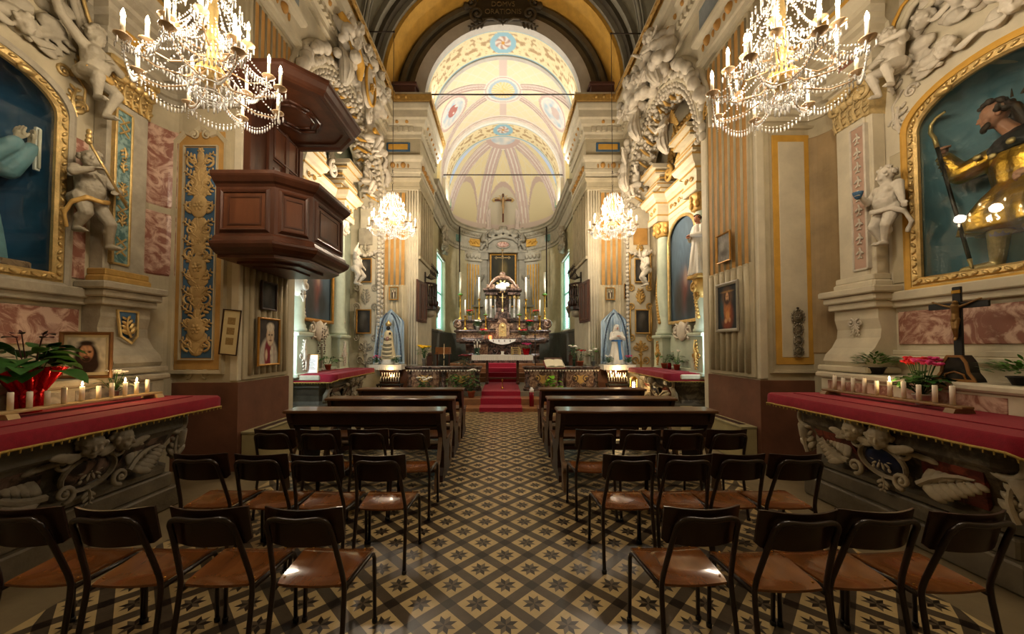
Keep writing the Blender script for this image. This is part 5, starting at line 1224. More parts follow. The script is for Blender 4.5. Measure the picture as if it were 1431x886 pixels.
for (x, y, z, lab, rz) in ((-2.42, 2.98, 3.5, 'large crystal chandelier hanging before the left side chapel, beside the pulpit canopy', .2), (2.31, 2.98, 3.47, 'large crystal chandelier hanging before the right side chapel', .55),
                      (-2.56, 8.4, 4.06, 'crystal chandelier hanging in front of the left chancel pier', .1), (2.55, 8.45, 4.06, 'crystal chandelier hanging in front of the right chancel pier', .4)):
    chandelier((x, y, z), lab, rz)
    mb = MB(); s = -1 if x < 0 else 1
    mb.tube([(x, y, z + 1.56), (x, y, 8.98)], .007, 6); mb.tube([(x, y, 8.98), (s * 3.53, y, 8.98)], .013, 6); mb.ell((x, y, 8.98), .025, 8, 5)
    for k in range(3): mb.ell((x, y, z + 1.6 + .012 * k), .014, 6, 4)
    o = mb.build('suspension_rod', M['iron']); tag(o, 'thin iron rod and wall bracket carrying the chandelier %s' % lab.split('hanging ')[1].replace(', beside the pulpit canopy', ''), 'rod', 'chandelier rods')
# ================= pictures =================
GILT = mat('gilt_wood', '#a97b35', .45, 8, .25, .1, .5)
def framed(name, label, cat, M4, w, h, fn, fm=None, fw=.03, mount=None, group=None, tilt=0, glass=False, nu=50, nv=64):
    t = thing(name, label, cat, M4.to_translation(), M4.to_euler().z, group)
    if tilt: t.rotation_euler = (M4.to_3x3() @ Matrix.Rotation(tilt, 3, 'Y')).to_euler()
    iw = w - 2 * fw; ih = h - 2 * fw
    mb = MB(); mb.frame_sweep([(0, .0), (0, .012), (fw * .3, .022), (fw * .7, .026), (fw, .018), (fw, 0)], [(-iw / 2, 0, fw), (iw / 2, 0, fw), (iw / 2, 0, fw + ih), (-iw / 2, 0, fw + ih)], (0, -1, 0)); mb.build('frame', fm or GILT, t)
    if mount:
        mb = MB(); mb.bbox(-iw / 2, iw / 2, -.004, 0, fw, fw + ih, .001); mb.build('mount', mount, t); k = .86; painting('picture', iw * k, ih * k, fn, t, nu, nv, (0, -.007, fw + ih * .07), .003)
    else: painting('picture', iw, ih, fn, t, nu, nv, (0, -.004, fw), .004)
    mb = MB(); mb.bbox(-w / 2 + .005, w / 2 - .005, .001, .008, .005, h - .005, .001); mb.build('back_board', M['pewd'], t)
    return t
F_JESUS = soft([(0, .45, .62, .42, '#2a1a14', .15), (0, .22, .75, .3, '#33221a', .2), (0, .56, .36, .25, '#c08a66', .12), (0, .62, .3, .14, '#cf9d78', .2), (-.16, .58, .1, .022, '#2a1a14', .5), (.16, .58, .1, .022, '#2a1a14', .5), (-.16, .61, .13, .012, '#3a241a', .5), (.16, .61, .13, .012, '#3a241a', .5), (.01, .5, .05, .06, '#a8704f', .5), (0, .38, .26, .09, '#3a241a', .3), (0, .43, .1, .014, '#9c5a4a', .4), (0, .84, .4, .07, '#2f1e16', .4)], '#c9bfa8')
F_PRELATE = soft([(0, .1, .95, .5, '#b9b0a0', .1), (.05, .2, .5, .42, '#7d1f2a', .12), (.35, .16, .18, .3, '#c9c0b0', .2), (.15, .66, .4, .25, '#cdb89a', .1), (.15, .84, .38, .1, '#d8ccb6', .25), (.02, .66, .09, .02, '#33261f', .5), (.3, .66, .09, .02, '#33261f', .5), (.16, .6, .07, .05, '#b4957a', .5), (.16, .53, .16, .018, '#7d4a40', .4), (-.22, .64, .06, .06, '#b99a7c', .4), (-.25, .2, .12, .12, '#d2b89a', .3), (.2, .25, .06, .06, '#e0d9c0', .3)], '#3c3530')
F_DARK = soft([(-.2, .5, .5, .3, '#4a4640', .5), (.3, .3, .3, .3, '#3a342a', .5), (0, .75, .4, .15, '#56524a', .6)], '#2d2c2a')
F_HEART = soft([(0, .3, .62, .34, '#7d3a1c', .25), (-.5, .45, .25, .3, '#27434a', .35), (0, .45, .35, .24, '#b06a34', .3), (.05, .3, .2, .1, '#c98a4a', .4), (0, .74, .5, .2, '#6b4a30', .5), (0, .72, .3, .16, '#2f1c12', .2), (.02, .73, .17, .12, '#c79468', .2), (-.06, .75, .04, .012, '#2a1a12', .5), (.1, .75, .04, .012, '#2a1a12', .5), (.02, .63, .12, .05, '#402618', .4), (-.15, .18, .14, .05, '#c79468', .4), (.25, .2, .12, .05, '#c79468', .4), (0, .86, .55, .02, '#9a7440', .6)], '#1d2124')
F_ENGR = soft([(-.2, .6, .4, .2, '#9a958a', .5), (.3, .35, .35, .25, '#6f6a60', .5), (0, .3, .6, .1, '#565048', .5)], '#85807a')
F_GROUP = soft([(-.35, .4, .25, .4, '#3a2c22', .3), (.3, .45, .28, .42, '#4a3a2c', .3), (-.3, .7, .13, .1, '#c7b598', .3), (.3, .74, .13, .1, '#c7b598', .3), (0, .35, .15, .25, '#d8ccb0', .4)], '#8d8468')
WP = lambda S, y, z, d=None: wallM(S, d if d else SIDE[S]['xw'] - .1, y, z)
framed('portrait_picture', 'gold framed portrait of a bald person in white and red on the left pier', 'picture', WP(-1, 5.2, 1.33), .48, .67, F_PRELATE, GILT, .028)
framed('dark_picture', 'small dark framed picture above the portrait under the pulpit', 'picture', WP(-1, 5.18, 2.11), .34, .4, F_DARK, M['pewd'], .025)
framed('painting', 'grey framed painting of a bearded robed figure with a halo on the right pier', 'picture', WP(1, 5.6, 1.82), .56, .76, F_HEART, mat('grey_frame', '#8d8574', .5, 8, .15), .05)
framed('engraving', 'small faded framed picture above the haloed painting on the right pier', 'picture', WP(1, 5.66, 2.9), .36, .46, F_ENGR, GILT, .025)
framed('small_picture', 'small gilt framed picture on the left chancel pier, above the blue drapery', 'picture', Matrix.Translation((-3.08, 10.3, 2.9)), .27, .38, F_GROUP, GILT, .03)
framed('small_picture', 'narrow dark framed picture at the outer edge of the left chancel pier', 'picture', Matrix.Translation((-3.42, 10.32, 2.95)), .12, .4, F_DARK, GILT, .02)
framed('small_picture', 'small gilt framed picture on the right chancel pier, above the blue drapery', 'picture', Matrix.Translation((3.02, 10.3, 2.9)), .27, .36, F_GROUP, GILT, .03)
framed('small_picture', 'narrow framed picture at the outer edge of the right chancel pier', 'picture', Matrix.Translation((3.47, 10.32, 2.95)), .11, .42, F_DARK, GILT, .02)
t = framed('framed_portrait', 'brown framed portrait of a long-haired bearded face standing on the left altar ledge', 'picture', Matrix.Translation((-4.02, 3.55, 1.292)) @ Matrix.Rotation(.3, 4, 'Z'), .40, .45, F_JESUS, mat('brown_frame', '#6d4a28', .4, 8, .25, .05), .03, mat('cream_mount', '#d9cba6', .7, 8, .06), nu=90, nv=110)
mb = MB(); mb.tube([(0, .01, .3), (0, .1, .0)], .008, 6); mb.build('strut', M['pewd'], t)
# notice board with three blocks of text, slightly tilted on the left pier front
t = thing('notice_board', 'narrow tan notice board with three text blocks hanging askew on the left pier', 'notice board', (-3.51, 4.70, 1.5)); t.rotation_euler = (0, .09, 0)
mb = MB(); mb.bbox(-.105, .105, -.012, .012, 0, .56, .003); mb.build('board', M['paper'], t)
mb = MB(); mb.frame_sweep([(0, .0), (0, .012), (.012, .012), (.012, 0)], [(-.105, -.012, 0), (.105, -.012, 0), (.105, -.012, .56), (-.105, -.012, .56)], (0, -1, 0)); mb.build('frame', M['pewd'], t)
for z in (.12, .25, .38):
    mb = MB(); mb.bbox(-.05, .05, -.0135, -.011, z, z + .09, .0005)
    b = mb.build('text_block', mat('print_brown', '#8a7142', .8, 60, .3), t)
# hanging chain of silver ex-voto medallions
t = thing('medallion_hanging', 'string of four silver ex-voto medallions hanging on the right pier panel', 'ornament', (4.03, 5.02, 1.45))
for k, (z, r) in enumerate(((.55, .085), (.38, .062), (.23, .058), (.08, .06))):
    mb = MB()
    for q in range(14): a = 2 * PI * q / 14; mb.ell((r * math.cos(a), -.02, z + r * 1.15 * math.sin(a)), (.016, .014, .016), 6, 4)
    mb.ell((0, -.012, z), (r * .9, .014, r), 12, 6); rosette(mb, 0, z, r * .5, .025); mb.ell((0, -.03, z), r * .22, 8, 5); mb.build('medallion', mat('old_silver', '#8f8878', .35, 14, .3, .2, .8), t)
mb = MB(); mb.tube([(0, -.008, 0), (0, -.008, .66)], .006, 5); mb.ell((0, -.012, .67), .018, 8, 5); mb.build('cord', M['iron'], t)
# ================= things on the two near altars =================
def candle(loc, h, r, lit, label, group, glassy=False):
    t = thing('candle', label, 'candle', loc, 0, group)
    mb = MB(); mb.lathe([(r, 0), (r, h), (r * .8, h + .003), (r * .2, h - .002)], seg=12); mb.build('wax', M['wax'], t)
    mb = MB(); mb.tube([(0, 0, h - .004), (.001, 0, h + .012)], .0016, 5); mb.build('wick', M['black'], t)
    if lit: mb = MB(); mb.lathe([(.0015, h + .008), (.007, h + .02), (.006, h + .032), (.001, h + .05)], seg=8); mb.build('flame', FLAME, t); light('POINT', 'flame_light', (0, 0, h + .03), 1.6, (1, .62, .25), .02, parent=t)
    return t
def rack(S, ys, x, lit, label, m, tall):
    y0, y1 = min(ys) - .1, max(ys) + .12
    t = thing('candle_rack', label, 'candle rack', (S * x, 0, 1.073))
    mb = MB(); mb.bbox(-.05, .05, y0, y1, .035, .055, .004); mb.build('board', m, t)
    for y in (y0 + .06, y1 - .06): mb = MB(); mb.prism([(-.09, 0), (.09, 0), (.07, .035), (-.07, .035)], y - .035, y + .035); mb.build('foot', m, t)
    for i, y in enumerate(ys):
        pos = ('first', 'second', 'third', 'fourth', 'fifth', 'sixth', 'seventh', 'eighth', 'ninth', 'tenth')[i]
        candle((S * x, y, 1.13), tall - .008 * ((i * 5) % 3), .017, i in lit, '%s votive candle on the near %s altar rack, %s from its far end' % ('lit white' if i in lit else 'unlit white', SIDE[S]['n'], pos), '%s altar candles' % SIDE[S]['n'])
rack(-1, [3.75, 3.64, 3.53, 3.41, 3.3, 3.17, 3.04, 2.93, 2.82, 2.71], 3.62, (1, 2, 5), 'pale wooden board on feet holding ten candles on the left red cloth', mat('pale_wood', '#b59a6c', .5, 6, .2, stretch=(1, .1, 1)), .13)
rack(1, [4.02, 3.92, 3.81, 3.69, 3.57, 3.45, 3.33, 3.21, 3.09, 2.97], 3.62, (5,), 'brown wooden board on feet holding ten candles on the right red cloth', mat('rack_wood', '#7a5a34', .45, 6, .2, stretch=(1, .1, 1)), .15)
def leafmesh(mb, p, d, L, w, droop=.4, seed=0):
    d = Vector(d).normalized(); s = d.cross(Vector((0, 0, 1)));
    if s.length < .1: s = Vector((1, 0, 0))
    s.normalize(); n = 6; vs = []
    for i in range(n + 1):
        t = i / n; c = Vector(p) + d * L * t - Vector((0, 0, droop * L * t * t)); ww = w * math.sin(PI * min(1, t * .92 + .08)) ** .8 * (1 - .2 * t)
        vs += [tuple(c - s * ww + Vector((0, 0, ww * .25))), tuple(c), tuple(c + s * ww + Vector((0, 0, ww * .25)))]
    mb.add(vs, [(i * 3 + q, i * 3 + q + 1, i * 3 + q + 4, i * 3 + q + 3) for i in range(n) for q in (0, 1)], True)
def plant(name, label, loc, pot, nl, L, w, h, spread, lm, flowers=None, seed=1, stems=True, droop=.4, group=None, ph=.12, pr=.07, cat='plant'):
    t = thing(name, label, cat, loc, 0, group); rnd = random.Random(seed)
    if pot: mb = MB(); mb.lathe([(pr * .7, 0), (pr, ph * .85), (pr * 1.1, ph * .86), (pr * 1.1, ph), (pr * .9, ph), (pr * .85, ph * .9), (.001, ph * .9)], seg=16); mb.build('pot', pot, t)
    mb = MB(); ms = MB(); tips = []
    for i in range(nl):
        a = rnd.uniform(0, 2 * PI); r = spread * math.sqrt(rnd.uniform(0, 1)); z = ph + h * rnd.uniform(.25, 1) * (1 - .35 * (r / spread) ** 2)
        p = Vector((r * math.cos(a), r * math.sin(a), z)); d = Vector((math.cos(a) * (.5 + r / spread), math.sin(a) * (.5 + r / spread), rnd.uniform(.0, .7)))
        leafmesh(mb, p, d, L * rnd.uniform(.7, 1.2), w * rnd.uniform(.8, 1.2), droop)
        if stems and i % 3 == 0: ms.tube([(0, 0, ph * .8), tuple(p * .5 + Vector((0, 0, ph * .3))), tuple(p)], .003, 4)
    mb.build('foliage', lm, t)
    if flowers: [ms.tube([(0, 0, ph * .8), (flowers[4] * math.sqrt((i + .3) / flowers[0]) * math.cos(2.4 * i), flowers[4] * math.sqrt((i + .3) / flowers[0]) * math.sin(2.4 * i), flowers[3])], .003, 4) for i in range(flowers[0])]; stems = True
    if stems: ms.build('stems', M['leaf'], t)
    if flowers:
        n, fm, fr, fz, fs = flowers; 
        for i in range(n):
            a = 2.4 * i; r = fs * math.sqrt((i + .3) / n); c = (r * math.cos(a), r * math.sin(a), fz + rnd.uniform(-.03, .03)); mb = MB()
            for k in range(6): b = 2 * PI * k / 6; mb.ell((c[0] + fr * .55 * math.cos(b), c[1] + fr * .55 * math.sin(b), c[2] + rnd.uniform(-.2, .2) * fr), (fr * .55, fr * .4, fr * .3), 7, 5, Matrix.Rotation(b, 3, 'Z'))
            mb.ell(c, fr * .35, 7, 5); mb.build('blossom', fm, t)
    return t
# foil-wrapped plant at the left
t = plant('foil_wrapped_plant', 'large-leaved plant wrapped in shiny red foil on the left altar', (-3.86, 3.0, 1.066), None, 34, .22, .1, .34, .2, M['leaf'], None, 3, True, .5, ph=.22, pr=.1)
mb = MB(); mb.grid(lambda u, v: ((lambda r, a: (r * math.cos(a), r * math.sin(a), .36 * v))((.07 + .02 * math.sin(v * 3) if v < .4 else .075 + .17 * (v - .4)) * (1 + .16 * math.sin(u * 2 * PI * 11 + 3 * v) * (.3 + v)), u * 2 * PI)), 80, 14)
mb.build('foil_wrap', M['foil'], t); mb = MB(); mb.lathe([(.075, .15), (.09, .17), (.085, .19)], seg=16); mb.build('ribbon', M['redf'], t)
rnd = random.Random(8)
for k in range(4):
    mb = MB(); a = k * 1.7; p = Vector((.09 * math.cos(a), .09 * math.sin(a), .6 + .03 * (k % 2))); leafmesh(mb, p, (math.cos(a), math.sin(a), .3), .1, .045, .3); leafmesh(mb, p, (math.sin(a), math.cos(a), .8), .06, .012, 0); mb.tube([(0, 0, .2), tuple(p)], .004, 5); mb.build('dark_bloom', mat('dark_red_bract', '#3a0c12', .4, 9, .3), t)
plant('flower_spray', 'small spray of white and orange flowers with grey fern before the framed portrait', (-3.86, 3.66, 1.066), mat('glass_pot', '#b9b4a4', .2, 9, .1, trans=.4), 22, .12, .02, .16, .1, mat('grey_leaf', '#5f6450', .6, 9, .2), (6, M['whitef'], .03, .28, .09), 5, ph=.1, pr=.035, cat='flowers')
# right altar: fern, cyclamen, crucifix, fern
plant('green_plant', 'bushy fine-leaved green plant in dark pot at the far end of the right altar ledge', (4.12, 4.08, 1.292), M['black'], 260, .06, .012, .16, .17, M['leaf2'], None, 7, False, .1, ph=.08, pr=.09)
plant('cyclamen', 'cyclamen with red and pink flowers in a white pot behind the right candles', (3.84, 3.38, 1.066), M['white'], 70, .09, .045, .2, .14, M['leaf'], (14, M['redf'], .042, .4, .12), 9, ph=.1, pr=.06)
for o in list(bpy.data.objects):
    if o.parent and o.parent.name == 'cyclamen' and o.name.startswith('blossom') and o.data.vertices and hash(o.name) is not None:
        x = sum(v.co.y for v in o.data.vertices) / len(o.data.vertices)
        if x < -.02: o.data.materials[0] = M['pinkf']
plant('green_plant', 'fine-leaved green plant at the near end of the right altar ledge', (4.1, 2.9, 1.292), M['black'], 200, .07, .013, .14, .17, M['leaf2'], None, 17, False, .1, ph=.07, pr=.08)
def corpus(mb, c, h):
    """hanging figure on a cross, facing -y, c the head, h the height of the figure"""
    c = Vector(c); head(mb, c + Vector((.02 * h, -.05 * h, -.02 * h)), .075 * h, rot(.5, 0, .3)); mb.cap(c + Vector((0, -.03, -.1)) * h, c + Vector((0, -.02, -.3)) * h, .085 * h, .07 * h, 10); mb.cap(c + Vector((0, -.02, -.3)) * h, c + Vector((0, -.03, -.45)) * h, .07 * h, .08 * h, 10)
    for s in (-1, 1):
        mb.cap(c + Vector((s * .08, -.02, -.12)) * h, c + Vector((s * .24, -.02, -.06)) * h, .035 * h, .028 * h); mb.cap(c + Vector((s * .24, -.02, -.06)) * h, c + Vector((s * .42, -.01, .03)) * h, .028 * h, .02 * h)
        hand(mb, c + Vector((s * .42, -.01, .03)) * h, (s, 0, .3), (0, -1, 0), .1 * h, s, .4)
        mb.cap(c + Vector((s * .045, -.03, -.45)) * h, c + Vector((s * .03 + .02, -.08, -.68)) * h, .055 * h, .04 * h); mb.cap(c + Vector((s * .03 + .02, -.08, -.68)) * h, c + Vector((s * .012, -.02, -.92)) * h, .04 * h, .025 * h); mb.cap(c + Vector((s * .012, -.02, -.92)) * h, c + Vector((s * .012, -.06, -.99)) * h, .025 * h, .02 * h)
def loin(mb, c, h):
    c = Vector(c); robe(mb, c + Vector((0, -.03, 0)) * h, [(-.4 * h, .088 * h, .085 * h, .2, 0, 0), (-.46 * h, .1 * h, .09 * h, .6, 0, 0), (-.56 * h, .1 * h, .09 * h, 1, 0, -.02 * h)], 6, .12, 3, 30); mb.ell(c + Vector((.1, -.05, -.5)) * h, (.03 * h, .03 * h, .08 * h), 8, 5)
t = thing('altar_crucifix', 'black standing crucifix with bronze figure and wooden foot on the right ledge', 'crucifix', (4.06, 3.27, 1.292), -PI / 2 + .12)
mb = MB(); mb.bbox(-.03, .03, -.012, .012, .2, .84, .004); mb.bbox(-.2, .2, -.012, .012, .645, .7, .004); mb.build('cross', M['black'], t)
mb = MB(); P = [(-.14, 0), (.14, 0), (.13, .03), (.1, .08), (.085, .17), (.05, .23), (-.05, .23), (-.085, .17), (-.1, .08), (-.13, .03)]; mb.prism(P, -.05, .05); ft = mb.build('foot', M['black'], t)
mb = MB(); mb.frame_sweep([(0, 0), (-.0, .012), (-.02, .012), (-.02, 0)], [(p[0], -.05, p[1]) for p in P], (0, -1, 0)); mb.tube([(-.07, -.055, .02), (-.06, -.06, .06), (0, -.062, .085), (.06, -.06, .06), (.07, -.055, .02)], .008, 6); mb.build('foot_moulding', mat('foot_wood', '#8a5f2e', .45, 8, .2), ft)
mb = MB(); corpus(mb, (0, -.02, .7), .34); mb.remesh('figure', mat('bronze_figure', '#7d5f35', .4, 12, .25, 0, .6), .004, t, 1)
mb = MB(); mb.bbox(-.03, .03, -.018, -.01, .78, .81, .002); mb.build('title_plate', M['brass'], t)
# ================= second bay: stucco altarpieces =================
def statue(name, label, M4, H, prof, m, seed=1, arms=None, hairm=None, veil=None, cat='statue', group=None, voxel=.014, base=None, face=None, hr=(0, 0, 0)):
    t = thing(name, label, cat, M4.to_translation(), M4.to_euler().z, group); h = H
    hp = Vector((0, -.02, .925)) * h; R = rot(*hr); mb = MB(); head(mb, hp, .066 * h, R); mb.cap(hp - Vector((0, -.01, .03)) * h, Vector((0, 0, .82)) * h, .03 * h, .04 * h)
    mb.remesh('head', face or m, voxel * .6, t, 1)
    mb = MB(); robe(mb, (0, 0, 0), [(z * h, a * h, b * h, f, sx * h, sy * h) for z, a, b, f, sx, sy in interp(prof, 24)], 9, .17, seed, 64)
    A = arms or dict(l=((-.13, 0, .78), (-.19, -.04, .62), (-.04, -.14, .62)), r=((.13, 0, .78), (.19, -.04, .62), (.04, -.14, .64)))
    for k, s in (('l', -1), ('r', 1)):
        a, b, c = [Vector(p) * h for p in A[k]]; mb.cap(a, b, .047 * h, .04 * h); mb.cap(b, c, .042 * h, .03 * h)
    mb.remesh('robe', m, voxel, t, 1)
    for k, s in (('l', -1), ('r', 1)):
        a, b, c = [Vector(p) * h for p in A[k]]; mb = MB(); mb.cap(c, c + (c - b).normalized() * .02 * h, .024 * h, .02 * h); hand(mb, c, c - b, (0, 0, 1), .1 * h, s, .6); mb.remesh('hand', face or m, .0045 * h, t, 0)
    mb = MB()
    if veil: robe(mb, hp + Vector((0, .02 * h, 0)), [(z * h, a * h, b * h, f, 0, sy * h) for z, a, b, f, sy in ((.085, .02, .02, .1, 0), (.06, .065, .065, .2, 0), (-.02, .08, .075, .4, .012), (-.14, .11, .07, .8, .04), (-.28, .14, .06, 1, .055))], 7, .07, seed, 40); mb.remesh('veil', veil, voxel * .8, t, 2)
    else: curls(mb, hp, .068 * h, R, seed, 40); mb.remesh('hair', hairm or m, voxel * .7, t, 1)
    return t
PR = [(.83, .05, .05, .1, 0, 0), (.8, .12, .085, .2, 0, 0), (.66, .135, .1, .4, 0, 0), (.52, .12, .09, .6, 0, 0), (.3, .15, .115, 1, 0, 0), (.0, .19, .14, 1.5, 0, 0)]
PRF = PR[:3] + [(.52, .12, .09, .6, 0, 0), (.36, .15, .12, 1, .02, -.03), (.2, .13, .12, 1.3, .05, -.02), (.06, .09, .08, 1.4, .09, .02), (.0, .05, .04, 1, .1, .03)]
def bay(S):
    D = SIDE[S]; bc = D['bc']; hb = D['hb'] - .12; xw = D['xw']; nm = D['n']; R_ = S > 0
    st = M['stucco']; gd = M['goldp']; W = wallM(S, 4.35, bc); X = lambda u: -S * u
    t = thing('altarpiece', 'tall %s stucco altarpiece with painting and broken pediment in the %s arched bay' % ('gold-trimmed' if R_ else 'pale', nm), 'altarpiece', (S * 4.33, bc, 1.0), -S * PI / 2)
    def part(nm_, m, fn, par=None, vox=None):
        mb = MB(); mb.M = Matrix.Translation((0, 0, -1.0)); fn(mb)
        return mb.remesh(nm_, m, vox, par or t, 1) if vox else mb.build(nm_, m, par or t)
    part('plinth', M['greenp'], lambda mb: (mb.bbox(-1.35, 1.35, -.35, 0, 1.0, 1.12, .01), mb.bbox(-1.3, 1.3, -.22, 0, 1.1, 1.85, .01)))
    for s in (1, -1):
        x = X(s * .92)
        part('pedestal', M['greenp'], lambda mb: (mb.bbox(x - .24, x + .24, -.42, 0, 1.02, 1.8, .01), mb.bbox(x - .29, x + .29, -.47, 0, 1.8, 1.88, .02), mb.bbox(x - .27, x + .27, -.45, 0, 1.0, 1.08, .015)))
        part('pedestal_ornament', gd if R_ else st, lambda mb: (setattr(mb, 'M', mb.M @ Matrix.Translation((x, -.42, 1.12))), acanthus(mb, 0, .3, PI / 2, .3, .4, 0, 4), acanthus(mb, 0, .3, -PI / 2, .28, .4, 0, 4), [scroll(mb, q * .1, .3, .08, 1.4, q, PI / 2, .014, 16, 0) for q in (-1, 1)], mb.ell((0, -.02, .3), (.045, .03, .12), 8, 6)))
        part('column', M['greenp'], lambda mb: mb.lathe([(.22, 1.88), (.22, 1.95), (.19, 1.97), (.2, 2.02), (.165, 2.05), (.175, 3.0), (.145, 4.35), (.155, 4.38)], (x, -.24, 0), 20))
        part('column_garland', gd if R_ else st, lambda mb: [(mb.ell((x + .17 * math.cos(a), -.24 + .17 * math.sin(a), 2.2 + i * .075), (.045, .045, .05), 6, 4)) for i, a in enumerate([-.9 - S * .3 + .09 * k * (-S) for k in range(27)])])
        part('capital', gd if R_ else st, lambda mb: (mb.lathe([(.155, 4.35), (.2, 4.4), (.2, 4.5), (.24, 4.66), (.25, 4.7)], (x, -.24, 0), 16), [mb.ell((x + .21 * math.cos(a), -.24 + .21 * math.sin(a), z), (.06, .06, .08), 6, 4) for z in (4.48, 4.62) for a in [2 * PI * k / 8 + z for k in range(8)]]))
    ent = [(X(-1.3) , 0), (X(-1.3), -.22), (X(-1.18), -.22), (X(-1.18), -.5), (X(-.66), -.5), (X(-.66), -.22), (X(.66), -.22), (X(.66), -.5), (X(1.18), -.5), (X(1.18), -.22), (X(1.3), -.22), (X(1.3), 0)]
    if S > 0: sd = -1
    else: sd = 1
    part('entablature', M['plaster2'], lambda mb: mb.sweep([(-.1, 4.7), (0, 4.7), (.02, 4.72), (.02, 4.85), (.0, 4.88), (0, 5.1), (.05, 5.14), (.08, 5.2), (.13, 5.23), (.17, 5.32), (.17, 5.38), (-.1, 5.38)], ent, 0, sd))
    part('gilded_bands', gd, lambda mb: [mb.sweep([(o, z), (o + .012, z), (o + .012, z + .035), (o, z + .035)], ent, 0, sd) for o, z in ((.015, 4.83), (.05, 5.12), (.165, 5.335))])
    part('frieze_scrolls', gd, lambda mb: [scroll(mb, x, 5.0, .07, 1.3, q, 0, .014, 14, .23 if abs(x) < .6 else .51) for x, q in ((-.5, 1), (-.3, -1), (-.1, 1), (.1, -1), (.3, 1), (.5, -1), (-.8, 1), (-1.0, -1), (.8, 1), (1.0, -1))])
    for s in (1, -1):                                  # halves of the broken segmental pediment
        def ped(mb, s=s):
            for k, (o, z0, z1, sh) in enumerate(((-.5, 5.38, 5.5, 0), (-.58, 5.5, 5.62, .0), (-.5, 5.62, 5.82, .06), (-.62, 5.82, 5.95, .02), (-.7, 5.95, 6.05, -.02))):
                a, b = sorted((X(s * (1.2 - sh)), X(s * (.46 + sh)))); mb.prism([(a, z0 - .0), (b, z0), (b, z1), (a, z1)] if True else [], o, 0)
        part('pediment_block', M['plaster2'], ped)
        part('pediment_gilding', gd, lambda mb, s=s: [mb.bbox(min(X(s * 1.2), X(s * .46)) - .005, max(X(s * 1.2), X(s * .46)) + .005, o - .012, -.05, z, z + .03, .004) for o, z in ((-.505, 5.44), (-.585, 5.55), (-.505, 5.7), (-.625, 5.86), (-.705, 5.98))])
        part('pediment_volute', st if not R_ else gd, lambda mb, s=s: scroll(mb, X(s * .3), 5.72, .2, 1.6, s * -S, PI / 2, .05, 26, .35)); part('pediment_volute', st if not R_ else gd, lambda mb, s=s: scroll(mb, X(s * 1.22), 5.66, .2, 1.5, -s * -S, PI / 2, .04, 24, .3))
    # altar painting in an arched frame
    lp = [(-.6, -.235, 2.2), (.6, -.235, 2.2)] + [(a, -.235, z) for a, z in arch_pts(.6, 4.1, .45, 16)]
    pn = part('painting_frame', M['gold'] if R_ else GILT, lambda mb: mb.frame_sweep([(0, 0), (0, .03), (.04, .05), (.07, .03), (.07, -.02)], lp, (0, -1, 0)))
    fn = soft([(0, .3, .3, .2, '#6a4038', .5), (.1, .42, .12, .08, '#b08a70', .5), (0, .75, .7, .3, '#4f6272', .6), (-.4, .2, .3, .2, '#3b3a38', .5), (.4, .15, .3, .12, '#2f3436', .5)], '#41505a')
    pic = painting('canvas', 1.3, 2.4, fn, pn, 40, 60, (0, -.19, 1.2 + 0), .02)
    mb = MB(); mb.M = Matrix.Translation((0, 0, -1)); 
    # restrict the canvas to the arch by spandrel blocks
    part('spandrels', M['plaster2'], lambda mb: [mb.add([(a[0], -.225, a[1]), (b[0], -.225, b[1]), (b[0], -.225, 4.7), (a[0], -.225, 4.7)], [(0, 1, 2, 3)]) for a, b in zip(arch_pts(.66, 4.1, .5, 16), arch_pts(.66, 4.1, .5, 16)[1:])])
    part('cartouche', st, lambda mb: ([scroll(mb, q * .3, 2.0, .13, 1.5, q, PI / 2, .03, 20, .24) for q in (-1, 1)], mb.ell((0, -.26, 1.95), (.2, .06, .24), 12, 8), [acanthus(mb, q * .15, 1.8, PI / 2 - q * 1.2, .3, .45, .24, 3) for q in (-1, 1)]), None)
    def wallrel(mb):
        for s in (-1, 1):
            for k in range(7):
                z = 1.5 + k * .62; scroll(mb, s * 1.55, z, .17, 1.5, s if k % 2 else -s, PI / 2 * (1 if k % 2 else -1), .035, 20, 0); acanthus(mb, s * 1.5, z + .2, PI / 2 + s * .5, .3, .45, 0, 3); rosette(mb, s * 1.72, z + .3, .09, 0)
            for k in range(5): acanthus(mb, s * (.9 - .1 * k), 5.9 + .22 * k, PI / 2 - s * .5, .4, .45, .02, 4); scroll(mb, s * (1.15 - .12 * k), 6.1 + .2 * k, .14, 1.5, s, 0, .035, 18, .02)
    part('wall_scrollwork', gd if R_ else st, wallrel)
    # upper niche with flat panel, recess shade put into its near-black colour
    def shade_panel(mb):
        mb.prism([(-.62, 5.4)] + [(.62, 5.4)] + arch_pts(.62, 6.3, .5, 14), -.06, .0)
    part('recess_shade_panel', mat('recess_shade_panel', '#15110d', .7, 4, .4), shade_panel)
    lp2 = [(a, -.06, z) for a, z in arch_pts(.66, 6.3, .55, 18)]
    part('recess_arch', gd if R_ else st, lambda mb: (mb.tube(lp2, .06, 8), [mb.ell((p[0], -.12, p[2]), (.05, .05, .05), 6, 4) for p in lp2]))
    # ---- stucco around the arch: beaded garlands, leaves
    r = thing('arch_garland', 'beaded stucco leaf garland framing the %s arched bay' % nm, 'stucco garland', (S * xw, bc, 0), -S * PI / 2)
    mb = MB(); rnd = random.Random(3 + S); P = arch_pts(hb, 5.3, 1.95, 44); E_ = [(-S * hb, .9 + .14 * k) for k in range(31)]; P = P + E_
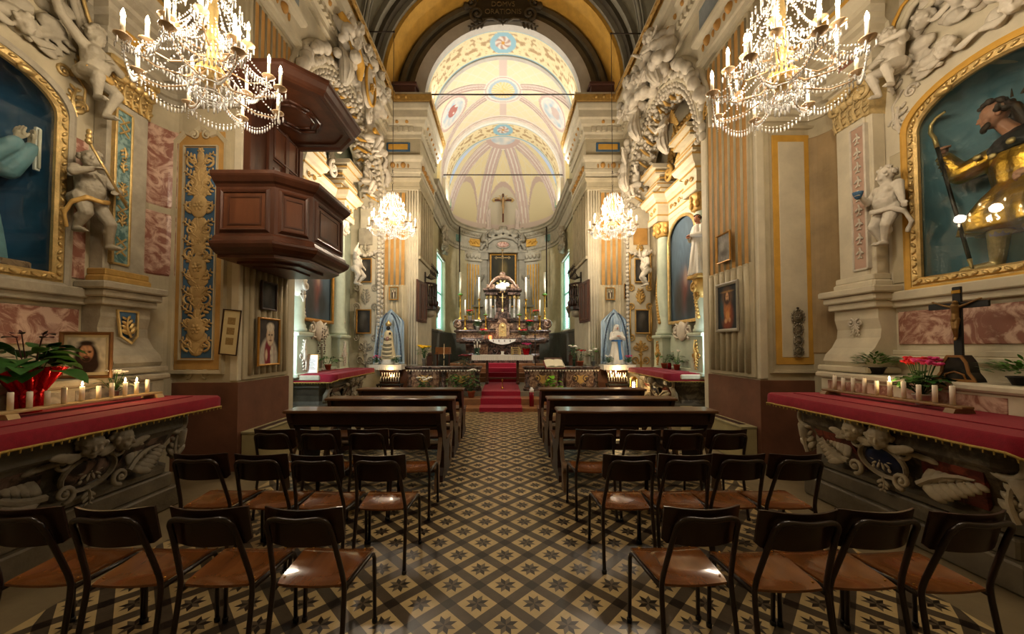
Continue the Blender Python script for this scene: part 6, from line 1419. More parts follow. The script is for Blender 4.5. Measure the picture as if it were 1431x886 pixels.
    for i, (a, z) in enumerate(P):
        mb.ell((a, -.03, z), (.045, .045, .05 + .02 * (i % 2)), 7, 5); mb.ell((a * 1.03 , -.03, z + .07), (.03, .03, .03), 6, 4)
        if z > 4.6 and i % 1 == 0:
            k = 1.09; mb.ell((a * k + rnd.uniform(-.04, .04), -.05, 5.3 + (z - 5.3) * k + rnd.uniform(-.04, .04)), (.09, .06, .075), 7, 5)
            mb.ell((a * .95, -.02, 5.3 + (z - 5.3) * .955), (.05, .05, .05), 6, 4)
    mb.build('beads', st, r)
    mb = MB()                                          # leaves and fruit crowding the inner face of the arch
    for i in range(26):
        th = .12 + (PI - .24) * i / 25
        for j, y in enumerate((.1, .28, .46)):
            rr = .965; p = Vector((hb * rr * math.cos(th), y + rnd.uniform(-.04, .04), 5.3 + 1.95 * rr * math.sin(th)))
            for q in range(3): mb.ell(p + Vector((rnd.uniform(-.06, .06), rnd.uniform(-.07, .07), rnd.uniform(-.06, .06))), (rnd.uniform(.04, .08), rnd.uniform(.04, .08), rnd.uniform(.03, .06)), 6, 4)
    mb.M = wallM(S, xw, bc); mb.v = [tuple(mb.M @ Vector(p)) for p in mb.v]; trim(mb, st)
    mb = MB(); mb.M = wallM(S, xw, bc)
    for i in range(18):
        th = .15 + (PI - .3) * (i + .5) / 18; mb.tube([(hb * k * math.cos(th + o), y, 5.3 + 1.95 * k * math.sin(th + o)) for k, o, y in ((.97, -.05, .05), (.93, 0, .2), (.95, .05, .36), (.97, .0, .52))], [.02, .04, .035, .012], 6)
    trim(mb, gd if R_ else M['ochre2'])
    mb = MB(); A = arch_pts(hb * 1.04, 5.3, 2.03, 40)
    for w, o, k in ((.05, .02, 1.0), (.035, .05, 1.045), (.06, .02, 1.16)): mb.tube([(a * k, -o, 5.3 + (z - 5.3) * k) for a, z in A], w, 7)
    mb.build('archivolt', M['plaster2'], r)
    mb = MB()
    for i in range(16):
        a = (i + .5) / 16 * PI; k = 1.12; acanthus(mb, hb * k * math.cos(a), 5.3 + 2.0 * k * math.sin(a), a + (1.2 if i < 8 else -1.2), .28, .45, .03, 4)
    mb.build('acanthus_leaves', gd if R_ else M['ochre2'], r)
    # ---- cloud mass with little heads over the arch
    c = thing('cloud_group', 'stucco clouds with small heads piled over the crown of the %s arched bay' % nm, 'relief', (S * xw, bc, 0), -S * PI / 2)
    mb = MB()
    for k in range(90):
        a = rnd.uniform(-1.25, 1.25); z = 7.35 + rnd.uniform(0, 1.0) * (1 - .3 * abs(a)); q = rnd.uniform(.09, .2); mb.ell((a, -.12 - .35 * rnd.random(), z), (q, q * .8, q * .75), 7, 5)
    for k in range(50):
        s = rnd.choice((-1, 1)); th = rnd.uniform(.25, 1.0); a = s * hb * 1.16 * math.cos(th); z = 5.3 + 2.3 * math.sin(th); q = rnd.uniform(.07, .14); mb.ell((a, -.06 - .15 * rnd.random(), z), (q, q * .7, q * .8), 7, 5)
    mb.remesh('clouds', st, .026, c, 1)
    for k in range(7):
        mb = MB(); a = -1.0 + k * .33; cherub(mb, (a, -.5 + .05 * (k % 2), 7.6 + .2 * ((k * 3) % 4)), .12, rot(.2, 0, -S * .5 + rnd.uniform(-.4, .4)), k, k % 2 == 0); mb.remesh('cherub_head', st, .014, c, 1)
    return t
bay(1); bay(-1)
# near and far jamb pictures, gilded scroll surrounds (far jambs face the entrance)
for S in (1, -1):
    nm = SIDE[S]['n']; YJ = 10.245
    o_ = thing('scroll_relief', '%s scroll relief with leaf ornament on the far side of the %s bay' % ('gilded' if S > 0 else 'grey', nm), 'stucco relief', (S * 3.84, YJ, 0))
    mb = MB()
    for z0, z1 in ((1.85, 2.7), (3.25, 4.15)):
        for s in (-1, 1):
            scroll(mb, s * .26, z0 - .02, .1, 1.4, s, PI / 2, .025, 18, 0); scroll(mb, s * .26, z1 + .03, .1, 1.4, -s, -PI / 2, .025, 18, 0); mb.tube([(s * .28, -.02, z0), (s * .3, -.03, (z0 + z1) / 2), (s * .28, -.02, z1)], .025, 6)
        acanthus(mb, 0, z1 + .08, PI / 2, .3, .45, 0, 4)
    acanthus(mb, 0, 2.85, PI / 2, .34, .5, 0, 4); arabesque(mb, .55, .7, 2, 0, .02)
    mb.v = [(x, y, z + (1.05 if z < .72 else 0)) for x, y, z in mb.v]
    mb.build('scrollwork', M['goldp'] if S > 0 else M['stuccog'], o_)
    mb = MB(); rnd = random.Random(2)
    for k in range(40): mb.ell((-.36 * S, -.03, 1.05 + k * .115), (.055, .05, .06), 6, 4)
    festoon(mb, [(-.3, -.05, 4.25), (0, -.05, 4.1), (.3, -.05, 4.25)], .05, 16, 3)
    mb.build('bead_border', M['stucco'], o_)
    for z, lab in ((1.95, 'lower'), (3.38, 'upper')):
        framed('wall_picture', '%s dark varnished panel in %s surround on the far side of the %s bay' % (lab, 'gold' if S > 0 else 'grey', nm), 'picture', Matrix.Translation((S * 3.88, YJ - .04, z)), .42, .68, F_DARK, M['goldp'] if S > 0 else GILT, .035)
    mb = MB(); mb.bbox(S * 3.86 - .2, S * 3.86 + .2, YJ - .03, YJ, 4.45, 4.92, .01); trim(mb, M['ochre'] if S > 0 else M['stuccog'])
# putti and statues of the bays
for S in (1, -1):
    bc = SIDE[S]['bc']; st = M['stucco']; nm = SIDE[S]['n']
    W = lambda d, u, z: wallM(S, d, bc + u, z)
    putto('putto', 'white stucco putto with raised arm beside the far column of the %s altarpiece' % nm, W(3.8, 1.35, 3.2), .95, dict(el=(-.26, -.05, .86), wl=(-.2, -.1, 1.02), kl=(-.1, -.1, .26), kr=(.12, -.16, .25)), st, .013, (-.1, 0, S * .6), seed=21)
    putto('putto', 'white stucco putto perched beside the broken pediment of the %s altarpiece, %s' % (nm, 'far end' if 1 else ''), W(3.6, 1.45, 5.55), .95, dict(kl=(-.12, -.22, .36), al=(-.12, -.12, .12), kr=(.1, -.2, .34), ar=(.08, -.1, .1), er=(.26, -.1, .72), wr=(.36, -.16, .78)), st, .013, (.2, 0, S * .6), seed=22)
    t = statue('angel_statue', 'winged stucco angel standing over the pediment of the %s altarpiece' % nm, W(3.75, .1, 6.05), 1.0, PRF, st, 5, dict(l=((-.13, 0, .78), (-.26, -.06, .7), (-.3, -.16, .84)), r=((.13, 0, .78), (.2, -.06, .62), (.08, -.16, .6))), hr=(.3, 0, S * .4))
    mb = MB()
    for s in (-1, 1):
        for k in range(7): mb.ell((s * (.12 + .05 * k), .12, .78 - .06 * k + .1), (.16 - .008 * k, .02, .05), 7, 5, Matrix.Rotation(-s * (.9 - .25 * k), 3, 'Y'))
    mb.remesh('wings', M['goldp'], .014, t, 1)
    statue('monk_statue' if S > 0 else 'robed_statue', 'white robed standing statue before the near column of the %s altarpiece' % nm, W(3.84, -1.2, 3.0), 1.2, PR, mat('white_robe', '#ddd8cc', .6, 6, .08), 8, hairm=M['hair'], face=M['skin'] if S > 0 else None)
    mb = MB(); mb.M = W(4.05, -1.2, 2.55); mb.bbox(-.2, .2, -.36, .1, .38, .45, .015); mb.ell((0, -.15, .22), (.15, .18, .22), 12, 8); scroll(mb, 0, .2, .1, 1.4, 1, PI / 2, .03, 20, .3); acanthus(mb, 0, -.1, PI / 2, .3, .45, .25, 4)
    o = mb.build('statue_bracket', M['goldp'] if S > 0 else st); tag(o, 'carved %s bracket under the robed statue of the %s altarpiece' % ('gilded' if S > 0 else 'white', nm), 'bracket')
# seated figures and cartouche over the cornice of the left bay, standing figures on the right
t = statue('seated_angel', 'stucco angel leaning over the cornice above the left bay, with ochre drapery', wallM(-1, 3.2, 7.25, 6.95), 1.1, PRF, M['stucco'], 12, dict(l=((-.13, 0, .78), (-.28, -.1, .8), (-.36, -.22, .9)), r=((.13, 0, .78), (.24, -.1, .66), (.3, -.24, .6))), hr=(.3, 0, -.4))
mb = MB(); mb.tube([(-.45, -.1, 1.0), (-.3, -.2, .85), (0, -.22, .62), (.25, -.22, .5), (.4, -.15, .3)], [.06, .09, .11, .1, .05], 9); mb.remesh('drapery', M['ochre2'], .016, t, 2)
putto('putto', 'stucco putto sitting on the moulding below the left cornice cartouche', wallM(-1, 3.2, 8.75, 6.2), 1.05, dict(kl=(-.12, -.24, .36), al=(-.12, -.12, .1), kr=(.1, -.22, .36), ar=(.08, -.1, .1), el=(-.24, -.06, .86), wl=(-.3, -.12, 1.0)), M['stucco'], .014, (.2, 0, -.5), ('ochre2', [(-.2, -.1, .5), (0, -.16, .45), (.2, -.1, .4)], .05), seed=31)
t = thing('cartouche', 'white oval cartouche with gilded rim and scrolls over the left bay', 'cartouche', (-3.1, 8.0, 7.2), PI / 2)
mb = MB(); mb.ell((0, -.08, .2), (.3, .1, .48), 18, 10); mb.build('oval', M['stucco'], t)
mb = MB(); mb.tube([(.27 * math.cos(a), -.16, .2 + .43 * math.sin(a)) for a in [2 * PI * k / 28 for k in range(28)]], .03, 7, True); acanthus(mb, -.1, .0, .9, .3, .5, .17, 3); mb.build('gilded_rim', M['ochre2'], t)
mb = MB()
for s in (-1, 1): scroll(mb, s * .34, .72, .18, 1.6, s, PI / 2, .06, 24, 0); scroll(mb, s * .3, -.3, .15, 1.5, -s, -PI / 2, .05, 22, 0); acanthus(mb, s * .3, .1, PI / 2 - s * .5, .4, .45, 0, 4)
mb.build('scrollwork', M['stucco'], t)
for k, (u, z, H, lab) in enumerate(((7.75, 7.15, 1.2, 'nearest the fluted pier'), (8.9, 6.6, 1.15, 'middle of the three'), (9.75, 5.7, 1.0, 'lowest, towards the chancel'))):
    statue('small_figure', 'draped stucco figure among the clouds above the right bay, %s' % lab, wallM(1, 3.25, u, z), H, PRF, M['stucco'], 40 + k, [dict(l=((-.13, 0, .78), (-.28, -.1, .8), (-.36, -.2, .9)), r=((.13, 0, .78), (.22, -.1, .62), (.1, -.2, .6))), None, dict(l=((-.13, 0, .78), (-.24, -.1, .66), (-.1, -.2, .6)), r=((.13, 0, .78), (.3, -.1, .84), (.4, -.16, .98)))][k], group='figures above the right bay', hr=(.2, 0, .5))
# second pair of side altars with their cloths
for S in (1, -1):
    nm = SIDE[S]['n']; bc = SIDE[S]['bc']
    dup(CH[S], (S * 3.36, bc + .02, 0), None, 'carved side altar with red cloth in the second bay on the %s, beyond the pier' % nm)
    src = [o for o in bpy.data.objects if o.name.startswith('altar_cloth') and o.location.x * S > 0][0]
    dup(src, (S * 3.36, bc + .02, 0), None, 'red fringed cloth on the %s altar of the second bay, beyond the pier' % nm)
plant('potted_plant', 'green trailing plant in terracotta pot on the right second-bay altar, nearer the columns', (3.92, 8.95, 1.072), M['terracotta'], 30, .14, .035, .24, .2, M['leaf'], None, 51)
plant('potted_plant', 'white flowered plant in terracotta pot on the right second-bay altar, nearer the pier', (3.92, 8.3, 1.072), M['terracotta'], 30, .13, .035, .2, .17, M['leaf'], (4, M['whitef'], .03, .42, .15), 52)
mb = MB(); mb.lathe([(.04, 0), (.045, .1), (.04, .14), (.03, .15)], (3.9, 8.62, 1.066), 12); o = mb.build('votive_cup', mat('red_glass', '#8a1016', .15, 5, .1, trans=.5)); tag(o, 'small red glass votive cup between two pots on the right second-bay altar', 'votive cup')
plant('potted_plant', 'trailing plant in terracotta pot on the left second-bay altar', (-3.95, 8.3, 1.072), M['terracotta'], 30, .14, .04, .2, .22, M['leaf'], None, 53)
t = thing('altar_card', 'white framed prayer card leaning at the near end of the left second-bay altar', 'card', (-3.82, 7.35, 1.067), .35); t.rotation_euler = (-.12, 0, .35)
mb = MB(); mb.bbox(-.1, .1, -.006, .006, 0, .36, .002); mb.build('card', M['white'], t)
mb = MB(); mb.frame_sweep([(0, 0), (0, .01), (.012, .01), (.012, 0)], [(-.1, -.005, 0), (.1, -.005, 0), (.1, -.005, .36), (-.1, -.005, .36)], (0, -1, 0)); mb.build('frame', GILT, t)
mb = MB()
for k in range(9): mb.bbox(-.06, .06 - .02 * (k % 3), -.0085, -.005, .08 + .026 * k, .086 + .026 * k, .0005)
mb.build('print', M['pewd'], t)
t = thing('silver_candelabrum', 'tall twisted silver candelabrum with glass beads on the left second-bay altar', 'candelabrum', (-4.02, 8.15, 1.067))
mb = MB(); mb.lathe([(.09, 0), (.1, .02), (.05, .05), (.03, .09), (.025, .3), (.03, .35), (.02, .6)], seg=14); mb.build('stem', mat('silver', '#9a958c', .3, 10, .2, 0, .9), t)
for k, z in enumerate((.42, .56, .7, .86)):
    mb = MB()
    for q in range(8): a = 2 * PI * q / 8; mb.ell((.07 * math.cos(a), .015 * (q % 2), z + .07 * math.sin(a)), (.022, .022, .022), 6, 4)
    mb.ell((0, 0, z), (.03, .03, .03), 8, 5); mb.build('rosette', MATS['silver'], t)
# ================= consoles with statues on the chancel piers =================
def console(S):
    nm = SIDE[S]['n']; x = S * 3.1 + (-.03 if S < 0 else 0)
    t = thing('console_shelf', 'wooden console under white lace on the %s chancel pier carrying the draped statue' % nm, 'console', (x, 10.0, 0))
    mb = MB(); mb.bbox(-.42, .42, -.22, .38, 1.04, 1.1, .01); mb.prism([(-.3, 1.04), (.3, 1.04), (.22, .8), (0, .72), (-.22, .8)], .1, .38); mb.build('shelf', M['walnut2'], t)
    l = thing('lace_cloth', 'white lace cloth hanging over the console shelf of the %s statue' % nm, 'cloth', (x, 10.0, 0)); mb = MB()
    mb.bbox(-.43, .43, -.235, .3, 1.102, 1.108, .002); n = 34
    for k in range(n): a = -.43 + .86 * k / n; mb.add([(a, -.238, 1.106), (a + .86 / n, -.238, 1.106), (a + .86 / n, -.242 + .006 * (k % 2), .99), (a + .43 / n, -.244, .965), (a, -.242 + .006 * (k % 2), .99)], [(0, 1, 2, 3, 4)])
    for s in (-1, 1): mb.add([(s * .432, -.235, 1.106), (s * .432, .3, 1.106), (s * .436, .3, .98), (s * .436, -.235, .98)], [(0, 1, 2, 3)])
    mb.build('lace', M['lace'], l)
    d = thing('blue_drape', 'pale blue satin drapery gathered to a peak behind the %s console statue' % nm, 'drapery', (x, 10.3, 0)); mb = MB()
    def dr(u, v):
        z = 2.64 - 1.52 * v; a = (u * 2 - 1); w = .05 + .33 * min(1, v / .2) ** .9 + .06 * max(0, v - .2)
        return (a * w, -.06 - .05 * math.sin(u * 2 * PI * 8 + 1) * min(1, v * 3) - .12 * abs(a) ** 2 * v + .02 * math.sin(u * 40 + v * 5), z - .05 * abs(a) ** 1.5 * (1 - v) - .0)
    mb.grid(dr, 90, 24); mb.build('satin', M['bluecloth'], d)
    mb = MB(); 
    for s in (-1, 1): mb.tube([(s * (.06 + .28 * math.sin(q * PI / 2 * .95)), -.22 - .0, 2.5 - 1.3 * q ** 1.6) for q in [k / 20 for k in range(21)]], .02, 6); [mb.ell((s * (.06 + .28 * math.sin(q * PI / 2 * .95)), -.24, 2.5 - 1.3 * q ** 1.6), (.02, .012, .03), 6, 4) for q in [k / 20 for k in range(21)]]
    mb.build('braid', mat('braid_blue', '#4b5a6c', .6, 30, .4), d)
    if S < 0:
        s_ = thing('crowned_madonna', 'crowned dark-faced madonna figure in a conical jewelled robe on the left console', 'statue', (x, 10.02, 1.11)); s_.scale = (1.15, 1.15, 1.13)
        mb = MB(); mb.lathe([(.16, 0), (.17, .04), (.14, .08), (.15, .12)], seg=18); mb.build('base', M['lace'], s_)
        mb = MB(); robe(mb, (0, 0, 0), interp([(.82, .05, .05, .0, 0, 0), (.76, .095, .08, .0, 0, 0), (.5, .125, .1, .1, 0, 0), (.12, .19, .14, .3, 0, 0)], 18), 6, .05, 3, 48); mb.build('jewelled_robe', mat('cream_robe', '#d8c79d', .5, 12, .15), s_)
        mb = MB()
        for k, z in enumerate((.66, .52, .42, .32, .23)): 
            r = .105 + (.7 - z) * .11
            for w in (0, .03): mb.tube([(r * math.sin(a), -r * .82 * math.cos(a) - .008, z - w - .05 * math.cos(a)) for a in [-.9 + 1.8 * q / 12 for q in range(13)]], .009, 5)
        mb.build('crescent_necklaces', M['black'], s_)
        mb = MB(); mb.ell((0, -.095, .62), (.05, .02, .06), 10, 6); mb.build('breast_ornament', M['rose'], s_)
        mb = MB(); head(mb, (0, -.02, .87), .06); mb.cap((0, 0, .8), (0, -.01, .86), .03, .03); mb.remesh('head', M['black'], .006, s_, 1)
        mb = MB(); head(mb, (.055, -.07, .74), .035); mb.remesh('infant_head', M['black'], .005, s_, 1)
        mb = MB(); mb.lathe([(.055, .92), (.075, .97), (.06, 1.0), (.02, 1.05), (.005, 1.07)], seg=14); mb.build('crown', M['gold'], s_)
    else:
        t2 = statue('lourdes_figure', 'white veiled praying woman with a bright blue sash on the right console', Matrix.Translation((x, 10.02, 1.11)), 1.08, PR, mat('white_robe', '#ddd8cc', .6, 6, .08), 3, dict(l=((-.12, 0, .78), (-.17, -.06, .64), (-.02, -.15, .7)), r=((.12, 0, .78), (.17, -.06, .64), (.02, -.15, .7))), veil=MATS['white_robe'], face=M['skin'], voxel=.011)
        mb = MB(); mb.prism([(-.03, .67), (.05, .67), (.06, .4), (.1, .14), (.02, .12), (.0, .4)], -.185, -.15); mb.tube([(.135 * math.sin(a), -.125 * math.cos(a), .64) for a in [2 * PI * k / 20 for k in range(20)]], .022, 6, True); mb.build('blue_sash', mat('sash_blue', '#2f6aa6', .5, 6, .1), t2)
    for s in (-1, 1):
        plant('flower_bunch', 'small bunch of pink and white flowers %s the %s console statue' % ('left of' if s < 0 else 'right of', nm), (x + s * .27, 9.88, 1.111), M['white'], 46, .07, .02, .16, .11, M['leaf'], (9, M['pinkf'] if s * S > 0 else M['whitef'], .026, .22, .1), 60 + s + 3 * S, True, .2, ph=.05, pr=.06, cat='flowers')
console(-1); console(1)
# votive candle stands below the consoles
for S, x, y in ((-1, -2.98, 9.62), (1, 3.02, 9.62)):
    nm = SIDE[S]['n']; t = thing('votive_stand', 'black iron votive stand with tiers of small candles before the %s chancel pier' % nm, 'votive stand', (x, y, .0))
    mb = MB(); mb.bbox(-.3, .34, -.12, .2, .58, .62, .008); mb.build('tray', M['black'], t)
    for i in range(2): mb = MB(); mb.bbox(-.26, .26, .0 + .09 * i, .1 + .09 * i, .66 + .1 * i, .68 + .1 * i, .004); mb.box(-.25, -.23, .04 + .09 * i, .06 + .09 * i, .6, .67 + .1 * i); mb.box(.23, .25, .04 + .09 * i, .06 + .09 * i, .6, .67 + .1 * i); mb.build('tier', M['iron'], t)
    for sx in (-.27, .3):
        for sy in (-.08, .16): mb = MB(); mb.box(sx - .015, sx + .015, sy - .015, sy + .015, 0, .6); mb.build('leg', M['black'], t)
    lit = (4, 5) if S < 0 else (1, 3, 4, 6, 9, 11)
    for k in range(16):
        i = k // 8; c = (x - .23 + (k % 8) * .066, y + .05 + .09 * i, .681 + .1 * i)
        mb = MB(); mb.lathe([(.012, 0), (.012, .12), (.003, .122)], seg=8); o = mb.build('small_candle', M['wax'], loc=c); tag(o, 'small %s candle on the %s tier of the %s votive stand' % ('burning' if k in lit else 'unlit', 'upper' if i else 'lower', nm), 'candle', 'small %s candles on the %s tier of the %s votive stand' % ('burning' if k in lit else 'unlit', 'upper' if i else 'lower', nm))
        if k in lit: mb = MB(); mb.lathe([(.002, .124), (.009, .138), (.007, .155), (.001, .175)], seg=8); mb.build('flame', FLAME, o)
    light('POINT', 'flame_light', (x, y + .1, .98), 4 if S < 0 else 9, (1, .66, .3), .08)
t = thing('lantern', 'glowing glass lantern on a shelf at the edge of the right second-bay altar', 'lantern', (3.1, 8.75, .62)); mb = MB()
for sx in (-.06, .06):
    for sy in (-.06, .06): mb.box(sx - .006, sx + .006, sy - .006, sy + .006, 0, .2)
mb.bbox(-.07, .07, -.07, .07, -.01, .01); mb.prism([(-.08, .2), (.08, .2), (.02, .27), (-.02, .27)], -.07, .07); mb.build('cage', M['brass'], t)
mb = MB(); mb.lathe([(.03, .01), (.03, .12), (.01, .14)], seg=10); mb.build('candle', FLAME, t); light('POINT', 'lantern_light', (0, -.0, .17), 5, (1, .66, .3), .04, parent=t)
mb = MB(); mb.lathe([(.12, 0), (.1, .02), (.02, .04), (.02, .56), (.1, .59), (.11, .61)], seg=16); o = mb.build('lantern_pedestal', M['walnut'], loc=(3.1, 8.75, .0)); tag(o, 'turned wooden pedestal under the glowing lantern', 'pedestal')
# ================= balustrade =================
for S in (-1, 1):
    x0, x1 = (-2.68, -.62) if S < 0 else (.58, 2.66)
    t = thing('balustrade', 'marble altar rail with black top and gold heart motifs, %s of the carpet' % ('left' if S < 0 else 'right'), 'balustrade', ((x0 + x1) / 2, 10.25, FZ)); L = (x1 - x0) / 2
    mb = MB(); mb.bbox(-L - .04, L + .04, -.16, .16, .62, .68, .015); mb.bbox(-L, L, -.12, .12, .58, .62, .01); mb.build('top_rail', M['dark_m'], t)
    mb = MB(); n = 26
    for k in range(n): a = -L + 2 * L * k / n; w = 2 * L / n * .85; mb.prism([(a, .585), (a + w, .585), (a + w / 2, .535)], -.135, -.12)
    mb.build('tooth_trim', M['wax'], t)
    mb = MB(); mb.bbox(-L - .02, L + .02, -.13, .13, 0, .08, .012); mb.build('base', M['dark_m'], t)
    for k, c in enumerate((-L * .5, L * .5)):
        mb = MB(); w = L * .38; mb.bbox(c - w, c + w, -.07, .07, .08, .58, .01); p = mb.build('panel', M['brown_m'], t)
        mb = MB(); mb.M = Matrix.Translation((c, -.07, .34)); mb.prism([(.2 * (math.sin(q) ** 3), .0 + .15 * (.81 * math.cos(q) - .31 * math.cos(2 * q) - .12 * math.cos(3 * q))) for q in [2 * PI * i / 28 for i in range(28)]], -.016, .0)
        mb.build('heart_motif', M['goldp'], p)
        mb = MB(); mb.M = Matrix.Translation((c, -.07, .32))
        mb.tube([(-.2, -.008, -.2), (0, -.012, -.23), (.2, -.008, -.2)], .012, 6)
        for s in (-1, 1): scroll(mb, s * .16, .02, .1, 1.3, s, PI / 2, .018, 18, 0); scroll(mb, s * .12, -.16, .06, 1.2, -s, -PI / 2, .014, 16, 0)
        mb.build('scrollwork', M['dark_m'], p)
    for c in (-L + .1, 0, L - .1):
        mb = MB(); mb.lathe([(.1, .08), (.1, .12), (.07, .16), (.09, .25), (.06, .36), (.085, .45), (.07, .5), (.1, .54), (.1, .58)], (c, -.02, 0), 12); mb.build('post', M['dark_m'], t)
# ================= carpet =================
mb = MB(); prof = [(8.96, .003), (9.012, .003), (9.012, .094), (9.495, .094), (9.495, .254), (9.975, .254), (9.975, .374), (12.612, .374), (12.612, .524), (12.872, .524), (12.872, .674), (13.132, .674), (13.132, .824), (13.392, .824), (13.392, .974), (13.72, .974)]
vs = []; th = .012
for y, z in prof: vs += [(-.58, y - th * .4, z + th * .6), (.47, y - th * .4, z + th * .6)]
mb.add(vs, [(2 * i, 2 * i + 1, 2 * i + 3, 2 * i + 2) for i in range(len(prof) - 1)])
for sx in (-.58, .47): mb.add([(sx, y - th * .4, z + th * .6) for y, z in prof] + [(sx, y, z) for y, z in reversed(prof)], [(i, i + 1, 2 * len(prof) - 2 - i, 2 * len(prof) - 1 - i) for i in range(len(prof) - 1)])
o = mb.build('carpet_runner', M['carpet']); tag(o, 'red carpet runner climbing the chancel steps to the high altar', 'carpet')
# ================= free-standing altar =================
t = thing('altar_table', 'dark wooden altar table with white lace cloth standing on the red carpet', 'altar', (-.02, 12.05, FZ + .014))
mb = MB(); mb.bbox(-.95, .95, -.3, .3, .86, .93, .01); mb.build('table_top', M['walnut'], t)
for s in (-1, 1):
    mb = MB(); mb.bbox(s * .5 - .04, s * .5 + .04, -.1, .1, .06, .86, .01); mb.bbox(s * .5 - .05, s * .5 + .05, -.26, .26, 0, .07, .015); mb.bbox(s * .5 - .05, s * .5 + .05, -.24, .24, .8, .865, .01); mb.build('trestle', M['walnut'], t)
mb = MB(); mb.bbox(-.48, .48, -.02, .02, .14, .2, .006); mb.build('stretcher', M['walnut'], t)
t = thing('altar_linen', 'white lace-edged linen over the dark wooden altar table', 'cloth', (-.02, 12.05, FZ)); mb = MB(); n = 60
mb.bbox(-.98, .98, -.33, .33, .946, .951, .001)
for k in range(n):
    a = -.98 + 1.96 * k / n; b = a + 1.96 / n; mb.add([(a, -.333, .95), (b, -.333, .95), (b, -.34 - .006 * (k % 2), .80), ((a + b) / 2, -.342, .775), (a, -.34 - .006 * ((k + 1) % 2), .80)], [(0, 1, 2, 3, 4)])
for s in (-1, 1): mb.grid(lambda u, v: (s * (.983 + .03 * v + .02 * math.sin(u * 14) * v), -.333 + .66 * u, .95 - .27 * v), 20, 6)
mb.build('linen', M['lace'], t)
TZ = FZ + .952
# things on the altar table
t = thing('candle_trio', 'green glass candle holder with three white candles at the left end of the altar table', 'candle holder', (-.84, 11.95, TZ))
mb = MB(); mb.lathe([(.1, 0), (.1, .02), (.07, .03), (.06, .12), (.09, .2), (.1, .22), (.02, .23)], seg=16); mb.build('holder', mat('green_glass', '#3f5a45', .15, 8, .2, trans=.4), t)
for k in range(3): mb = MB(); mb.lathe([(.022, .22), (.022, .44 if k == 1 else .33), (.004, .445 if k == 1 else .333)], ((k - 1) * .08, 0, 0), 10); mb.build('candle', M['wax'], t)
mb = MB()
for k in range(5): mb.ell(((k - 2) * .05, -.03, .42 + .05 * (k % 2)), (.03, .03, .025), 7, 5)
mb.build('white_blossoms', M['whitef'], t)
t = thing('missal_stand', 'small gilded missal stand on the right half of the altar table', 'stand', (.42, 12.05, TZ), .3)
for s in (-1, 1): mb = MB(); mb.bbox(s * .13 - .012, s * .13 + .012, -.1, .1, 0, .2, .003); mb.tube([(s * .13, -.1, .02), (s * .13, .08, .26)], .014, 6); mb.build('side_frame', M['gold'], t)
mb = MB()
for k in range(4): mb.bbox(-.14, .14, -.09 + .05 * k, -.07 + .05 * k, .05 + .06 * k, .07 + .06 * k, .003)
mb.build('rails', M['gold'], t)
mb = MB(); mb.lathe([(.07, 0), (.08, .01), (.04, .03), (.05, .09), (.055, .12)], (-.02, 11.95, TZ), 14); o = mb.build('white_bowl', M['white']); tag(o, 'small white bowl in the middle of the altar table', 'bowl')
t = plant('wrapped_cyclamen', 'pink cyclamen wrapped in red foil at the right end of the altar table', (.76, 12.0, TZ), None, 24, .08, .04, .1, .12, M['leaf'], (14, M['pinkf'], .04, .36, .13), 71, True, .3, ph=.18, pr=.08)
mb = MB(); mb.grid(lambda u, v: ((.07 + .06 * v) * (1 + .12 * math.sin(u * 2 * PI * 9)) * math.cos(u * 2 * PI), (.07 + .06 * v) * (1 + .12 * math.sin(u * 2 * PI * 9)) * math.sin(u * 2 * PI), .22 * v), 54, 6); mb.build('foil_wrap', M['foil'], t)
# ================= high altar =================
ha = thing('high_altar', 'high altar of dark and brown marble with two candle ledges and columned tabernacle', 'high altar', (-.02, 14.2, .97))
def hp_(nm, m, fn, par=None):
    mb = MB(); mb.M = Matrix.Translation((0, 0, -.97)); fn(mb); return mb.build(nm, m, par or ha)
hp_('base', M['dark_m'], lambda mb: mb.bbox(-1.4, 1.4, -.5, .6, .975, 1.1, .02))
hp_('front', M['brown_m'], lambda mb: mb.bbox(-1.0, 1.0, -.42, .6, 1.1, 1.75, .02))
hp_('front_panel', M['dark_m'], lambda mb: (mb.bbox(-.55, .55, -.45, -.4, 1.18, 1.68, .01), [scroll(mb, s * .3, 1.43, .18, 1.5, s, PI / 2, .03, 22, .45) for s in (-1, 1)]))
for s in (-1, 1):
    hp_('console', M['dark_m'], lambda mb: mb.add([(x, y, z) for x in (s * 1.08, s * 1.38) for y, z in ((-.1, 1.1), (-.42, 1.1), (-.48, 1.25), (-.36, 1.42), (-.38, 1.55), (-.5, 1.66), (-.5, 1.75), (-.1, 1.75))], [tuple(range(8)), tuple(range(15, 7, -1))] + [(i, (i + 1) % 8, 8 + (i + 1) % 8, 8 + i) for i in range(8)]))
    hp_('end_volute', M['brown_m'], lambda mb: (scroll(mb, s * 1.72, 2.45, .16, 1.5, -s, PI / 2, .06, 22, .02), mb.bbox(s * 1.6, s * 1.8, -.02, .3, 2.2, 2.6, .03)))
hp_('mensa', M['dark_m'], lambda mb: (mb.bbox(-1.72, 1.72, -.56, .7, 1.75, 1.86, .02), mb.bbox(-1.6, 1.6, -.5, .7, 1.70, 1.76, .01)))
hp_('lower_gradine', M['brown_m'], lambda mb: mb.bbox(-1.78, 1.78, -.12, .7, 1.86, 2.14, .01)); hp_('lower_gradine_top', M['dark_m'], lambda mb: (mb.bbox(-1.86, 1.86, -.18, .7, 2.14, 2.22, .015), mb.bbox(-1.8, 1.8, -.15, .7, 1.86, 1.92, .01)))
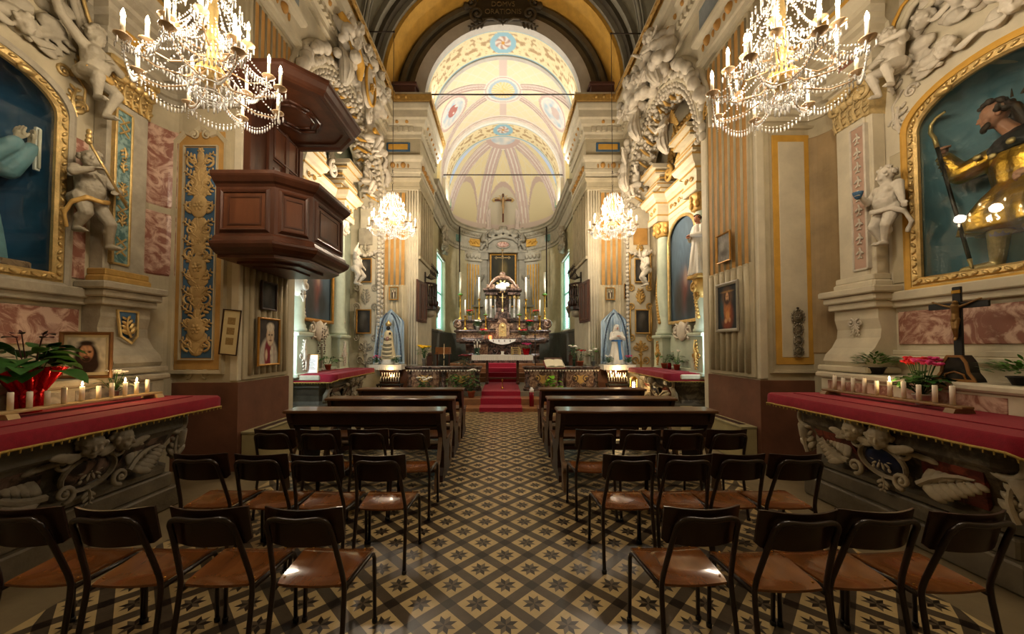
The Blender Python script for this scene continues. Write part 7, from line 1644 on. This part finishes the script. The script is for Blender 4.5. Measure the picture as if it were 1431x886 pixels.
hp_('upper_gradine', M['dark_m'], lambda mb: mb.bbox(-1.62, 1.62, .06, .7, 2.22, 2.56, .01)); hp_('upper_gradine_top', M['dark_m'], lambda mb: (mb.bbox(-1.85, 1.85, .0, .7, 2.56, 2.64, .015)))
for k in range(6): hp_('marble_inlay', M['brown_m'], lambda mb: mb.bbox(-1.5 + k * .5 + (.06 if k > 2 else 0), -1.13 + k * .5 + (.06 if k > 2 else 0), .045, .07, 2.28, 2.5, .006) if k not in () else None)
hp_('tabernacle', M['brown_m'], lambda mb: mb.prism([(-.26, 1.9), (.26, 1.9), (.26, 2.45), (.2, 2.5), (.15, 2.62), (0, 2.7), (-.15, 2.62), (-.2, 2.5), (-.26, 2.45)], -.24, .3))
hp_('tabernacle_door', M['gold'], lambda mb: (mb.prism([(-.14, 1.98), (.14, 1.98), (.14, 2.36)] + [(.14 * math.cos(a), 2.36 + .14 * math.sin(a)) for a in [PI * k / 8 for k in range(1, 8)]] + [(-.14, 2.36)], -.27, -.23), rosette(mb, 0, 2.2, .07, .27), mb.ell((0, -.28, 2.36), (.05, .02, .07), 8, 5)))
hp_('temple_base', M['dark_m'], lambda mb: (mb.bbox(-.32, .32, -.05, .5, 2.64, 2.8, .02), mb.bbox(-.26, .26, -.02, .45, 2.8, 2.92, .02), mb.bbox(-.66, .66, .1, .7, 2.64, 2.7, .01)))
for x, y in ((-.6, .2), (-.46, .1), (-.3, .26), (.3, .26), (.46, .1), (.6, .2)):
    c = hp_('column', M['grey_m'], lambda mb: mb.lathe([(.055, 2.7), (.06, 2.74), (.045, 2.78), (.047, 3.1), (.04, 3.46)], (x, y, 0), 12)); hp_('gilded_capital', M['gold'], lambda mb: mb.lathe([(.04, 3.46), (.06, 3.5), (.055, 3.54), (.075, 3.6)], (x, y, 0), 10), c)
hp_('temple_back', M['dark_m'], lambda mb: mb.bbox(-.34, .34, .36, .5, 2.7, 3.7, .01))
hp_('temple_cornice', M['dark_m'], lambda mb: (mb.bbox(-.7, -.2, .0, .5, 3.6, 3.7, .015), mb.bbox(.2, .7, .0, .5, 3.6, 3.7, .015), mb.bbox(-.76, -.18, -.06, .5, 3.76, 3.84, .015), mb.bbox(.18, .76, -.06, .5, 3.76, 3.84, .015), mb.bbox(-.66, .66, .1, .5, 3.68, 3.78, .01)))
hp_('crown_arch', M['brown_m'], lambda mb: (mb.tube([(-.62, .1, 3.86), (-.5, .1, 3.95), (-.42, .1, 4.1), (-.25, .1, 4.26), (0, .1, 4.32), (.25, .1, 4.26), (.42, .1, 4.1), (.5, .1, 3.95), (.62, .1, 3.86)], [.07, .06, .06, .07, .1, .07, .06, .06, .07], 9), mb.bbox(-.62, -.3, .06, .4, 3.84, 4.02, .02), mb.bbox(.3, .62, .06, .4, 3.84, 4.02, .02), mb.ell((0, .08, 4.42), (.12, .1, .1), 10, 6)))
hp_('white_dove_urn', M['white'], lambda mb: (mb.ell((0, .05, 3.92), (.16, .1, .18), 12, 8), [mb.ell((s * .17, .02, 3.95 + .04 * s), (.11, .04, .1), 8, 5) for s in (-1, 1)]))
hp_('gilded_glory', M['gold'], lambda mb: [mb.ell((.22 * math.cos(a), .12, 3.94 + .2 * math.sin(a)), (.1, .03, .035), 6, 4, Matrix.Rotation(-a, 3, 'Y')) for a in [2 * PI * k / 10 for k in range(10)]])
# gold crucifix before the tabernacle temple and pale cross above it
t = thing('gold_crucifix', 'slender gilded crucifix standing before the tabernacle columns', 'crucifix', (-.02, 14.3, 2.93)); mb = MB(); mb.tube([(0, 0, .02), (0, 0, .75)], .02, 8); mb.tube([(-.13, 0, .58), (.13, 0, .58)], .018, 8); mb.lathe([(.07, 0), (.03, .04), (.04, .1), (.02, .14)], seg=12); mb.build('cross', M['gold'], t)
mb = MB(); corpus(mb, (0, -.03, .6), .3); mb.remesh('figure', M['gold'], .006, t, 1)
t = thing('budded_cross', 'tall pale cross with budded ends rising over the tabernacle in front of the dark painting', 'cross', (-.02, 14.32, 4.5))
mb = MB(); mb.bbox(-.018, .018, -.015, .015, 0, .86, .004); mb.bbox(-.24, .24, -.015, .015, .56, .6, .004)
for p in ((-.25, .58), (.25, .58), (0, .87)):
    for q in range(3): a = q * PI / 2 + (PI / 2 if p[0] < 0 else -PI / 2 if p[0] > 0 else 0); mb.ell((p[0] + .035 * math.cos(a), 0, p[1] + .035 * math.sin(a)), (.028, .02, .028), 8, 5)
rosette(mb, 0, .58, .07, .01); mb.build('cross', mat('pale_metal', '#c3ab84', .4, 9, .15, 0, .4), t)
# candlesticks
def candlestick(x, y, z, hs, hc, label, group, r=.035, green=False):
    t = thing('candlestick', label, 'candlestick', (x, y, z), 0, group)
    mb = MB(); mb.lathe([(.09, 0), (.1, .02), (.06, .05), (.03, .1), (.035, hs * .25), (.05, hs * .3), (.025, hs * .36), (.03, hs * .7), (.045, hs * .76), (.025, hs * .82), (.03, hs * .93), (.075, hs * .97), (.07, hs)], seg=12); mb.build('stick', M['brass'], t)
    mb = MB(); mb.lathe([(r, hs), (r * .92, hs + hc), (.004, hs + hc + .004)], seg=10); mb.build('candle', M['wax'], t)
    if green: mb = MB(); mb.lathe([(.05, hs * .96), (.1, hs * 1.0), (.1, hs * 1.03), (.04, hs * 1.05)], seg=12); mb.build('green_collar', M['leaf2'], t)
PL = {-1: 'left', 1: 'right'}
for s in (-1, 1):
    candlestick(s * 1.66 - .02, 14.4, 2.645, .98, .9, 'tall brass candlestick with green collar at the %s end of the high altar' % PL[s], 'tall altar candlesticks', .045, True)
    candlestick(s * .92 - .02, 14.42, 2.645, .82, .86, 'tall brass candlestick %s of the tabernacle on the upper ledge' % PL[s], 'tall altar candlesticks', .042)
    candlestick(s * 1.44 - .02, 14.12, 2.225, .55, .62, 'shorter brass candlestick towards the %s end of the lower altar ledge' % PL[s], 'short altar candlesticks', .026)
    candlestick(s * .65 - .02, 14.12, 2.225, .58, .6, 'shorter brass candlestick just %s of the tabernacle on the lower ledge' % PL[s], 'short altar candlesticks', .026, True)
for x, y, z, fl, lab, sd in ((-1.32, 14.38, 2.645, 'redf', 'red flowers in white pot on the upper altar ledge, left', 1), (1.28, 14.38, 2.645, 'redf', 'red and white flowers in white pot on the upper altar ledge, right', 2), (-.98, 14.12, 2.225, 'whitef', 'leafy green plant in white pot on the lower altar ledge, left', 3),
                            (1.02, 14.12, 2.225, 'redf', 'dark red flowers in pale pot on the lower altar ledge, right', 4), (-.74, 13.75, 1.862, 'redf', 'small red flowers in pale pot on the altar slab, left of the door', 5), (.76, 13.75, 1.862, 'redf', 'small bright red flowers in pale pot on the altar slab, right', 6)):
    plant('altar_flowers', lab, (x, y, z), M['white'], 40, .1, .035, .2, .15, M['leaf'], (9, M[fl], .04, .36, .13), 80 + sd, True, .3, ph=.14, pr=.07, cat='flowers')
t = thing('sanctuary_lamp', 'glowing red sanctuary lamp left of the tabernacle door', 'lamp', (-.48, 13.72, 1.862)); mb = MB(); mb.lathe([(.05, 0), (.055, .02), (.06, .1), (.05, .14)], seg=12); mb.build('red_glass', emat('red_glow', (1, .12, .03), 4), t); mb = MB(); mb.lathe([(.065, 0), (.065, .015)], seg=12); mb.build('saucer', M['brass'], t)
t = thing('altar_linen', 'white scalloped linen hanging over the front of the high altar slab', 'cloth', (-.02, 13.68, 1.862)); mb = MB(); mb.bbox(-.5, .5, -.02, .3, 0, .006, .001); mb.grid(lambda u, v: (-.5 + u, -.05 - .012 * math.sin(u * 30), .006 - v * (.06 + .14 * math.sin(PI * u))), 40, 4); mb.build('linen', M['lace'], t)
# ================= apse altarpiece and upper crucifix =================
ap = thing('apse_altarpiece', 'grey stucco altarpiece with a dark painting on the apse wall', 'altarpiece', (0, 18.2, 2.5))
def app(nm, m, fn, vox=None, par=None):
    mb = MB(); mb.M = Matrix.Translation((0, 0, -2.5)); fn(mb); return mb.remesh(nm, m, vox, ap, 1) if vox else mb.build(nm, m, par or ap)
GS = mat('retable_grey', '#8d8674', .7, 4, .2, .15)
app('back_wall', GS, lambda mb: mb.bbox(-1.2, 1.2, -.1, .1, 2.45, 6.3, .02))
for s in (-1, 1):
    app('pilaster', GS, lambda mb: (mb.bbox(s * .78, s * 1.1, -.24, 0, 3.0, 5.9, .015), mb.bbox(s * .72, s * 1.16, -.3, 0, 2.5, 3.0, .02), mb.bbox(s * .72, s * 1.16, -.3, 0, 5.85, 6.2, .03)))
    app('figure', GS, lambda mb: (head(mb, (s * 1.25, -.28, 5.0), .12, rot(.2, 0, -s * .6)), robe(mb, (s * 1.25, -.25, 3.6), [(1.3, .06, .06, .1, 0, 0), (1.22, .17, .12, .3, 0, 0), (.9, .2, .14, .6, 0, 0), (.5, .2, .15, 1, 0, 0), (0, .27, .18, 1.4, 0, 0)], 7, .1, 3, 40), mb.cap((s * 1.12, -.3, 4.8), (s * .95, -.4, 5.1), .07, .05), mb.cap((s * 1.4, -.28, 4.78), (s * 1.62, -.32, 5.0), .07, .05)), .022)
    app('bracket', GS, lambda mb: (mb.bbox(s * .98, s * 1.5, -.45, 0, 3.5, 3.62, .02), mb.ell((s * 1.24, -.15, 3.4), (.2, .2, .25), 12, 8)))
    app('crest_putto', GS, lambda mb: (head(mb, (s * .95, -.25, 7.35), .12, rot(.2, 0, -s * .5)), mb.cap((s * .95, -.2, 7.1), (s * 1.0, -.25, 6.85), .13, .13), mb.cap((s * .85, -.3, 7.1), (s * .7, -.3, 7.25), .06, .045), mb.cap((s * 1.0, -.25, 6.85), (s * .8, -.4, 6.75), .09, .07), mb.cap((s * .8, -.4, 6.75), (s * .78, -.35, 6.5), .06, .045)), .02)
app('entablature', GS, lambda mb: (mb.bbox(-1.2, 1.2, -.3, 0, 6.2, 6.32, .02), mb.bbox(-.75, .75, -.2, 0, 6.3, 6.95, .02)))
app('pediment', GS, lambda mb: ([mb.tube([(s * 1.1, -.25, 6.35), (s * .95, -.25, 6.6), (s * .7, -.25, 6.72), (s * .5, -.25, 6.9), (0, -.25, 7.02)], [.08, .08, .07, .08, .1], 9) for s in (-1, 1)], [scroll(mb, s * .6, 7.15, .2, 1.5, s, PI / 2, .06, 22, .2) for s in (-1, 1)], [mb.ell((.16 * k, -.25, 7.25 + .06 * math.cos(k * 2)), (.15, .12, .13), 8, 5) for k in range(-4, 5)], [mb.ell((.1 * k, -.3, 7.42), (.12, .1, .12), 8, 5) for k in (-1, 0, 1)]), .03)
mo = app('marble_oval', M['rose'], lambda mb: mb.ell((0, -.21, 6.62), (.3, .05, .15), 16, 8))
app('oval_rim', GS, lambda mb: mb.tube([(.33 * math.cos(a), -.22, 6.62 + .18 * math.sin(a)) for a in [2 * PI * k / 24 for k in range(24)]], .035, 7, True))
pf = app('painting_frame', GILT, lambda mb: mb.frame_sweep([(0, 0), (0, .04), (.05, .06), (.09, .03), (.09, 0)], [(-.58, -.12, 3.6), (.58, -.12, 3.6), (.58, -.12, 6.1), (-.58, -.12, 6.1)], (0, -1, 0)))
painting('canvas', 1.18, 2.52, soft([(0, .5, .35, .35, '#4a4020', .6), (.1, .75, .2, .1, '#6b5a30', .6), (-.4, .3, .3, .2, '#302a16', .5), (.4, .35, .25, .2, '#3a331c', .5)], '#2b2716'), pf, 40, 60, (0, -.125, 1.09), .01)
t = thing('apse_crucifix', 'large brown crucifix with gilded rays and bud ends high on the apse wall', 'crucifix', (0, 18.02, 7.75))
mb = MB(); mb.bbox(-.045, .045, -.03, .03, 0, 1.5, .008); mb.bbox(-.42, .42, -.03, .03, 1.06, 1.15, .008); mb.build('cross', M['walnut2'], t)
mb = MB()
for p in ((-.44, 1.1), (.44, 1.1), (0, 1.54)):
    for q in range(3): a = q * PI / 2 + (PI / 2 if p[0] < 0 else -PI / 2 if p[0] > 0 else 0); mb.ell((p[0] + .06 * math.cos(a), -.01, p[1] + .06 * math.sin(a)), (.05, .035, .05), 8, 5)
for k in range(12): a = 2 * PI * k / 12; mb.ell((.2 * math.cos(a), .0, 1.22 + .2 * math.sin(a)), (.09, .015, .022), 6, 4, Matrix.Rotation(-a, 3, 'Y'))
mb.build('gilded_buds', M['gold'], t); mb = MB(); corpus(mb, (0, -.07, 1.17), .78); mb.remesh('figure', mat('carved_figure', '#a8875a', .5, 8, .2), .012, t, 1)
for s in (-1, 1):
    mb = MB(); mb.tube([(s * 2.02, 16.95, 3.4), (s * 2.02, 16.95, 7.2)], .032, 8); mb.tube([(s * 2.02, 16.95, 7.2), (s * 2.02, 17.2, 7.25)], .03, 6); o = mb.build('dark_pole', M['iron']); tag(o, 'dark vertical pole against the apse cornice, %s of the altarpiece' % PL[s], 'pole', 'apse poles')
    # stucco knots on the cornice above the windows
    mb = MB(); mb.M = wallM(s, 2.46, 14.45); rnd = random.Random(5)
    for k in range(40): mb.ell((rnd.uniform(-.3, .3), -.1 - .12 * rnd.random(), rnd.uniform(5.3, 6.3)), (rnd.uniform(.06, .12), .09, rnd.uniform(.06, .12)), 7, 5)
    for q in (-1, 1): acanthus(mb, q * .1, 5.5, PI / 2 - q * .6, .6, .4, .1, 5); scroll(mb, q * .3, 5.5, .14, 1.5, q, 0, .04, 20, .08)
    o = mb.remesh('stucco_knot', M['stuccog'], .02, None, 1); tag(o, 'grey stucco knot of leaves over the %s chancel window' % PL[s], 'relief')
# ================= pier furniture inside the chancel =================
for s in (-1, 1):
    t = thing('wooden_board', 'dark panelled wooden board hung on the inner side of the %s chancel pier' % PL[s], 'board', (s * 2.4, 10.72, 2.3), -s * (PI / 2 - .12))
    mb = MB(); mb.bbox(-.42, .42, -.04, 0, 0, 1.2, .008); mb.build('board', M['walnut'], t); mb = MB()
    for x in (-.2, .2): mb.frame_sweep([(0, 0), (0, .015), (.03, .02), (.04, 0)], [(x - .13, -.04, .1), (x + .13, -.04, .1), (x + .13, -.04, 1.1), (x - .13, -.04, 1.1)], (0, -1, 0))
    mb.build('panel_mouldings', M['walnut2'], t)
    t = thing('little_balcony', 'small dark turned-baluster balcony projecting from the %s chancel pier' % PL[s], 'balcony', (s * 2.42, 11.6, 2.75), -s * PI / 2)
    P = [(.36 * math.cos(PI + PI * k / 10), .3 * math.sin(PI + PI * k / 10)) for k in range(11)]
    mb = MB(); mb.prism(P, 0, .1, 'z'); mb.build('floor', M['pewd'], t); mb = MB(); mb.tube([(a, b, .8) for a, b in P], .035, 8); mb.tube([(a, b, .42) for a, b in P], .02, 6); mb.build('rail', M['pewd'], t)
    for k in range(11): mb = MB(); mb.lathe([(.018, .1), (.035, .2), (.015, .36), (.03, .55), (.015, .78)], (P[k][0], P[k][1], 0), 8); mb.build('baluster', M['pewd'], t)
    mb = MB(); mb.ell((0, -.1, -.1), (.22, .16, .14), 12, 8); scroll(mb, 0, -.12, .12, 1.4, 1, 0, .03, 18, .2); mb.build('corbel', M['stuccog'], t)
    t = thing('iron_candelabrum', 'curled wrought iron candelabrum on the %s chancel pier above the little balcony' % PL[s], 'candelabrum', (s * 2.42, 11.3, 3.75), -s * PI / 2); mb = MB()
    for k in range(-3, 4): mb.tube([(0, 0, 0), (k * .08, -.15, -.05), (k * .16, -.3, .05), (k * .17, -.32, .2)], .012, 6); scroll(mb, k * .14, .1, .07, 1.4, 1 if k > 0 else -1, 0, .012, 16, .25)
    mb.bbox(-.06, .06, -.03, 0, -.15, .15); mb.build('arms', M['iron'], t)
    for k in range(-3, 4): mb = MB(); mb.lathe([(.03, .2), (.04, .22), (.012, .23), (.012, .3)], (k * .17, -.32, 0), 8); mb.build('cup', M['iron'], t)
    t = thing('hanging_lamp', 'silver hanging lamp with red glass on the inner wall of the %s chancel pier' % PL[s], 'lamp', (s * 2.2, 12.25, 2.75)); mb = MB(); mb.lathe([(.01, -.2), (.03, -.15), (.02, -.08), (.06, .0), (.1, .1), (.11, .16), (.05, .2)], seg=14); mb.tube([(0, 0, .2), (0, 0, .5), (s * .2, 0, .6)], .008, 6); mb.build('bowl', MATS['silver'], t); mb = MB(); mb.lathe([(.03, .2), (.045, .3), (.03, .36)], seg=12); mb.build('glass', MATS['red_glass'], t)
# flowers, stands and small things about the rail
plant('yellow_flowers', 'bunch of yellow flowers in a glass vase standing on the left altar rail', (-2.2, 10.25, 1.05), MATS['glass_pot'], 34, .16, .03, .36, .12, M['leaf2'], (16, M['yellowf'], .055, .55, .17), 91, True, .2, ph=.22, pr=.06, cat='flowers')
plant('white_flowers', 'white roses in a green vase on the right altar rail', (1.98, 10.25, 1.05), MATS['green_glass'], 26, .12, .03, .36, .12, M['leaf'], (5, M['whitef'], .05, .55, .12), 92, True, .2, ph=.22, pr=.05, cat='flowers')
plant('red_flowers', 'dark red flowers in a terracotta pot behind the right altar rail', (2.22, 10.55, 1.0), M['terracotta'], 20, .12, .03, .36, .12, M['leaf'], (6, M['redf'], .04, .5, .14), 93, True, .2, ph=.18, pr=.09, cat='flowers')
mb = MB(); mb.lathe([(.14, 0), (.12, .03), (.05, .06), (.05, .55), (.12, .6), (.13, .63)], seg=14); o = mb.build('plant_stand', M['walnut'], loc=(2.22, 10.55, FZ)); tag(o, 'turned dark plant stand under the red flowers behind the right rail', 'plant stand')
plant('white_lilies', 'white lilies with round leaves standing at the right end of the altar rail', (2.52, 10.25, 1.05), MATS['glass_pot'], 10, .16, .07, .4, .12, M['leaf2'], (3, M['whitef'], .06, .45, .14), 94, True, .2, ph=.15, pr=.05, cat='flowers')
plant('lily_pot', 'white calla lilies in a pot before the left end of the altar rail', (-2.05, 9.75, .25), M['terracotta'], 24, .18, .04, .3, .2, M['leaf'], (5, M['whitef'], .06, .5, .2), 95, ph=.16, pr=.1)
plant('rail_plant', 'green plant with pale flowers in a terracotta pot on the steps left of the carpet', (-.84, 9.75, .25), M['terracotta'], 60, .16, .045, .55, .2, M['leaf'], (4, M['whitef'], .05, .72, .14), 96, ph=.17, pr=.1)
plant('rail_plant', 'bushy green plant on the steps before the left rail panel', (-1.25, 9.8, .25), M['terracotta'], 40, .15, .05, .45, .2, M['leaf2'], None, 97, ph=.16, pr=.1)
plant('bright_plant', 'bright green leafy plant before the right rail, under the open book', (1.34, 9.8, .25), M['terracotta'], 22, .18, .08, .4, .14, mat('lime_leaf', '#6fae1f', .45, 9, .2), None, 98, ph=.16, pr=.09)
t = thing('paschal_candle', 'tall red glass candle with white cap on the steps right of the carpet', 'candle', (.72, 9.3, .094)); mb = MB(); mb.lathe([(.06, 0), (.062, .34), (.05, .36)], seg=14); mb.build('red_glass', mat('deep_red_glass', '#7d0a1c', .2, 5, .1), t); mb = MB(); mb.lathe([(.055, .35), (.055, .43), (.03, .44), (.03, .47)], seg=12); mb.build('cap', M['white'], t)
t = thing('open_book', 'large open book with blank-looking cream pages on a slant over the right rail', 'book', (1.42, 10.2, 1.1)); t.rotation_euler = (.5, 0, .1)
for s in (-1, 1): mb = MB(); mb.grid(lambda u, v: (s * .26 * u, -.18 + .36 * v, .03 + .035 * math.sin(PI * (.15 + .8 * u))), 10, 4); mb.grid(lambda u, v: (s * .26 * u, -.18 + .36 * v, .0), 4, 2); mb.box(min(0, s * .26), max(0, s * .26), -.18, -.176, 0, .04); mb.build('page_block', mat('page', '#e4dcc0', .7, 30, .05), t)
mb = MB(); mb.bbox(-.28, .28, -.2, .2, -.012, -.001, .003); mb.build('cover', M['redcloth'], t)
t = thing('book_lectern', 'wooden stand under the open book behind the right rail', 'lectern', (1.42, 10.25, FZ)); mb = MB(); mb.tube([(0, .2, 0), (0, .2, .66)], .03, 8); mb.build('post', M['walnut'], t); mb = MB(); mb.add([(-.25, -.2, .59 + .01), (.25, -.2, .6), (.25, .24, .82), (-.25, .24, .82), (-.25, -.2, .575), (.25, -.2, .575), (.25, .24, .795), (-.25, .24, .795)], [(0, 1, 2, 3), (4, 5, 6, 7), (0, 4, 5, 1), (1, 5, 6, 2), (2, 6, 7, 3), (3, 7, 4, 0)]); mb.v = [(x, y + .0, z + .09) for x, y, z in mb.v]; mb.build('desk', M['walnut'], t); mb = MB(); mb.lathe([(.18, 0), (.16, .03), (.04, .05)], (0, .2, 0), 14); mb.build('foot', M['walnut'], t)
plant('poinsettia', 'dark red poinsettia in a gold-wrapped pot on the floor left of the altar table', (-1.22, 11.9, FZ + .0), M['goldp'], 60, .16, .05, .7, .3, M['leafd'], (9, mat('dark_red_petal', '#7d1020', .6, 9, .2), .06, .95, .25), 99, ph=.26, pr=.17)
t = thing('reading_desk', 'brown slanted wooden reading desk at the left of the chancel', 'lectern', (-2.0, 12.3, FZ)); mb = MB(); mb.bbox(-.26, .26, -.02, .02, 1.0, 1.2, .005); mb.build('slope', mat('desk_wood', '#8a5a30', .4, 6, .2), t)
for sx in (-.2, .2): mb = MB(); mb.bbox(sx - .025, sx + .025, -.03, .03, 0, 1.02, .005); mb.build('leg', M['walnut'], t)
mb = MB(); mb.bbox(-.26, .26, -.2, .2, .97, 1.0, .005); mb.build('shelf', MATS['desk_wood'], t)
t = thing('microphone_stand', 'thin pale microphone stand behind the left altar rail', 'microphone stand', (-1.72, 10.7, FZ)); mb = MB(); mb.tube([(0, 0, 0), (0, 0, 1.3)], .012, 8); mb.lathe([(.12, 0), (.11, .02), (.02, .03)], seg=14); mb.build('stand', MATS['pale_metal'], t); mb = MB(); mb.ell((0, 0, .85), .035, 8, 5); mb.build('clamp', M['black'], t)
t = thing('processional_pole', 'slim dark pole in a round foot right of the altar table', 'pole', (1.05, 12.0, FZ)); mb = MB(); mb.tube([(0, 0, 0), (0, 0, 1.75)], .016, 8); mb.build('pole', M['black'], t); mb = MB(); mb.lathe([(.14, 0), (.12, .03), (.03, .05)], seg=14); mb.build('foot', M['black'], t); mb = MB(); mb.bbox(-.09, .09, -.01, .01, 1.6, 1.63); mb.ell((0, 0, 1.77), .03, 8, 5); mb.build('finial', M['goldp'], t)
def carved_chair(x, y, rz, lab):
    t = thing('carved_chair', lab, 'chair', (x, y, FZ), rz, 'carved chancel chairs'); mb = MB(); mb.bbox(-.23, .23, -.22, .22, .42, .47, .01); mb.build('seat', M['walnut'], t); mb = MB(); mb.bbox(-.22, .22, .18, .22, .55, .95, .02); mb.ell((0, .2, .97), (.2, .03, .07), 10, 6); mb.build('backrest', M['walnut'], t)
    for sx in (-.2, .2):
        for sy in (-.19, .19): mb = MB(); mb.lathe([(.02, 0), (.028, .15), (.018, .2), (.025, .42)], (sx, sy, 0), 8); mb.build('leg', M['walnut'], t)
    return t
carved_chair(2.0, 11.3, -1.4, 'dark carved chair behind the right altar rail'); carved_chair(2.05, 12.05, -1.4, 'dark carved chair at the right chancel wall, farther back'); carved_chair(-2.05, 11.2, 1.4, 'dark carved chair behind the left altar rail')
mb = MB(); mb.lathe([(.05, 0), (.04, .02), (.012, .04), (.012, .2), (.03, .24), (.02, .27)], (-.02, 10.6, FZ + .014), 10); o = mb.build('brass_bell_stand', M['brass']); tag(o, 'small brass stand on the red carpet before the altar table', 'stand')
# ---- dark carved cartouche on the crown of the chancel arch
t = thing('arch_cartouche', 'dark carved cartouche with scrolled edges at the crown of the chancel arch', 'cartouche', (0, YF - .1, 10.9)); CM = mat('cartouche_dark', '#4a4030', .7, 5, .25, .2)
mb = MB(); mb.prism([(-.7, .12), (-.5, .06), (.5, .06), (.7, .12), (.78, .45), (.6, .8), (-.6, .8), (-.78, .45)], -.08, 0); mb.build('tablet', mat('tablet_dark', '#332b1e', .7, 5, .2), t)
mb = MB()
for s in (-1, 1): scroll(mb, s * .75, .2, .2, 1.5, s, -PI / 2, .05, 24, .06); scroll(mb, s * .9, .55, .22, 1.5, -s, PI / 2, .05, 24, .04); acanthus(mb, s * .5, .0, PI / 2 - s * 2.0, .5, .4, .05, 4); mb.ell((s * 1.05, -.08, .42), (.1, .08, .1), 8, 6); mb.tube([(s * .12, -.08, -.02), (s * .3, -.1, .05), (s * .6, -.08, .04)], .035, 7)
acanthus(mb, 0, -.12, PI / 2, .25, .5, .05, 3); mb.build('scrollwork', CM, t)
for k, (txt, z) in enumerate((('DOMVS', .42), ('ORATIONIS', .2))):
    cu = bpy.data.curves.new('lettering', 'FONT'); cu.body = txt; cu.size = .2; cu.align_x = 'CENTER'; cu.extrude = .008; o = bpy.data.objects.new('tmp', cu); COL.objects.link(o); me = bpy.data.meshes.new_from_object(o.evaluated_get(bpy.context.evaluated_depsgraph_get())); bpy.data.objects.remove(o, do_unlink=True); o = bpy.data.objects.new('lettering', me); COL.objects.link(o); o.parent = t; o.location = (0, -.09, z); o.rotation_euler = (PI / 2, 0, 0); me.materials.clear(); me.materials.append(mat('letter_tan', '#6b5c40', .6, 6, .1))
